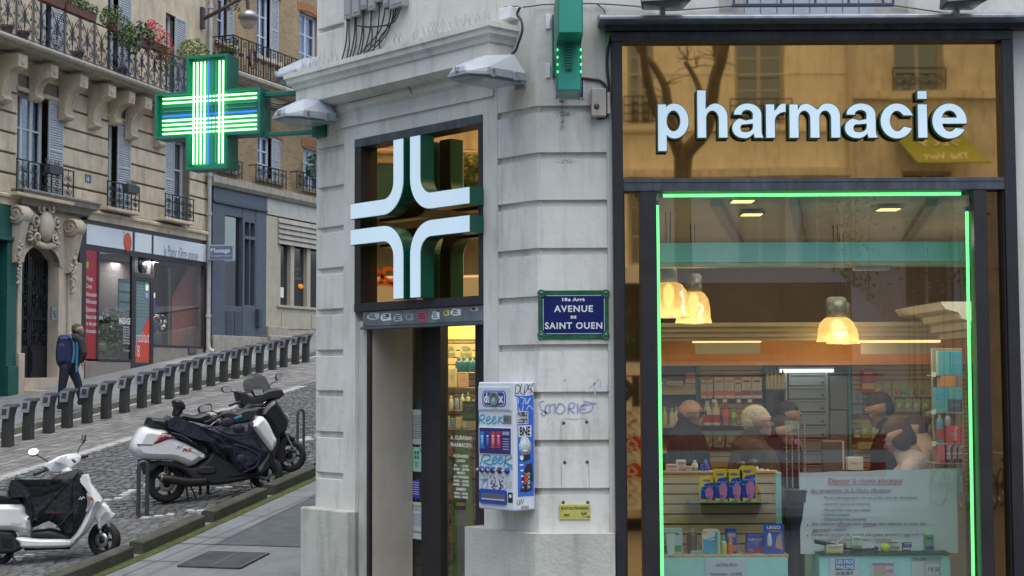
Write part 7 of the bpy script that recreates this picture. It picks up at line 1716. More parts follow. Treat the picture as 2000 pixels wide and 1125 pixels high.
# products
PM={}
def pm(c,r_=.45):
 k=tuple(c)
 if k not in PM:PM[k]=P_('product_%d'%len(PM),c,r_,sc=20)
 return PM[k]
CW,CY,CBl,CG,CR2,CO2,CT,CP1,CGy,CDk=(.62,.60,.52),(.62,.47,.03),(.03,.12,.42),(.10,.32,.08),(.45,.03,.03),(.62,.16,.02),(.08,.38,.42),(.55,.22,.34),(.35,.36,.36),(.03,.05,.05)
def carton(Y,u0,v0,u1,v1,col,band,label,cat='box',group=None,dep=.07,name='carton',txt=None,tcol=None):
 f=FY(Y);a0,b0=f.px(u0,v1);a1,b1=f.px(u1,v0);t=thing(name,label,cat,f.P((a0+a1)/2,b0,0),group);MB(f).pxb(u0,v0,u1,v1,-dep,0).build('pack',pm(col),t,bev=.0015)
 w_,h=u1-u0,v1-v0
 if band:MB(f).pxb(u0+w_*.04,v0+h*.62,u1-w_*.04,v0+h*.86,0,.0012).build('band',pm(band),t);MB(f).pxb(u0+w_*.15,v0+h*.14,u0+w_*.85,v0+h*.24,0,.0012).build('band',pm(band),t)
 mb=MB(f)
 for k in range(3):mb.pxb(u0+w_*.2,v0+h*(.36+.08*k),u0+w_*random.uniform(.5,.8),v0+h*(.385+.08*k),0,.001)
 mb.build('small_print',pm(CGy),t,kind='stuff')
 if txt:text(txt,f,a0+(a1-a0)*.08,b0+(b1-b0)*.70,(b1-b0)*.2,pm(tcol or(.6,.6,.6)),t,.002,width=(a1-a0)*.8)
 return t
def bottle(Y,u,vt,vb,wpx,col,capc,label,cat='bottle',group=None,lab=None,name='bottle',rel=.72):
 f=FY(Y);a,b0=f.px(u,vb);_,b1=f.px(u,vt);r_=wpx/2/F*Y;h=b1-b0;t=thing(name,label,cat,f.P(a,b0,-r_),group)
 MB(f).lathe([(r_*.92,b0),(r_,b0+h*.04),(r_,b0+h*rel*.85),(r_*.8,b0+h*rel),(r_*.45,b0+h*(rel+.05)),(.001,b0+h*(rel+.05))],(a,0,-r_),'b',14).build('body',pm(col,.3),t)
 MB(f).lathe([(r_*.5,b0+h*(rel+.02)),(r_*.5,b1-h*.02),(r_*.42,b1),(.001,b1)],(a,0,-r_),'b',12).build('cap',pm(capc,.4),t)
 if lab:MB(f).lathe([(r_*1.01,b0+h*.12),(r_*1.01,b0+h*rel*.6)],(a,0,-r_),'b',14,cap=False).build('paper_label',pm(lab),t)
 return t
def card(Y,u0,v0,u1,v1,col,oc,label,group=None,name='blister_card'):
 f=FY(Y);a0,b0=f.px(u0,v1);a1,b1=f.px(u1,v0);t=thing(name,label,'carded product',f.P((a0+a1)/2,b0,0),group);MB(f).poly(rrect(a0,a1,b0,b1,min(a1-a0,b1-b0)*.18),-.006,0).build('backing_card',pm(col),t)
 MB(f).ell(((a0+a1)/2,(b0+b1)/2-(b1-b0)*.08,0),((a1-a0)*.32,(b1-b0)*.26,.012),12,6).build('blister',pm(oc,.2),t);return t
# back wall, customers' side
g='cartons on the slatted wall shelf'
for i,(u0,u1,c,b,v0)in enumerate([(1369,1380,CW,CO2,742),(1381,1392,CW,CO2,742),(1395,1414,CW,CO2,737),(1415,1434,CW,CO2,737),(1435,1448,CW,CR2,742),(1449,1468,CW,(.25,.04,.03),737),(1469,1488,CW,(.22,.10,.20),737)]):carton(13.85,u0,v0,u1,778,c,b,'%s white carton from the green post on the upper slat shelf'%ordn[i],group=g)
ib(13.9,1366,778,1492,780,.2,pm(CGy),'shelf_board',BW1)
for i,u in enumerate((1391,1412,1439,1461)):ib(13.8,u,780,u+8,786,.01,WHITE,'price_tag',BW1,0)
for i,(u,vt,w_,c,cap,lab)in enumerate([(1383,783,17,CW,CW,CR2),(1400,783,17,CW,CW,CR2),(1419,790,17,CO2,CR2,(.4,.12,.05)),(1434,796,12,(.5,.5,.08),CG,CG)]):bottle(13.85,u,vt,831,w_,c,cap,'%s toiletry bottle from the green post on the middle slat shelf'%ordn[i],group='bottles on the slatted wall',lab=lab)
ib(13.9,1366,831,1492,833,.2,pm(CGy),'shelf_board',BW1)
for i in range(5):card(13.9,1370+i*24,842,1391+i*24,874,(.16,.28,.28),(.25,.33,.30),'%s dim blue-green carded product from the green post, behind the white-haired man'%ordn[i],'carded products low on the slatted wall')
for i in range(5):bottle(13.8,1500+i*7.5,722,760,8,(.58,.54,.32),CG,'%s cream bottle with green cap in the row beside the fluorescent strip'%ordn[i],group='green-capped bottles')
hs=thing('black_bracket_shelf','black bracket shelf under the green-capped bottles','shelf',FY(13.8).P(2.2,3.9,0));ib(13.8,1496,760,1536,764,.2,pm(CDk),'shelf_board',hs);ib(13.85,1496,764,1512,800,.2,pm(CDk),'bracket',hs)
for i,(u0,u1,v0,c,b)in enumerate([(1288,1300,742,CG,CW),(1302,1334,744,CW,CO2),(1339,1358,728,(.5,.3,.2),CO2),(1339,1358,740,CW,CR2)]):carton(13.7,u0,v0,u1,752 if i!=2 else 739,c,b,['small green carton at the window edge on the cream shelf','flat white and orange carton on the cream shelf','upper orange printed carton at the end of the cream shelf','lower red and white carton at the end of the cream shelf'][i],group='cartons on the cream shelf')
for i,(u,c)in enumerate(((1299,(.45,.5,.12)),(1313,CW),(1322,CW),(1334,(.5,.5,.4)))):bottle(13.7,u,795+3*(i%2),830,10,c,(.4,.45,.2),['yellow-green bottle at the window edge behind the bald man','white bottle beside the yellow-green one on the cream shelf','second white bottle on the cream shelf by the bald man','pale bottle on the cream shelf closest to the bald man'][i],group='bottles on the cream shelf')
# pharmacists' side
carton(13.9,1684,720,1708,766,CR2,CY,'tall red carton on the slatted wall above the pharmacist',txt=None)
cs=[(.5,.5,.1),(.6,.2,.12),(.6,.2,.2),(.25,.4,.1),(.4,.38,.2),(.35,.4,.36),(.5,.3,.34)]
for i in range(7):card(13.9,1709+i*17,748,1723+i*17,775,(.36,.46,.16),cs[i],'%s card in the upper row, counting from the red carton'%ordn[i],'carded products behind the pharmacists')
for i in range(6):card(13.9,1733+i*17,779,1747+i*17,803,(.30,.42,.12),(.5,.5,.42),'%s card in the second row, counting from the pharmacist\'s head'%ordn[i],'carded products behind the pharmacists')
for i in range(4):carton(13.9,1666+(i%2)*10,768+(i//2)*22,1675+(i%2)*10,788+(i//2)*22,(.10,.30,.42),CP1,['upper outer','upper inner','lower outer','lower inner'][i]+' small blue carton left of the pharmacist on the slatted wall',group='small blue cartons')
for i in range(2):card(13.9,1683+i*18,824,1699+i*18,856,(.30,.45,.10),(.45,.5,.3),['oval green pack nearer the monitor on the slatted wall','oval green pack nearer the pharmacist on the slatted wall'][i],'oval green packs')
carton(13.9,1676,864,1715,878,(.42,.50,.25),None,'pale green flat sign low on the slatted wall behind the monitor','sign');carton(13.9,1668,838,1680,856,CG,CW,'small green carton low on the slatted wall behind the monitor')
for i,(u,v)in enumerate(((1808,820),(1822,820),(1806,850),(1822,850),(1806,800),(1826,795))):card(13.9,u,v,u+12,v+24,(.30,.38,.2),(.4,.4,.3),'%s dim card on the wall beyond the woman with the bun, from the top down'%ordn[i],'dim cards beyond the women')
# tall product column near the window
YC=11.3;PC=thing('product_column','tall product shelf column by the far neon tube','shelving',FY(YC).P(FY(YC).px(1855,1000)[0],FZ,0));ib(YC+.2,1826,680,1884,1130,.05,pm((.30,.26,.18)),'column_back',PC)
for v in(732,805,866,904):ib(YC,1824,v,1884,v+2.5,.2,pm((.25,.28,.26)),'shelf_board',PC)
ib(YC,1837,735,1867,756,.1,ORW,'wood_block',PC)
cn=0
for(u0,v0,u1,v1,c,b,d_)in[(1833,686,1855,732,CT,None,'tall turquoise carton, inner of the top pair'),(1856,686,1880,732,(.04,.34,.45),None,'tall turquoise carton, outer of the top pair'),(1827,757,1851,780,(.04,.36,.50),None,'upper inner blue carton of the four'),(1852,757,1880,780,CT,None,'upper outer blue carton of the four'),(1827,781,1851,804,CT,None,'lower inner blue carton of the four'),(1852,781,1880,804,(.05,.09,.15),None,'lower outer dark blue carton of the four'),
(1850,832,1880,866,(.55,.04,.04),None,'bright red carton with white side lettering'),(1832,868,1846,904,(.55,.12,.16),None,'pink-red carton at the end of the lower row'),(1847,868,1858,904,(.12,.01,.015),None,'first dark maroon carton'),(1859,868,1869,904,(.12,.01,.015),None,'second dark maroon carton'),(1870,868,1880,904,(.12,.01,.015),None,'third dark maroon carton')]:
 t=carton(YC,u0,v0,u1,v1,c,b,d_+' on the tall column by the neon',group='cartons on the tall column')
 if cn in(6,8,9,10):f=FY(YC);a,b_=f.px((u0+u1)/2-3,v0+2);text("Pharmacal" if 0 else "Permicta",Fr(f.P(a,b_,.001),-f.V,f.U),0,0,.05,WHITE,t,.0,width=.10)
 cn+=1
for i,(u,c)in enumerate(((1838,(.10,.25,.38)),(1852,CGy))):bottle(YC,u,808,866 if i==0 else 832,13,c,CW,['blue and red spray can on the tall column','grey spray can behind the red carton on the tall column'][i],'spray can',group='spray cans',lab=CR2 if i==0 else None,name='spray_can',rel=.8)
for i,v in enumerate((733,806,868)):ib(YC-.05,1820,v-6,1828,v+3,.01,WHITE,'price_tag',PC,0)
plate(FY(10.9),1843,915,1880,960,-.01,0,pm((.30,.44,.50)),'pale_panel',PC,0)
# counter items: monitor, spectacle stand
mo=thing('computer_monitor','dark computer monitor seen from behind on the counter','monitor',FY(12.2).P(*FY(12.2).px(1626,922),0));ib(12.2,1606,860,1647,922,.04,pm((.10,.11,.12)),'screen_back',mo,.01);ib(12.2,1646,862,1648.5,918,.05,WHITE,'bezel',mo);ib(12.2,1618,920,1636,945,.06,pm(CDk),'stand',mo)
cr_=carton(11.6,1656,893,1686,918,CW,None,'white till box on the counter behind the poster','box')
st_=thing('spectacle_stand','tall rotating stand with rows of reading glasses','display stand',FY(11.0).P(FY(11.0).px(1556,925)[0],2.9,0));f=FY(11.0)
for u in(1538,1549,1562,1574):
 a,b1=f.px(u,825);mb=MB(f);mb.tube([(a,3.2,-.05),(a,b1,-.05)],.004,5);mb.build('upright',pm((.5,.52,.5)),st_)
ib(11.0,1533,822,1560,838,.004,M('clear_plastic',(.5,.52,.4),.1,alpha=.4,var=.05,bump=0),'header_card',st_)
for i,v in enumerate((842,853,864,876,888,900,911)):
 for s_ in(0,1):
  a,b=f.px(1545+17*s_+random.uniform(-2,2),v);gl_=MB(f)
  for k in(-.022,.022):gl_.tube([(a+k+.018*math.cos(t),b+.012*math.sin(t),.01)for t in[j*.785 for j in range(8)]],.0016,4,closed=True)
  gl_.tube([(a+.04,b+.005,.01),(a+.055,b+.004,-.04),(a+.05,b-.02,-.11)],.0022,4);gl_.tube([(a-.04,b+.005,.01),(a-.05,b+.004,-.05)],.0022,4)
  t=gl_.build('reading_glasses',pm([(.03,.03,.03),(.25,.04,.04),(.03,.1,.2),(.3,.2,.1)][(i+s_)%4]),None);tag(t,'%s pair from the top on the %s side of the spectacle stand'%(ordn[i],['customer','till'][s_]),'glasses','reading glasses on the stand')
tag(plate(f,1551,858,1563,868,.01,.013,pm(CP1),'price_tag',None),'small pink tag on the spectacle stand','tag')
# front display unit nearer the door
YD=10.62;DU=thing('slat_display_unit','beech slatted display unit with teal base in the window','display unit',FY(YD).P(FY(YD).px(1400,1090)[0],FZ,0))
slats(DU,YD,1240,1518,925,1090,19.6);ib(YD,1516,922,1527,1092,.04,TEAL,'end_post',DU,.003,.004);ib(YD,1240,920,1520,925.5,.10,SLT,'top_board',DU)
ib(10.36,1240,1088,1540,1250,.5,TEAL,'teal_base',DU,.004);ib(10.36,1240,1084,1541,1090,.55,P_('cork_top',(.40,.33,.2),.8,var=.4,sc=60),'counter_top',DU)
ib(10.45,1345,980,1502,983,.2,M('glass_shelf',(.15,.22,.18),.1,var=.1,bump=0),'shelf_board',DU)
def insole(u0,v0,u1,v1,lb_):
 f=FY(10.47);a0,b0=f.px(u0,v1);a1,b1=f.px(u1,v0);t=thing('insole_pack',lb_,'insole pack',f.P((a0+a1)/2,b0,0),'yellow and blue insole packs');w_,h=a1-a0,b1-b0
 o=rrect(a0,a1,b0,b1,w_*.22);MB(f).poly(o,-.03,0).build('card_pack',pm((.66,.50,.02),.35),t);MB(f).poly([(a0+w_*.06,b0+h*.16),(a1-w_*.06,b0+h*.12),(a1-w_*.06,b0+h*.78),(a0+w_*.35,b0+h*.74),(a0+w_*.06,b0+h*.55)],0,.001).build('blue_panel',pm((.02,.06,.38),.3),t)
 P=[(a0+w_*(.62+.26*math.cos(k*.4)*(1+.25*math.sin(k*.4))),b0+h*(.34+.26*math.sin(k*.4)))for k in range(16)];MB(f).poly(P,.001,.006).build('pink_insole',pm((.55,.20,.38),.3),t)
 MB(f).ell((a0+w_*.55,b0+h*.24,.006),(w_*.12,w_*.12,.003),10,5).build('gel_spot',pm((.3,.2,.3)),t);MB(f).ell((a0+w_*.45,b0+h*.86,0),(w_*.26,h*.045,.002),12,5).build('oval_logo',pm((.02,.05,.35)),t);MB(f).ell((a0+w_*.45,b0+h*.05,0),(w_*.2,h*.03,.002),12,5).build('oval_logo',pm((.02,.05,.35)),t)
 text("SCHOLL",f,a0+w_*.28,b0+h*.85,h*.03,WHITE,t,.003,width=w_*.34);text("Activ gel",f,a0+w_*.2,b0+h*.62,h*.06,WHITE,t,.002,width=w_*.5);mb=MB(f);ribbon(mb,[(a0+w_*.08,b0+h*.52),(a0+w_*.5,b0+h*.50),(a1-w_*.08,b0+h*.68)],h*.025,.001);mb.build('cyan_swoosh',pm((.1,.4,.55)),t)
for i,(u0,v0,u1,v1)in enumerate([(1367,931,1396,983),(1394,917,1423,983),(1421,917,1450,983),(1446,910,1477,983)]):insole(u0,v0,u1,v1,['small yellow and blue insole pack at the door end of the glass shelf','tall insole pack between the small one and the third','tall insole pack next to the tallest one','tallest yellow and blue insole pack at the far end of the shelf'][i])
# on top of the unit
g='pharmacy products on top of the slatted unit'
carton(10.65,1302,907,1325,925,CW,CP1,'low pink and white carton on the slatted unit',group=g,txt='nutrisine',tcol=(.5,.1,.3));carton(10.66,1322,899,1340,925,CW,CP1,'taller pink and white carton on the slatted unit',group=g,txt='nutrisine',tcol=(.5,.1,.3));carton(10.63,1340,911,1351,925,CW,(.1,.1,.1),'small white carton between pink cartons and white can',group=g)
bottle(10.66,1358,899,925,13,CW,(.45,.5,.5),'white spray can on the slatted unit',group=g,lab=CT,name='spray_can',rel=.75)
for i,(u,v,w_)in enumerate(((1371,906,8),(1379,897,11),(1384,908,8))):bottle(10.66,u,v,925,w_,(.02,.12,.50),(.03,.2,.6),['short blue bottle next to the white can','tall blue bottle of the blue trio','short blue bottle behind the tall blue one'][i],group=g)
for i,(u0,u1,v0)in enumerate(((1440,1459,901),(1462,1483,897))):bottle(10.7,(u0+u1)/2,v0,925,u1-u0,(.015,.05,.045),(.02,.07,.06),['dark green jar behind the tallest insole pack','dark green jar at the far side of the insole packs'][i],'jar',group=g,name='jar',rel=.9)
for i,(u,v,w_)in enumerate(((1479,911,9),(1489,915,12),(1500,916,10))):bottle(10.66,u,v,925,w_,(.5,.55,.55),CW,['slim pale jar beside the dark green jars','wide low white jar on the slatted unit','last small white jar before the green post'][i],'jar',group=g,name='jar',rel=.8)
# on the lower shelf
g='products on the lower display shelf';YL=10.42
carton(YL+.03,1287,1033,1333,1085,(.42,.52,.55),CG,'large pale carton with green print behind the standing tube',group=g)
f=FY(YL);a,b0=f.px(1310,1088);_,b1=f.px(1310,1042);t=thing('cream_tube','pale green cream tube standing on its blue cap','tube',f.P(a,b0,0),g);MB(f).loops([[(a+x*w_,y,z*d_)for x,z in((-1,-1),(1,-1),(1,1),(-1,1))]for w_,y,d_ in((.022,b0+.02,.018),(.027,b0+.06,.016),(.033,b1,.003))][::1],0,False).build('tube_body',pm((.48,.58,.52),.3),t,bev=.004);MB(f).lathe([(.02,b0),(.02,b0+.02),(.001,b0+.02)],(a,0,0),'b',12).build('cap',pm((.03,.25,.42)),t)
bottle(YL+.02,1353,1032,1084,20,(.12,.09,.05),(.3,.3,.28),'dark patterned pack with silver top on the lower shelf','pack',group=g,rel=.8);carton(YL,1350,1076,1377,1087,(.30,.48,.36),CT,'flat green carton lying in front of the dark pack',group=g);carton(YL+.04,1347,1062,1375,1084,(.30,.22,.08),None,'brown carton behind the flat green one',group=g)
f=FY(YL);a0,b0=f.px(1372,1086);a1,b1=f.px(1406,1033);t=thing('foot_care_pack','white and blue foot care pack with a blue wand on the lower shelf','pack',f.P((a0+a1)/2,b0,0),g);MB(f).poly(rrect(a0,a1,b0,b1,.025),-.02,0).build('card_pack',pm(CW),t);MB(f).poly([(a0+.005,b0+.01),(a1-.04,b0+.01),(a1-.03,b1-.05),(a0+.005,b1-.07)],0,.001).build('blue_panel',pm((.08,.32,.50)),t);MB(f).tube([(a1-.025,b0+.02,.008),(a1-.022,b1-.02,.008)],.008,8).build('wand',pm((.08,.38,.50)),t);MB(f).ell((a0+.02,b1-.02,0),(.018,.010,.002),10,5).build('yellow_oval',pm((.6,.5,.04)),t);text("Velvet",f,a0+.012,b1-.075,.03,WHITE,t,.0015)
bottle(YL-.03,1415,1047,1088,12,(.42,.48,.10),(.02,.35,.45),'yellow bottle with turquoise cap on the lower shelf',group=g);bottle(YL-.03,1427,1050,1088,10,(.62,.14,.02),(.66,.20,.03),'orange spray bottle on the lower shelf',group=g);carton(YL+.02,1419,1034,1439,1084,(.02,.08,.38),CO2,'tall blue carton behind the orange spray bottle',group=g,txt='URGO',tcol=(.6,.6,.6))
carton(YL+.02,1459,1045,1493,1084,(.02,.09,.42),CR2,'wide blue carton of wound care on the lower shelf',group=g,txt='URGO');carton(YL,1458,1062,1475,1087,(.05,.08,.40),CR2,'low blue and red carton in front of the wide blue one',group=g)
f=FY(YL-.02);a0,b0=f.px(1493,1084);a1,b1=f.px(1531,1023);t=thing('stain_pen_pack','large blue hanging pack with a white device at the end of the lower shelf','pack',f.P((a0+a1)/2,b0,0),g);MB(f).poly(rrect(a0,a1,b0,b1,.012),-.015,0).build('card_pack',pm((.02,.10,.42)),t);MB(f).ell((a0+.035,(b0+b1)/2-.01,.006),(.018,.055,.012),12,8).build('white_device',pm((.6,.6,.6),.3),t);MB(f).ell((a0+.035,b0+.055,.014),(.010,.012,.006),8,6).build('red_button',pm(CR2),t);text("URGO",f,a0+.02,b1-.035,.032,WHITE,t,.001,bold=.001);MB(f).poly([(a0+.075,b0+.05),(a1-.01,b0+.03),(a1-.02,b1-.06),(a0+.085,b1-.09)],0,.001).build('picture',pm((.5,.28,.2)),t);MB(f).box(a0+.03,a1-.02,b1-.055,b1-.045,0,.001).build('red_line',pm(CO2),t)
# price sheet
t=thing('price_sheet','pale price sheet reading NOTRE PRIX on the teal base','sheet',FY(10.35).P(*FY(10.35).px(1420,1160),0));ib(10.352,1378,1092,1460,1170,.002,pm((.50,.56,.64)),'paper',t,0);f=FY(10.348);text("NOTRE PRIX",f,f.px(1419,1104)[0],f.px(1419,1106)[1],.026,BLACKM,t,0,align='C');text("Nutrisine  13.80€",f,f.px(1419,1118)[0],f.px(1419,1124)[1],.03,BLACKM,t,0,align='C')
# stocking leg
f=FY(10.5);t=thing('stocking_leg','black lace-topped stocking on a display leg beside the poster','display leg',f.P(*f.px(1552,1250),0));L=[]
for v,w_,u in((962,20,1556),(985,19,1556),(1010,18,1555),(1035,16,1553),(1050,14.5,1551),(1068,15.5,1551),(1090,16.5,1552),(1120,15,1553),(1160,11,1554),(1220,7,1554)):a,b=f.px(u,v);r_=w_/F*10.5;L.append([(a+r_*math.cos(k*.5236),b,r_*math.sin(k*.5236))for k in range(12)][::-1])
MB(f).loops(L,0,True).build('sheer_leg',M('sheer_black',(.022,.022,.028),.45,var=.3,sc=200,bump=.1),t);L=[]
for v,w_ in((957,21.5),(966,21),(980,20.5)):a,b=f.px(1556,v);r_=w_/F*10.5;L.append([(a+r_*(1+.03*(k%2))*math.cos(k*.2618),b+.004*(k%2),r_*(1+.03*(k%2))*math.sin(k*.2618))for k in range(24)][::-1])
MB(f).loops(L,0,False,True,True).build('lace_band',M('lace_black',(.05,.05,.055),.8,var=.6,sc=120,bump=.6,bsc=200),t)
# hand-written poster
PO=thing('handwritten_poster','large pale hand-written poster about rhinite allergique','poster',FY(10.45).P(FY(10.45).px(1700,1085)[0],FY(10.45).px(1700,1085)[1],0));f=FY(10.45)
n=20;L=[]
for k in range(n+1):u=1561+307*k/n;a,b1=f.px(u,923-8*k/n+.8*math.sin(k));_,b0=f.px(u,1082-2*k/n);L.append([(a,b0,.006*math.sin(k*.9)),(a,(b0+b1)/2,.004*math.sin(k*.7+1)),(a,b1,.005*math.sin(k*.5))][::-1])
MB(f).loops(L,0,True,False,False,closed=False).build('paper',M('poster_paper',(.60,.65,.66),.7,var=.04,sc=3,bump=.2,bsc=8),PO)
mb=MB(f);a0,b0=f.px(1562,1083);a1,b1=f.px(1866,925);mb.box(a0+.02,a1-.02,b0+.02,b1-.02,-.03,-.024);mb.build('poster_board',pm(CW),PO)
RI=P_('ink_red',(.45,.05,.08),.6);BI=P_('ink_dark',(.07,.09,.12),.6)
for s,u,v,wpx,h,mt in[("Dépister la rhinite allergique",1617,944,145,.052,RI),("des symptômes de la rhinite allergique :",1583,961,160,.034,BI),("- Prurit (démangeaisons, nez qui gratte, yeux qui démangent)",1605,975,186,.030,BI),("- Anosmie (perte de l'odorat)",1605,987,94,.030,BI),("- Rhinorrhée (nez qui coule)",1605,999,94,.030,BI),("- Éternuements",1605,1008,54,.030,BI),("- Obstruction (nez bouché)",1605,1017,86,.030,BI),("Des solutions efficaces pour atténuer leur intensité et éviter leur",1585,1026,224,.030,BI),("aggravation existent.",1586,1037,68,.030,BI),("Certaines formes de rhinite allergique peuvent s'aggraver et",1585,1047,220,.030,BI),("\"mal soigné\"  évoluer vers l'asthme",1585,1057,155,.030,BI)]:
 a,b=f.px(u,v,.008);text(s,f,a,b,h,mt,PO,.009,width=wpx/F*10.44,shear=.25)
mb=MB(f)
for u0,v0,u1,v1 in((1617,947,1760,946),(1583,963,1742,961),(1634,1028,1661,1027),(1685,1028,1710,1027),(1586,1039,1620,1038),(1620,1049,1642,1048),(1710,1059,1738,1058)):ribbon(mb,[f.px(u0,v0),f.px(u1,v1)],.0035,.009,.001,0)
mb.build('underline',RI,PO,kind='stuff')
for u,v in((1576,960),(1577,1025),(1577,1046)):MB(f).lathe([(.001,0),(.006,0),(.001,.001)],(*f.px(u,v),.008),'c',8).build('bullet',RI,PO)
# right counter
RCN=thing('teal_counter','low teal counter with artificial grass and price cards','counter',FY(10.35).P(FY(10.35).px(1728,1090)[0],FZ,0));ib(10.32,1601,1083,1858,1250,.5,TEAL,'counter_front',RCN,.004)
fq=FY(10.30);za=fq.px(1700,1083)[1];x0,x1=fq.px(1600,1083)[0],fq.px(1858,1083)[0]
mb=MB();mb.box(x0,x1,10.30,10.8,za,za+.006);mb.build('grass_mat',P_('grass_mat',(.01,.07,.03),.9,var=.3,sc=60),RCN)
mb=MB()
for k in range(1500):p=Vector((random.uniform(x0,x1),random.uniform(10.31,10.7),za+.006));mb.raw([p,p+Vector((.003,0,0)),p+Vector((random.uniform(-.004,.004),0,random.uniform(.006,.014)))],[(0,1,2)])
mb.build('grass_blades',MATS['grass_mat'],RCN,kind='stuff')
g='allergy display things on the teal counter'
def bz(v):return fq.px(1700,v)[1]
carton(10.34,1614,1064,1647,1082,(.55,.55,.45),CY,'white and yellow carton at the door end of the teal counter',group=g,txt='Actifed',tcol=(.05,.1,.4));carton(10.42,1664,1048,1684,1076,(.50,.62,.52),CG,'upright green and white carton by the racket',group=g);carton(10.48,1685,1045,1704,1070,(.45,.58,.62),CT,'pale blue carton behind the upright green one',group=g)
carton(10.45,1733,1056,1757,1074,CW,CG,'white and green carton behind the tennis ball',group=g,txt='HUMEX',tcol=(.1,.1,.4));carton(10.45,1762,1059,1789,1076,(.04,.04,.20),CW,'dark blue carton in the middle of the teal counter',group=g);carton(10.40,1808,1045,1824,1079,(.10,.35,.12),(.04,.05,.3),'tall green carton with blue top at the far end of the counter',group=g)
tb=MB();a,b=fq.px(1733,1072);tb.ell((a,10.36,za+.035),(.033,.033,.033),16,12);t=tb.build('tennis_ball',M('felt_yellow',(.50,.55,.04),.9,var=.1,bump=.5,bsc=200),None);tag(t,'bright yellow tennis ball on the artificial grass','ball')
a=fq.px(1690,1078)[0];t=thing('tennis_racket','black tennis racket lying on the counter with its handle to the door side','racket',(a,10.4,za));mb=MB();mb.tube([(a+.11*math.cos(k*.4),10.42+.09*math.sin(k*.4),za+.03)for k in range(16)],.010,6,closed=True);mb.build('head',BLACKM,t);mb=MB();mb.tube(smooth_path([Vector((a-.11,10.42,za+.03)),Vector((a-.18,10.38,za+.05)),Vector((a-.33,10.33,za+.085))],4),.014,8);mb.build('handle',BLACKM,t)
mb=MB()
for k in range(9):x=a-.09+.0225*k;h=math.sqrt(max(0,1-((x-a)/.11)**2))*.09;mb.tube([(x,10.42-h,za+.03),(x,10.42+h,za+.03)],.0015,3)
mb.build('string',WHITE,t,kind='stuff')
bx_=fq.px(1655,1068)[0];mb=MB();mb.ell((bx_,10.45,za+.05),(.03,.03,.028),10,8);t=mb.build('bread_roll',pm((.30,.18,.12)),None);tag(t,'small brown round thing beside the upright green carton','ball');t.name='brown_ball'
for i,u in enumerate((1775,1815,1790)):
 x=fq.px(u,1075)[0];plant('grass_tuft_model',['tuft of artificial grass in front of the dark blue carton','tuft of artificial grass round the tall green carton','low tuft of artificial grass on the counter middle'][i],WORLD,[(x+dx_,10.5,za+.02,.03)for dx_ in(-.05,0,.05)],160,.03,[P_('tuft_green',(.03,.12,.05),.8)],'artificial grass',group='artificial grass tufts')
# price cards
def pcard(u0,v0,u1,v1,lb_):t=thing('price_card',lb_,'price card',FY(10.31).P(*FY(10.31).px((u0+u1)/2,v1),0),'price cards on the teal counter');ib(10.312,u0,v0,u1,v1,.002,pm((.52,.58,.62)),'paper',t,0);return t
f=FY(10.308);tx_=lambda s,u,v,h,mt,p,wpx=None:text(s,f,*f.px(u,v),h,mt,p,0.002,width=(wpx and wpx/F*10.31),bold=.0008)
p=pcard(1621,1090,1677,1170,'price card with blue square reading LES PRIX MALINS');ib(10.309,1631,1092,1669,1113,.001,pm((.03,.22,.50)),'blue_square',p,0);tx_("LES PRIX",1633,1101,.034,WHITE,p,34);tx_("MALINS",1633,1111,.036,WHITE,p,34);tx_("Le lot de 4",1633,1122,.034,BLACKM,p,32)
p=pcard(1702,1096,1747,1124,'price card with a child\'s face reading SERUM PHYSIOLOGIQUE');tx_("SERUM PHYSIOLOGIQUE",1704,1104,.022,BI,p,41);ib(10.309,1706,1107,1730,1121,.001,pm((.52,.32,.28)),'face_picture',p,0);ib(10.309,1731,1112,1745,1119,.001,pm(CP1),'pink_shape',p,0)
p=pcard(1780,1086,1838,1170,'price card headed PROMOTION with 7 € 50');ib(10.309,1780,1086,1838,1095,.001,pm((.35,.5,.46)),'header',p,0);tx_("PROMOTION",1782,1094,.034,P_('promo_green',(.02,.22,.16),.5),p,54);ib(10.309,1806,1099,1836,1124,.001,pm(CR2),'red_frame',p,0);ib(10.3085,1807,1100,1835,1124,.001,pm((.52,.58,.62)),'price_field',p,0);tx_("7 € 50",1812,1116,.038,BI,p,22)
# seen through the door: lit shelves
YX=12.3;DSH=thing('door_side_shelving','warm lit shelving behind the glass door','shelving',(-.35,YX,FZ));slats(DSH,YX,780,960,600,1250,14);ib(YX-.02,840,632,960,663,.02,P_('light_pelmet',(.50,.50,.14),.5,emis=(.6,.55,.15),es=.05),'pelmet',DSH)
for k,(u0,u1)in enumerate(((862,893),(896,925))):
 f=FY(11.95);a0,b0=f.px(u0,699);a1,b1=f.px(u1,674);t=thing('aisle_card',['yellow aisle card SOIN CHEVEU behind the door','yellow aisle card SOIN DU VISAGE behind the door'][k],'sign',f.P((a0+a1)/2,b0,0),'aisle cards');MB(f).poly([(a0,b0),(a1-.02,b0+.005),(a1,b1),(a0+.02,b1)],-.004,0).build('card_sheet',pm((.58,.54,.26)),t);text("SOIN",f,a0+.03,b0+.055,.05,BI,t,.001,width=(a1-a0)*.5);text(["CHEVEU","DU VISAGE"][k],f,a0+.02,b0+.01,.04,BI,t,.001,width=(a1-a0)*.7)
g='toiletries behind the glass door'
for i,(u,w_)in enumerate(((896,14),(906,14),(918,14),(928,13))):bottle(12.0,u,697,727,w_,(.02,.16,.20),(.02,.10,.12),'%s dark teal bottle behind the door glass, from the post'%ordn[i],group=g)
for i,(u0,u1,v0)in enumerate(((866,874,715),(875,893,720),(894,915,730))):carton(12.0,u0,v0,u1,756,[(.6,.5,.25),(.62,.56,.3),(.6,.36,.22)][i],None,'%s pale carton on the first door shelf, from the post'%ordn[i],group=g)
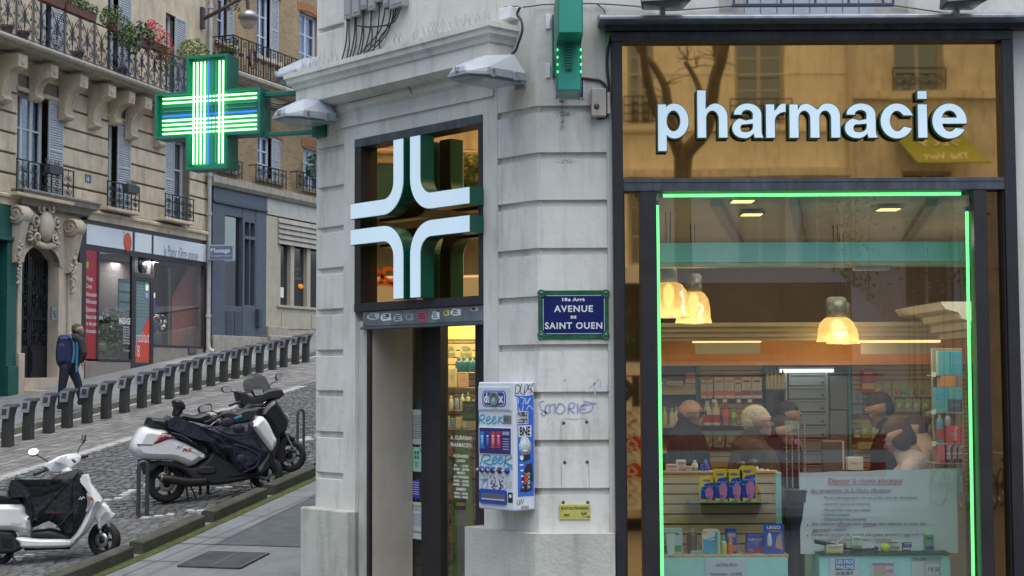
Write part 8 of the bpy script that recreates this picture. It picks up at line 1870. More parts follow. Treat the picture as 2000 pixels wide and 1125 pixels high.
for i in range(6):bottle(12.0,870+i*11,766+(i*7)%9,800,9,[(.2,.5,.1),(.6,.6,.5),(.3,.4,.5),(.6,.58,.4),(.5,.55,.3),(.12,.14,.1)][i],[(.1,.3,.1),CW,(.05,.1,.3),CW,CG,CDk][i],'%s small bottle on the second door shelf, from the post'%ordn[i],group=g)
for i in range(6):carton(12.0,868+i*11,812+(i*5)%7,878+i*11,836,[(.5,.5,.4),(.2,.3,.5),(.6,.5,.2),(.5,.5,.4),(.3,.4,.2),(.5,.4,.3)][i],None,'%s small carton on the third door shelf, from the post'%ordn[i],group=g)
for i,v in enumerate((860,900,945,985,1030,1075)):
 for j in range(4):carton(12.05,872+j*17,v,885+j*17,v+30,[(.3,.15,.1),(.12,.14,.2),(.35,.25,.12),(.1,.1,.1),(.3,.06,.05),(.2,.22,.25)][(i*3+j)%6],None,'%s dim carton of shelf %s under the door lettering, from the post'%(ordn[j],ordn[i]),group=g)
for v in(727,757,801,838,892,932,977,1017,1062):ib(12.1,862,v,945,v+2,.2,pm((.4,.38,.28)),'shelf_board',DSH)
t=carton(11.7,903,783,928,822,(.10,.13,.05),(.12,.3,.06),'dark green product board hanging behind the door glass','sign',txt='Fluocaril',tcol=(.5,.5,.2))
# surf shaped display
f=FY(11.62);a,_=f.px(905,900);t=thing('toothpaste_display','tall green and grey surfboard-shaped toothpaste display behind the door','display stand',f.P(a,2.05,0));L=[(880,1250),(882,1040),(884,960),(888,900),(894,855),(903,830),(912,855),(918,900),(922,960),(925,1040),(926,1250)]
MB(f).poly([f.px(*p)for p in L],-.02,0).build('board',pm((.26,.40,.08)),t);MB(f).poly([f.px(*p)for p in((893,1250),(893,1020),(897,960),(903,930),(909,960),(914,1020),(914,1250))],0,.004).build('grey_stripe',pm((.33,.35,.33)),t)
ib(11.61,889,974,910,996,.003,BLACKM,'battery_card',t,0);ib(11.606,891,982,908,988,.003,pm(CY),'yellow_label',t,0)
for u in(886,918):text("Fluocaril",Fr(f.P(*f.px(u+3,1100),.006),f.V,-f.U),0,0,.045,BI,t,0)
# sidelight interior: basket with sticks
f=FY(11.75);a,b=f.px(815,1050);t=thing('wire_basket','wire basket with wooden sticks low behind the narrow door pane','basket',f.P(a,b-.3,0))
for k in range(3):MB(f).tube([(a+.09*math.cos(j*.5236),b-.02-.09*k,.09*math.sin(j*.5236))for j in range(12)],.004,4,closed=True).build('wire',BLACKM,t)
for dx_ in(-.03,.02):MB(f).tube([(a+dx_,b-.3,0),(a+dx_*1.5,b+.15,0)],.013,8).build('stick',pm((.4,.25,.12)),t)
# ------------------------------------------------------------------ scooters, traced on the vertical plane each one stands in
def pillow(mb,o,c0,c1,e=.03,d=.018,sm=3,m=0):
 if sm:
  n=len(o);P=[]
  for i in range(n):
   p0,p1,p2,p3=[Vector(o[(i+k)%n])for k in(-1,0,1,2)]
   for k in range(sm):t=k/sm;P.append(tuple(.5*((2*p1)+(p2-p0)*t+(2*p0-5*p1+4*p2-p3)*t*t+(3*p1-p0-3*p2+p3)*t**3)))
  o=P
 A=sum(o[i][0]*o[(i+1)%len(o)][1]-o[(i+1)%len(o)][0]*o[i][1]for i in range(len(o)))
 if A<0:o=o[::-1]
 i1,i2=inset(o,d*.35),inset(o,d*1.1)
 return mb.loops([[(x,y,c)for x,y in q]for q,c in((i2,c0),(i1,c0+e*.35),(o,c0+e),(o,c1-e),(i1,c1-e*.35),(i2,c1))],m,True)
TYR=M('tyre_rubber',(.018,.018,.019),.75,var=.2,sc=20,bump=.2);RIMD=P_('rim_dark',(.05,.05,.052),.4,metal=.5);WP_=M('scooter_white',(.80,.82,.82),.25,var=.05,sc=3,bump=.02,coat=.5,stain=(.55,.55,.52),samt=.25,ssc=3);BP_=P_('scooter_black',(.012,.012,.014),.3,coat=.3);BPL=P_('scooter_plastic',(.025,.025,.027),.55);NYL=M('nylon_cover',(.012,.013,.018),.7,var=.3,sc=9,bump=.9,bsc=6,bd=.01);NYB=M('nylon_cover_blue',(.022,.022,.042),.65,var=.3,sc=8,bump=.9,bsc=6,bd=.01);MIRG=P_('mirror_glass',(.9,.92,.95),.04,metal=1);SEAT=P_('seat_vinyl',(.014,.014,.016),.45,sc=8)
def mkwheel(f,ctr,r,par,steer=0,w_=.055,disc=True):
 q=f.sub(ctr[0],ctr[1],ctr[2],rot=-steer)
 t=MB(q).lathe([(r*.66,-w_*.7),(r*.80,-w_),(r*.93,-w_*.85),(r*.985,-w_*.45),(r,0),(r*.985,w_*.45),(r*.93,w_*.85),(r*.80,w_),(r*.66,w_*.7)],(0,0,0),'c',36,cap=False).build('wheel',TYR,par)
 mb=MB(q);mb.lathe([(r*.62,-w_*.6),(r*.67,-w_*.75),(r*.67,w_*.75),(r*.62,w_*.6),(r*.62,-w_*.6)],(0,0,0),'c',30,cap=False);mb.lathe([(.001,-.05),(r*.18,-.05),(r*.2,.05),(.001,.05)],(0,0,0),'c',16)
 for k in range(5):
  a=k*1.2566;ca,sa=math.cos(a),math.sin(a);hull(mb,[(ca*r*.15-sa*s*.05*r*2,sa*r*.15+ca*s*.05*r*2,z)for s in(-1,1)for z in(-.03,.03)]+[(ca*r*.64-sa*s*.03*r*2,sa*r*.64+ca*s*.03*r*2,z)for s in(-1,1)for z in(-.02,.02)])
 mb.build('rim',RIMD,t)
 if disc:MB(q).lathe([(r*.22,.055),(r*.42,.055),(r*.42,.06),(r*.22,.06)],(0,0,0),'c',24,cap=False).build('brake_disc',STL,t)
 return q
class Scoot:
 def __init__(s,name,label,rear,front,sc,off):
  s.k,s.o=sc,off;r=gpx(*rear);q=gpx(*front);P,Q=G(*r,.03),G(*q,.03);s.f=Fr((P.x,P.y,0),(Q.x-P.x,Q.y-P.y,0));s.zr,s.zf=P.z,Q.z;s.wb=math.hypot(Q.x-P.x,Q.y-P.y);s.t=thing(name,label,'scooter',P,'scooters parked along the kerb')
 def p(s,x,y,c=0):return s.f.px(s.o[0]+x/s.k,s.o[1]+y/s.k,c)
 def P3(s,x,y,c=0):return(*s.p(x,y,c),c)
 def pl(s,pts,c0,c1,mat,name,par=None,e=.03,d=.015,sm=3):
  cm=c1 if c1>0 else c1
  return pillow(MB(s.f),[s.p(x,y,c1*.8)for x,y in pts],c0,c1,e,d,sm).build(name,mat,par or s.t)
 def tb(s,pts,r,mat,name,par=None,n=8):
  if name=='cover_fold':pts=[(x,y,c-.012 if c>0 else c)for x,y,c in pts];r*=.8
  return MB(s.f).tube(smooth_path([Vector(s.P3(*q))for q in pts],4),r,n).build(name,mat,par or s.t)
 def el(s,x,y,c,r,mat,name,par=None):return MB(s.f).ell(s.P3(x,y,c),r,14,9).build(name,mat,par or s.t)
# --- white scooter at the frame edge
A=Scoot('scooter','white scooter with black leg cover, cut off by the frame edge',(-8,1111),(203,1094),3.08,(0,760))
fa=A.p(628,905);rF=fa[1]-A.zf+.0
qs=mkwheel(A.f,(fa[0],A.zf+rF,0),rF,A.t,R(32));mkwheel(A.f,(0.0,A.zr+rF,0),rF,A.t)
A.pl([(556,775),(575,705),(612,686),(650,705),(684,768),(672,765),(640,752),(618,790),(612,840),(592,845),(575,790)],-.075,.085,WP_,'front_fender',e=.04)
A.tb([(600,690,0),(640,790,.07),(690,885,.075)],.02,STL,'fork');A.tb([(600,700,0),(628,905,-.07)],.02,RIMD,'fork')
A.pl([(486,512),(540,570),(603,652),(614,684),(580,722),(560,790),(530,852),(478,905),(432,948),(398,905),(452,858),(503,770),(526,680),(506,590)],-.19,.20,WP_,'apron',e=.09,d=.03)
A.pl([(100,892),(250,900),(440,902),(436,940),(380,953),(150,956),(118,930)],-.18,.20,WP_,'floor_panel',e=.04)
A.pl([(185,862),(300,850),(420,880),(432,900),(185,888)],-.17,.185,BPL,'floor_mat',e=.02,sm=0)
A.pl([(-120,700),(-60,690),(130,692),(158,755),(190,760),(192,840),(165,868),(60,852),(-120,850),(-170,780)],-.17,.20,WP_,'side_panel',e=.07,d=.03)
A.pl([(-170,660),(-100,615),(0,606),(60,616),(112,650),(130,692),(-160,700)],-.14,.16,SEAT,'seat',e=.07,d=.03)
A.pl([(-120,858),(60,855),(95,895),(135,955),(80,985),(-10,992),(-120,980)],-.10,.17,BPL,'engine_cover',e=.04)
for k in range(5):A.tb([(10+14*k,900,.175),(18+14*k,955,.175)],.006,BP_,'cooling_rib')
A.pl([(140,958),(430,950),(420,962),(150,972)],-.12,.12,BPL,'belly',e=.02,sm=0)
A.tb([(62,985,.08),(90,1030,.12),(128,1092,.15)],.012,BPL,'centre_stand');A.tb([(62,985,-.08),(40,1030,-.1),(-5,1040,-.15)],.012,BPL,'centre_stand');A.tb([(70,1035,.1),(105,1062,.13)],.018,BPL,'stand_foot')
A.pl([(45,598),(120,590),(200,582),(282,584),(300,545),(360,515),(440,492),(490,508),(510,600),(528,690),(505,790),(436,902),(398,895),(350,835),(290,795),(192,835),(160,760),(135,680),(95,612)],-.22,.235,NYL,'leg_cover',e=.10,d=.05)
for P in([(120,600,.24),(180,690,.25),(190,820,.24)],[(290,600,.235),(330,720,.25),(300,790,.24)],[(360,590,.23),(420,560,.24),(470,500,.22)],[(340,830,.22),(380,800,.25),(460,700,.24)]):A.tb(P,.012,NYL,'cover_fold')
A.el(395,560,.22,(.055,.06,.03),NYL,'knee_pad')
hs_=hull(MB(A.f),[A.P3(*q)for q in((265,452,.12),(268,488,.12),(300,438,.05),(350,404,.0),(405,388,-.05),(470,384,-.14),(492,402,-.14),(486,432,-.12),(430,474,.0),(350,500,.08),(296,500,.12),(330,430,.12),(420,470,-.1))]).build('handlebar_cover',WP_,A.t,bev=.02,seg=3)
A.pl([(355,485),(425,478),(440,530),(385,540)],-.05,.06,WP_,'steering_stem',e=.02);plt=A.pl([(362,500),(400,492),(408,528),(372,536)],.062,.066,P_('label_pale',(.45,.48,.52),.4),'stem_label',e=.001,d=.001,sm=0)
hull(MB(A.f),[A.P3(*q)for q in((330,438,.125),(360,412,.10),(405,400,.06),(400,420,.10),(350,442,.135))]).build('dial',P_('dial_glass',(.25,.28,.32),.1),A.t)
for(x,y)in((276,478),(440,432)):
 for k in(0,1):MB(A.f).ell(A.P3(x+9*k,y-4+9*k,.13 if x<300 else .03),(.020,.014,.02),8,6).build('switch',P_('switch_dark',(.03,.04,.08),.4),A.t)
A.tb([(205,514,.25),(240,500,.2),(272,488,.14)],.019,BPL,'grip');A.tb([(462,418,-.15),(495,408,-.2),(525,404,-.27)],.019,BPL,'grip')
A.tb([(242,522,.22),(262,508,.18),(280,498,.14)],.007,STL,'brake_lever');A.tb([(490,425,-.18),(520,414,-.24),(560,411,-.3)],.007,STL,'brake_lever')
def rmirror(S,x,y,c,r,nrm,stalk,par=None):
 t=S.tb(stalk,.006,BPL,'mirror_stalk');ce=Vector(S.f.P(*S.P3(x,y,c)));fr=Fr(ce,Vector((0,0,1)).cross(nrm),nrm.cross(Vector((0,0,1)).cross(nrm)))
 MB(fr).ell((0,0,0),(r[0],r[1],.018),16,8).build('mirror_shell',BPL,t);MB(fr).lathe([(.001,.0),(1,0),(.98,.004),(.001,.004)],(0,0,0),'c',20)
 m_=MB(fr);L=[[(r[0]*.93*k*math.cos(j*.314),r[1]*.93*k*math.sin(j*.314),z)for j in range(20)]for k,z in((1,.012),(1,.0195))];m_.loops(L,0,False);m_.build('mirror_glass',MIRG,t)
tocam=(CAM-A.f.P(*A.P3(203,383,.2))).normalized();skyv=(tocam+Vector((-.3,-.2,1.0)).normalized()*1.15).normalized()
rmirror(A,203,383,.15,(.062,.055),skyv,[(290,438,.1),(255,415,.12),(215,392,.15)]);rmirror(A,506,296,-.15,(.038,.062),Vector((-.75,-.6,.15)).normalized(),[(465,384,-.12),(480,350,-.14),(505,318,-.15)])
A.pl([(520,628),(558,640),(570,678),(548,730),(514,738),(528,690)],.12,.212,P_('lamp_clear',(.50,.48,.48),.1),'indicator',e=.03);A.pl([(528,640),(556,650),(560,668),(532,664)],.15,.217,P_('lamp_orange',(.55,.20,.10),.15),'indicator_bulb',e=.01)
ribbon_=MB(A.f);a,b=A.p(490,660,.245);ribbon(ribbon_,[(a-.03,b-.01),(a-.01,b+.02),(a+.0,b-.01),(a+.02,b+.025),(a+.035,b-.0)],.008,.236,.003);ribbon_.build('cover_logo',WHITE,A.t)
text("O THREE",A.f,*A.p(312,745,.24),.022,P_('logo_red',(.4,.04,.05),.5),A.t,.252);text("Elystar",A.f,*A.p(62,822,.2),.05,P_('badge_grey',(.30,.31,.32),.3),A.t,.201,shear=.3)
# --- large white scooter
B=Scoot('scooter','large white scooter with dark blue leg cover and red tail light',(325,986),(520,962),3.516,(250,700))
ra=B.p(262,882);rR=ra[1]-B.zr;rR=.27
mkwheel(B.f,(ra[0],B.zr+rR,0),rR,B.t,0,.07);fb_=B.p(948,815);mkwheel(B.f,(fb_[0],B.zf+.245,0),.245,B.t,R(35),.06)
B.pl([(40,592),(75,520),(118,474),(200,478),(272,492),(310,540),(430,592),(552,666),(500,705),(430,742),(330,706),(220,700),(100,690),(45,645)],-.20,.22,WP_,'tail_fairing',e=.10,d=.04)
B.pl([(60,588),(170,590),(160,598),(62,596)],.16,.225,BPL,'tail_seam',e=.01,sm=0,d=.003)
B.pl([(148,470),(148,430),(165,406),(240,414),(330,440),(400,480),(440,530),(500,580),(545,660),(480,620),(400,560),(280,498)],-.17,.20,SEAT,'seat',e=.08,d=.02)
B.pl([(275,505),(330,505),(430,555),(470,590),(460,596),(400,570),(310,530)],.12,.225,BPL,'grab_rail',e=.02);B.tb([(300,508,.23),(380,532,.235),(440,572,.23)],.006,STL,'trim_strip')
B.pl([(163,586),(208,528),(250,510),(310,532),(270,560),(200,588)],.06,.232,P_('lamp_red',(.30,.012,.03),.12,coat=.6),'tail_light',e=.03);B.pl([(215,540),(250,516),(300,534),(250,540)],.12,.238,P_('lamp_pale',(.5,.4,.42),.12),'tail_light_lens',e=.02)
a,b=B.p(100,545,.15);mb=MB(B.f);ribbon(mb,[(a-.02,b-.04),(a,b+.03),(a-.02,b+.01),(a+.02,b-.02),(a+.015,b+.045)],.014,.19,.004);mb.build('lion_emblem',BPL,B.t)
text("JET",B.f,*B.p(330,618,.23),.055,P_('jet_grey',(.12,.12,.13),.4),B.t,.224,shear=.4,width=.11);text("RS",B.f,*B.p(372,640,.23),.06,P_('rs_red',(.40,.05,.04),.4),B.t,.224,shear=.3,width=.14,bold=.002)
B.pl([(98,696),(200,706),(330,712),(440,748),(540,690),(590,640),(720,720),(850,788),(880,745),(940,690),(980,740),(930,800),(800,840),(600,872),(520,850),(440,840),(380,780),(300,740),(235,730),(165,790),(120,800),(100,740)],-.15,.165,BPL,'under_body',e=.05,d=.02)
B.tb([(235,826,.16),(300,832,.17),(420,850,.18),(530,845,.16)],.062,P_('exhaust_black',(.02,.02,.02),.4,metal=.3),'exhaust',n=14);B.tb([(222,822,.16),(250,826,.165)],.05,P_('exhaust_tip',(.35,.22,.16),.35,metal=.8),'exhaust_tip',n=14)
B.pl([(480,742),(590,738),(600,790),(490,800)],.10,.185,BPL,'foot_peg_cover',e=.03)
B.tb([(258,712,.1),(262,790,.12)],.022,RIMD,'shock_absorber')
for k in range(6):y=720+11*k;B.tb([(246,y,.12),(272,y+4,.12)],.008,STL,'spring_coil')
B.tb([(395,860,.1),(408,930,.12),(410,980,.12)],.014,BPL,'centre_stand');B.tb([(420,860,-.1),(455,930,-.1),(475,978,-.1)],.012,BPL,'centre_stand');B.tb([(350,975,.1),(420,965,.1)],.01,BPL,'stand_foot');B.tb([(838,835,.1),(855,890,.1),(870,950,.12)],.009,BPL,'side_stand')
B.pl([(36,795),(60,748),(110,738),(116,780),(100,812)],.0,.025,P_('number_plate',(.50,.54,.58),.4),'number_plate',e=.004,sm=0);text("3 TV",B.f,*B.p(46,792,.03),.09,BLACKM,B.t,.027,width=.14)
B.pl([(255,424),(330,440),(450,492),(560,515),(600,498),(650,470),(700,462),(790,446),(868,436),(866,475),(920,560),(978,635),(945,700),(890,758),(830,785),(760,780),(725,715),(690,665),(620,668),(575,620),(500,560),(420,500)],-.24,.255,NYB,'leg_cover',e=.11,d=.05)
for P in([(560,520,.25),(640,560,.27),(700,640,.25)],[(720,590,.26),(830,620,.285),(905,680,.25)],[(905,680,.25),(880,740,.27),(790,784,.24)],[(600,480,.24),(700,520,.27),(850,520,.25)],[(730,600,.25),(740,680,.27),(820,760,.25)],[(470,510,.23),(560,560,.26),(620,650,.25)]):B.tb(P,.014,NYB,'cover_fold')
for x,y in((760,482),(680,440),(780,690)):B.el(x,y,.24,(.09,.07,.035),NYB,'knee_pad')
B.pl([(846,462),(912,397),(962,432),(1005,520),(1027,572),(985,642),(920,560),(870,500)],-.2,.24,WP_,'front_panel',e=.09,d=.03)
B.pl([(880,745),(915,700),(955,640),(972,660),(955,710),(905,790)],-.1,.17,P_('scooter_silver',(.3,.3,.3),.35),'front_fender',e=.04);B.pl([(930,600),(985,590),(1012,700),(1018,785),(990,770),(960,720)],-.09,.12,BPL,'front_mudguard',e=.03)
# cockpit
B.pl([(640,372),(690,358),(750,372),(790,352),(870,345),(885,380),(840,430),(740,455),(690,445),(640,400)],-.12,.14,BPL,'dashboard',e=.05);B.pl([(722,408),(775,385),(783,400),(735,425)],.12,.150,P_('display_blue',(.05,.30,.45),.2),'display',e=.005,sm=0)
B.tb([(525,442,.32),(570,425,.28),(640,392,.18)],.021,BPL,'grip');B.tb([(566,462,.30),(600,435,.26),(640,412,.2)],.007,STL,'brake_lever');B.tb([(835,330,-.2),(880,326,-.25),(935,318,-.3)],.021,BPL,'grip');B.tb([(870,345,-.22),(940,338,-.3)],.007,STL,'brake_lever');B.tb([(690,440,.1),(780,440,.05),(805,360,0),(835,330,-.15)],.045,NYL,'bar_muff',n=10)
def pmirror(S,pts,c,stalk,lab=''):
 t=S.tb(stalk,.008,BPL,'mirror_stalk');o=[S.p(x,y,c)for x,y in pts];pillow(MB(S.f),o,c-.045,c,.015,.006,2).build('mirror_shell',BPL,t)
 ce=[sum(q[k]for q in o)/len(o)for k in(0,1)];i_=[(ce[0]+(x-ce[0])*.86,ce[1]+(y-ce[1])*.86)for x,y in o]
 tilt_=[(x,y,c+.002+.35*(ce[1]-y)*-1*0)for x,y in i_];n0=len(i_);T_up=.55
 MB(S.f).loops([[(x,y,c-.012)for x,y in i_],[(x,y,c+.012+T_up*(ce[1]-y)*.5)for x,y in i_]],0,False).build('mirror_glass',MIRG,t)
pmirror(B,[(484,340),(500,325),(568,308),(579,345),(572,362),(490,374)],.3,[(632,378,.22),(600,370,.26),(572,360,.29)])
# --- black scooter behind
Cc=Scoot('scooter','black scooter with windscreen and back rest, behind the large white one',(388,948),(568,926),3.516,(250,700))
mkwheel(Cc.f,(Cc.p(420,800)[0],Cc.zr+.26,0),.26,Cc.t,0,.07);fc=Cc.p(1112,690);mkwheel(Cc.f,(fc[0],Cc.zf+.25,0),.25,Cc.t,R(30),.06)
Cc.pl([(345,440),(380,430),(520,470),(620,470),(660,500),(560,530),(440,520),(360,470)],-.16,.17,BP_,'tail_fairing',e=.07,d=.03);Cc.pl([(370,440),(420,440),(480,462),(440,476),(395,466)],.08,.185,M('lamp_red_lit',(.45,.02,.02),.12,var=0,bump=0,emis=(1,.05,.03),es=.3),'tail_light',e=.02)
Cc.pl([(340,410),(370,376),(470,392),(540,372),(600,408),(650,450),(640,470),(560,458),(450,432),(350,428)],-.15,.15,SEAT,'seat',e=.06,d=.02)
Cc.pl([(318,300),(335,284),(372,290),(396,322),(392,348),(365,352),(360,378),(372,392),(330,402),(322,380),(330,350)],-.12,.10,SEAT,'back_rest',e=.04);text("XMAX",Cc.f,*Cc.p(482,498,.17),.08,P_('badge_dim',(.2,.2,.22),.4),Cc.t,.172,width=.28,shear=.2)
Cc.pl([(440,520),(660,500),(900,560),(1000,640),(980,700),(900,700),(700,760),(480,720)],-.16,.15,BPL,'body',e=.05)
Cc.pl([(905,392),(945,325),(1008,280),(1040,310),(1080,370),(1108,430),(1096,488),(1060,540),(1005,620),(1000,690),(985,660),(1010,560),(980,480),(950,430)],-.19,.20,BP_,'front_fairing',e=.09,d=.03)
Cc.pl([(1070,380),(1090,376),(1112,410),(1105,436)],-.12,.06,P_('headlight_glass',(.4,.42,.45),.1),'headlight',e=.02);Cc.pl([(1010,640),(1040,560),(1090,515),(1140,545),(1150,560),(1110,560),(1085,620),(1088,700),(1040,735),(1015,700)],-.08,.09,BPL,'front_fender',e=.04)
Cc.tb([(1075,500,.08),(1120,590,.08),(1160,655,.09)],.018,STL,'fork');Cc.tb([(1095,630,.09),(1150,640,.1)],.022,RIMD,'brake_caliper')
Cc.pl([(752,228),(800,232),(862,262),(900,250),(960,215),(1050,208),(1070,245),(1040,280),(960,290),(900,330),(800,345),(765,290)],-.14,.12,BPL,'handlebar_cover',e=.05)
SCR=M('windscreen_tint',(.05,.06,.07),.08,var=.1,bump=0,alpha=.55)
L=[]
for k in range(9):
 t=k/8;x0,x1=795+5*t,935+50*t;P=[]
 yb=245-20*t
 for(x,y,c)in((812+20*0+(x1-812)*t,236-30*t,.16*math.cos(t*math.pi)),):pass
 L.append([Cc.P3(790+195*t,165+90*(t>.98)+35*abs(t-.5)-(0),.15-.3*t),Cc.P3(800+140*t,112+22*abs(t-.5)*2+0*t,.12-.24*t)])
L=[]
for k in range(9):
 t=k/8;bx,by=800+185*t,238-25*t+12*math.sin(t*math.pi);tx,ty=800+140*t,125-22*math.sin(t*math.pi)+(20 if k==0 else 0);mx_,my_=788+180*t,175
 L.append([Cc.P3(bx,by,.14-.28*t),Cc.P3(mx_,my_,.15-.30*t+.03*math.sin(t*math.pi)),Cc.P3(tx,ty,.12-.24*t)])
L2=[[(p[0],p[1],p[2])for p in l]+[(p[0]+.006,p[1],p[2]-.006)for p in l[::-1]]for l in L]
MB(Cc.f).loops(L2,0,True).build('windscreen',SCR,Cc.t)
Cc.tb([(697,325,.3),(730,312,.26),(772,298,.2)],.02,BPL,'grip');Cc.tb([(738,335,.28),(765,318,.22)],.006,STL,'brake_lever');Cc.tb([(1030,262,-.2),(1068,245,-.26)],.02,BPL,'grip')
pmirror(Cc,[(642,212),(652,195),(690,190),(711,205),(712,228),(690,235),(655,232)],.28,[(752,234,.2),(730,230,.24),(710,224,.27)]);pmirror(Cc,[(1014,140),(1018,112),(1045,98),(1064,110),(1060,135),(1030,152)],-.25,[(958,215,-.15),(970,185,-.2),(1018,152,-.25)]);pmirror(Cc,[(853,215),(925,208),(933,250),(868,262)],.1,[(880,290,.05),(890,262,.09)])
# ------------------------------------------------------------------ steel hoops
HO=P_('hoop_grey',(.075,.078,.085),.5,metal=.4,var=.2,sc=8)
def hoop(u0,u1,vt,vb,lb_,rr_=.04):
 s0=gpx(u0,vb);s1=gpx(u1,vb-2);P,Q=G(*s0,.0),G(*s1,.0);f=Fr((P.x,P.y,0),(Q.x-P.x,Q.y-P.y,0));w_=(Q-P).length;zt=f.px((u0+u1)/2,vt)[1]
 t=thing('bike_hoop',lb_,'bike rack',(P+Q)/2,'grey steel hoops at the kerb');rd=w_/2
 MB(f).tube([(0,P.z,0),(0,zt-rd,0)]+[(rd-rd*math.cos(k*math.pi/8),zt-rd+rd*math.sin(k*math.pi/8),0)for k in range(1,8)]+[(w_,zt-rd,0),(w_,Q.z,0)],rr_,10).build('hoop_tube',HO,t)
hoop(270,287,902,1013,'grey steel hoop beside the rear wheel of the large white scooter',.027);hoop(581,593,800,881,'grey steel hoop near the corner of the pharmacy',.022);hoop(391,406,850,970,'grey steel hoop hidden behind the large white scooter',.022)
# ------------------------------------------------------------------ people
def bake(mb,name,mat,par,vox=.012,it=6):
 o=mb.build(name,mat,par);m_=o.modifiers.new('r','REMESH');m_.mode='VOXEL';m_.voxel_size=vox;s_=o.modifiers.new('s','SMOOTH');s_.iterations=it;s_.factor=.5
 dg=bpy.context.evaluated_depsgraph_get();me=bpy.data.meshes.new_from_object(o.evaluated_get(dg));o.modifiers.clear();old=o.data;o.data=me;bpy.data.meshes.remove(old)
 if not me.materials:me.materials.append(mat)
 me.polygons.foreach_set('use_smooth',[True]*len(me.polygons));return o
SKIN=M('skin',(.44,.29,.22),.5,var=.08,sc=10,bump=.05);SKD=M('skin_darker',(.32,.20,.145),.5,var=.08,sc=10,bump=.05)
def headparts(mb,q,r): # q: frame at head centre, a = facing, c = right ear side
 E=lambda p,s:mb.ell(tuple(x*r for x in p),tuple(x*r for x in s),16,12)
 f0=mb.f;mb.f=q
 E((-.10,.16,0),(.92,.80*1.0,.86)if False else(.92,.72,.86));
 mb.ell((-.08*r,.12*r,0),(.90*r,.72*r,.88*r),16,12)
 mb.ell((-.08*r,.14*r,0),(.88*r,.88*r,.74*r),16,12);mb.ell((.22*r,-.36*r,0),(.58*r,.60*r,.52*r),14,10);mb.ell((.62*r,-.76*r,0),(.22*r,.18*r,.24*r),10,8)
 mb.cap2((.76*r,.10*r,0),(.96*r,-.20*r,0),.07*r,.105*r,8);mb.cap2((.74*r,.24*r,-.3*r),(.74*r,.24*r,.3*r),.12*r,.12*r,8);mb.ell((.80*r,-.50*r,0),(.10*r,.07*r,.22*r),8,6)
 for s in(-1,1):mb.ell((-.08*r,-.06*r,s*.76*r),(.16*r,.24*r,.09*r),8,6);mb.ell((.55*r,-.18*r,s*.36*r),(.26*r,.24*r,.22*r),8,6)
 mb.cap2((-.15*r,-.5*r,0),(-.28*r,-1.35*r,0),.46*r,.52*r,12);mb.f=f0
def hand(mb,w,d,s): # wrist point, pointing direction, side
 w=Vector(w);d=Vector(d).normalized();up=Vector((0,1,0));n_=d.cross(up).normalized();mb.cap2(w,w+d*.07,.026,.034,8)
 for k,ln in enumerate((.062,.074,.070,.054)):b0=w+d*.085+n_*(-.028+.019*k);m1=b0+d*ln*.6-up*.008;mb.cap2(b0,m1,.0095,.009,6);mb.cap2(m1,m1+d*ln*.4-up*.022,.009,.008,6)
 t0=w+d*.03-n_*.03*s;mb.cap2(t0,t0+d*.04-n_*.03*s,.012,.011,6);mb.cap2(t0+d*.04-n_*.03*s,t0+d*.07-n_*.032*s-up*.012,.011,.009,6)
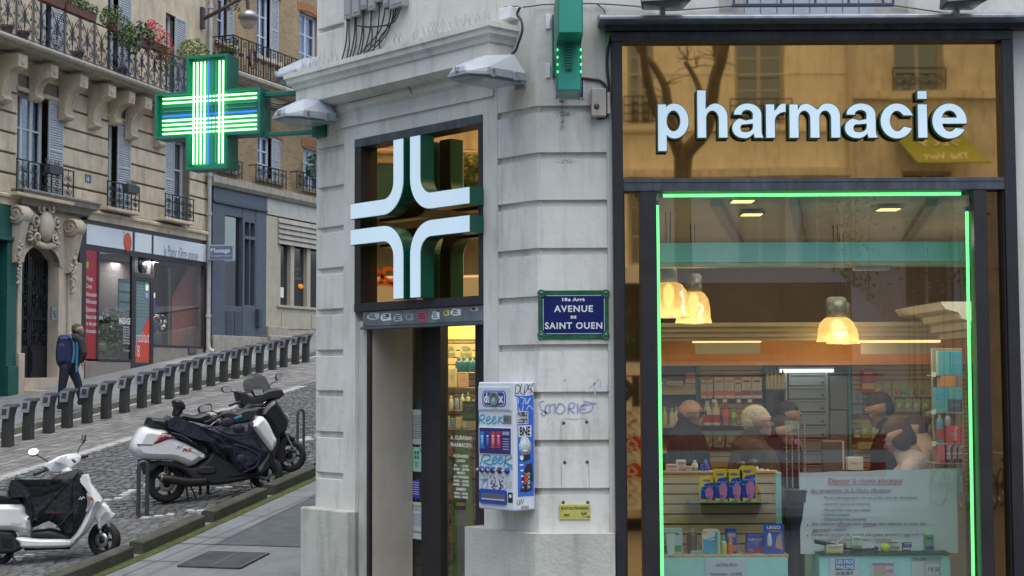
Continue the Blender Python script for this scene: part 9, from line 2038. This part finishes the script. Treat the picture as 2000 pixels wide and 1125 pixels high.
def bust(label,u,v,Y,rpx,face,coat,hair,hs='short',glasses=None,shw=.20,lean=0,pitch=0,skin=SKIN,sleeves=None,drop=.0,bulk=1.0):
 f0=FY(Y);a,b=f0.px(u,v);r=rpx/F*Y;dx_=math.cos(R(face));dy_=-math.sin(R(face));hp=f0.P(a,b,0)
 bodyc=hp-Vector((dx_,dy_,0))*lean*.6;f=Fr((bodyc.x,bodyc.y,0),(dx_,dy_,0));t=thing('person',label,'person',(bodyc.x,bodyc.y,FZ));q=Fr(hp,Vector((dx_,dy_,0))*math.cos(pitch)+Vector((0,0,math.sin(pitch))),Vector((0,0,1))*math.cos(pitch)-Vector((dx_,dy_,0))*math.sin(pitch))
 zs=b-1.58*r-drop;lean*=.6;mb=MB(f);headparts(mb,q,r)
 mb.cap2((0,zs+.06,0),(lean-.2*r,b-.9*r,0),.065,.055,10)
 mb.cap2((-.02,FZ+1.0,0),(0,zs-.14,0),.11,.12,14);mb.cap2((0,zs-.05,-shw*.7),(0,zs-.05,shw*.7),.05,.05,10)
 el_,wr={},{}
 for s in(-1,1):
  sh_=Vector((0,zs-.03,s*shw));el_[s]=Vector((.05,zs-.33,s*(shw+.05)));wr[s]=Vector((.28,max(zs-.40,FZ+.9),s*(shw-.06)))
  mb.cap2(sh_,el_[s],.042,.036,8);mb.cap2(el_[s],wr[s],.040,.028,8);hand(mb,wr[s],(1,-.1,-.1*s),s)
  mb.cap2((0,FZ+.95,s*.09),(.02,FZ+.5,s*.10),.085,.06,10);mb.cap2((.02,FZ+.5,s*.10),(0,FZ+.09,s*.10),.058,.04,10);mb.cap2((-.03,FZ+.04,s*.10),(.16,FZ+.035,s*.11),.045,.035,8)
 bake(mb,'body',skin,t,.010,5)
 mb=MB(f);k=bulk;mb.cap2((-.02,FZ+.82,0),(-.02,FZ+1.05,0),.19*k,.185*k,16);mb.ell((0,zs-.22,0),(.155*k,.27,.21*k),18,14);mb.cap2((-.01,FZ+1.05,0),(0,zs-.15,0),.165*k,.165*k,16);mb.cap2((-.01,zs-.04,-shw*.9),(-.01,zs-.04,shw*.9),.088*k,.088*k,12);mb.cap2((-.02,zs-.0,0),(lean*.7-.03,zs+.085,0),.13*k,.09,14)
 for s in(-1,1):mb.cap2((0,zs-.05,s*shw),el_[s],.082*k,.068*k,10);mb.cap2(el_[s],el_[s]+(wr[s]-el_[s])*.9,.068*k,.05*k,10)
 bake(mb,'coat',coat,t,.012,4)
 mb=MB(f)
 for s in(-1,1):mb.cap2((0,FZ+.92,s*.09),(.02,FZ+.5,s*.10),.11,.08,10);mb.cap2((.02,FZ+.5,s*.10),(0,FZ+.12,s*.10),.08,.07,10)
 bake(mb,'trousers',P_('trousers_dark',(.03,.03,.04),.8),t,.02,2)
 mb=MB(q)
 if hs!='bald':
  mb.ell((-.16*r,.30*r,0),(.88*r,.80*r,.83*r),18,12);mb.ell((-.42*r,.02*r,0),(.60*r,.72*r,.80*r),18,12)
  if hs=='bob':
   for s in(-1,1):mb.ell((-.1*r,-.28*r,s*.58*r),(.58*r,.70*r,.34*r),12,10);mb.ell((.42*r,.45*r,s*.3*r),(.42*r,.32*r,.35*r),10,8)
   mb.ell((-.5*r,-.30*r,0),(.50*r,.72*r,.72*r),12,10)
  if hs=='bun':mb.ell((-1.0*r,.35*r,0),(.42*r,.40*r,.40*r),12,10)
  if hs=='cap':mb.cap2((.35*r,.62*r,-.5*r),(.35*r,.62*r,.5*r),.22*r,.22*r,8)
  o=bake(mb,'hair' if hs!='cap' else 'cap',hair,t,.009,2)
 else:
  mb.ell((-.42*r,-.10*r,0),(.60*r,.50*r,.84*r),16,10);bake(mb,'hair',hair,t,.009,3)
 for s in(-1,1):
  e=MB(q).ell((.80*r,.08*r,s*.30*r),(.07*r,.07*r,.11*r),8,6).build('eye',P_('eye_dark',(.02,.015,.012),.2),t);mb=MB(q);mb.cap2((.84*r,.28*r,s*.14*r),(.80*r,.30*r,s*.44*r),.035*r,.03*r,6);mb.build('eyebrow',hair,t)
 MB(q).cap2((.885*r,-.50*r,-.17*r),(.885*r,-.50*r,.17*r),.03*r,.03*r,6).build('mouth',P_('lips',(.28,.10,.08),.5),t)
 if glasses:
  mb=MB(q)
  for s in(-1,1):
   mb.tube([(.98*r,(.06+.17*math.sin(j*.5236))*r,s*(.33+.24*math.cos(j*.5236))*r)for j in range(12)],.025*r,5,closed=True);mb.tube([(.96*r,.12*r,s*.57*r),(.5*r,.10*r,s*.80*r),(-.05*r,.08*r,s*.84*r)],.022*r,5)
  mb.tube([(.99*r,.08*r,-.1*r),(.99*r,.08*r,.1*r)],.02*r,5);g_=mb.build('spectacles',P_('spec_frame',(.02,.02,.02),.3),t)
  if glasses=='dark':
   for s in(-1,1):MB(q).ell((.975*r,.06*r,s*.33*r),(.02*r,.16*r,.23*r),10,6).build('lens',P_('dark_lens',(.01,.01,.012),.1),g_)
 return t,f,q,zs,r
CDK=M('coat_dark_navy',(.014,.017,.024),.85,var=.3,sc=12,bump=.5,bsc=15,bd=.006);CGR=M('coat_grey',(.055,.052,.050),.9,var=.3,sc=12,bump=.5,bsc=15,bd=.006);CPK=M('coat_pale_pink',(.55,.46,.47),.8,var=.12,sc=8,bump=.6,bsc=12,bd=.008);CBG_=M('coat_beige',(.45,.34,.24),.8,var=.15,bump=.4);CBK=M('suit_black',(.012,.013,.016),.8,var=.3,bump=.3)
HW=M('hair_white',(.50,.46,.38),.7,var=.25,sc=40,bump=.8,bsc=90,bd=.004);HD=M('hair_dark',(.022,.015,.011),.5,var=.4,sc=40,bump=.8,bsc=90,bd=.004);HB=M('hair_brown',(.055,.024,.016),.45,var=.4,sc=40,bump=.8,bsc=90,bd=.004);HG=M('hair_fringe_grey',(.065,.052,.042),.8,var=.3,sc=40,bump=.4)
bust('bald man in dark coat and dark glasses at the door side of the window',1350,808,12.6,27,25,CDK,HG,'bald','dark',.20,.05,skin=SKD,bulk=1.1)
bust('white-haired man with spectacles in a grey coat facing the till',1480,824,12.0,31,5,CGR,HW,'short','clear',.22,.06,bulk=1.25)
bust('dark-haired woman in a black coat leaning behind the spectacle stand',1527,842,12.6,28,10,CDK,HD,'short',None,.18,.12,-.1)
bust('customer in a dark knitted cap behind the dark-haired woman',1541,812,13.1,27,0,CDK,P_('cap_knit',(.03,.025,.03),.9),'cap',None,.18,.08,-.1,skin=SKD)
t,f,q,zs,r=bust('dark-haired pharmacist in a black suit bending his head to the counter',1716,800,13.0,31,188,CBK,HD,'short','clear',.20,.14,-.45,skin=SKD)
mb=MB(f);mb.tube([(.02,zs+.10,-.08),(.08,zs+.06,-.04),(.13,zs-.04,0),(.08,zs+.06,.04),(.02,zs+.10,.08)],.018,6);mb.build('shirt_collar',P_('collar_pale',(.5,.48,.4),.7),t)
bust('woman with dark brown bob in a pale pink coat looking down',1752,852,12.1,33,195,CPK,HB,'bob',None,.17,.16,-.55)
bust('woman with her hair in a bun standing behind the one in the pink coat',1786,838,12.7,26,200,CBG_,HB,'bun',None,.17,.08,-.3)
# the walker on the far pavement
s_,l_=gpx(120,803,.17);P=G(s_,l_,.17);wf=Fr((P.x,P.y,0),(1,0,0));K=2.679
def wq(x,y,c=0):return(*wf.px(x/K,380+y/K,c),c)
WK=thing('person','man walking up the far pavement in jeans with a big navy backpack','person',P);JK=M('jacket_black',(.018,.019,.021),.8,var=.3,sc=12,bump=.5,bsc=15);JN=M('jeans_navy',(.016,.022,.045),.85,var=.2,bump=.3)
V_=lambda*a:Vector(wq(*a));mb=MB(wf)
rh=.125;qh=Fr(wf.P(*wq(408,708)),(math.cos(R(20)),math.sin(R(20)),0));headparts(mb,qh,rh)
mb.cap2(V_(385,790),V_(355,900),.15,.14,12);mb.cap2(V_(395,752,-.15),V_(395,752,.15),.07,.07,10)
LG1=[V_(342,905,.08),V_(326,1000,.08),V_(318,1098,.06)];LG2=[V_(375,905,-.08),V_(408,985,-.08),V_(425,1075,-.1)]
for Lq in(LG1,LG2):mb.cap2(Lq[0],Lq[1],.085,.06,10);mb.cap2(Lq[1],Lq[2],.058,.042,10);mb.cap2(Lq[2]+Vector((-.03,-.03,0)),Lq[2]+Vector((.17,-.045,0)),.045,.038,8)
AR={1:[V_(425,765,.17),V_(440,828,.22),V_(425,872,.20)],-1:[V_(405,765,-.17),V_(420,830,-.2),V_(440,860,-.12)]}
for s in(-1,1):mb.cap2(AR[s][0],AR[s][1],.05,.042,8);mb.cap2(AR[s][1],AR[s][2],.04,.028,8);hand(mb,AR[s][2],(.3,-1,.01),s)
bake(mb,'body',SKD,WK,.013,4)
mb=MB(wf);mb.cap2(V_(395,775),V_(372,885),.185,.175,14);mb.cap2(V_(398,752,-.17),V_(398,752,.17),.095,.095,12);mb.cap2(V_(398,745),V_(402,732),.12,.09,12)
for s in(-1,1):mb.cap2(AR[s][0],AR[s][1],.08,.07,10);mb.cap2(AR[s][1],AR[s][2],.07,.05,10)
bake(mb,'jacket',JK,WK,.015,3);mb=MB(wf)
for Lq in(LG1,LG2):mb.cap2(Lq[0],Lq[1],.115,.085,10);mb.cap2(Lq[1],Lq[2],.085,.065,10)
mb.cap2(V_(345,900,.04),V_(372,900,-.04),.135,.135,12);bake(mb,'jeans',JN,WK,.015,3);mb=MB(wf)
for Lq in(LG1,LG2):o_=Lq[2]+Vector((-.03,-.045,0));mb=MB(wf);mb.cap2(o_,o_+Vector((.20,-.01,0)),.055,.045,10);bake(mb,'shoe',P_('shoe_dark',(.02,.02,.022),.6),WK,.012,2)
mb=MB(qh);mb.ell((-.18*rh,.30*rh,0),(.86*rh,.78*rh,.82*rh),16,12);mb.ell((-.44*rh,.0,0),(.60*rh,.66*rh,.82*rh),14,10);bake(mb,'hair',HG,WK,.009,2)
bk=thing('backpack','bulky navy backpack with a light blue strap on the walking man','backpack',wf.P(*wq(340,900)));NB=M('backpack_navy',(.012,.018,.075),.7,var=.25,sc=8,bump=.4,bsc=12)
o=pillow(MB(wf),[wq(x,y,.15)[:2]for x,y in((300,742),(345,733),(388,738),(396,800),(392,885),(340,902),(296,896),(284,830))],-.19,.19,.12,.05,3).build('pack_body',NB,bk)
pillow(MB(wf),[wq(x,y,.19)[:2]for x,y in((296,790),(340,784),(345,870),(296,876))],-.12,.215,.04,.02,3).build('pack_pocket',NB,bk)
for P_q in([(362,738),(385,770),(388,830),(380,880)],[(388,740),(405,790),(402,870),(400,930)]):MB(wf).tube(smooth_path([Vector(wq(x,y,.2))for x,y in P_q],4),.028,6).build('strap',P_('strap_blue',(.05,.18,.34),.6,var=.4,sc=30),bk)
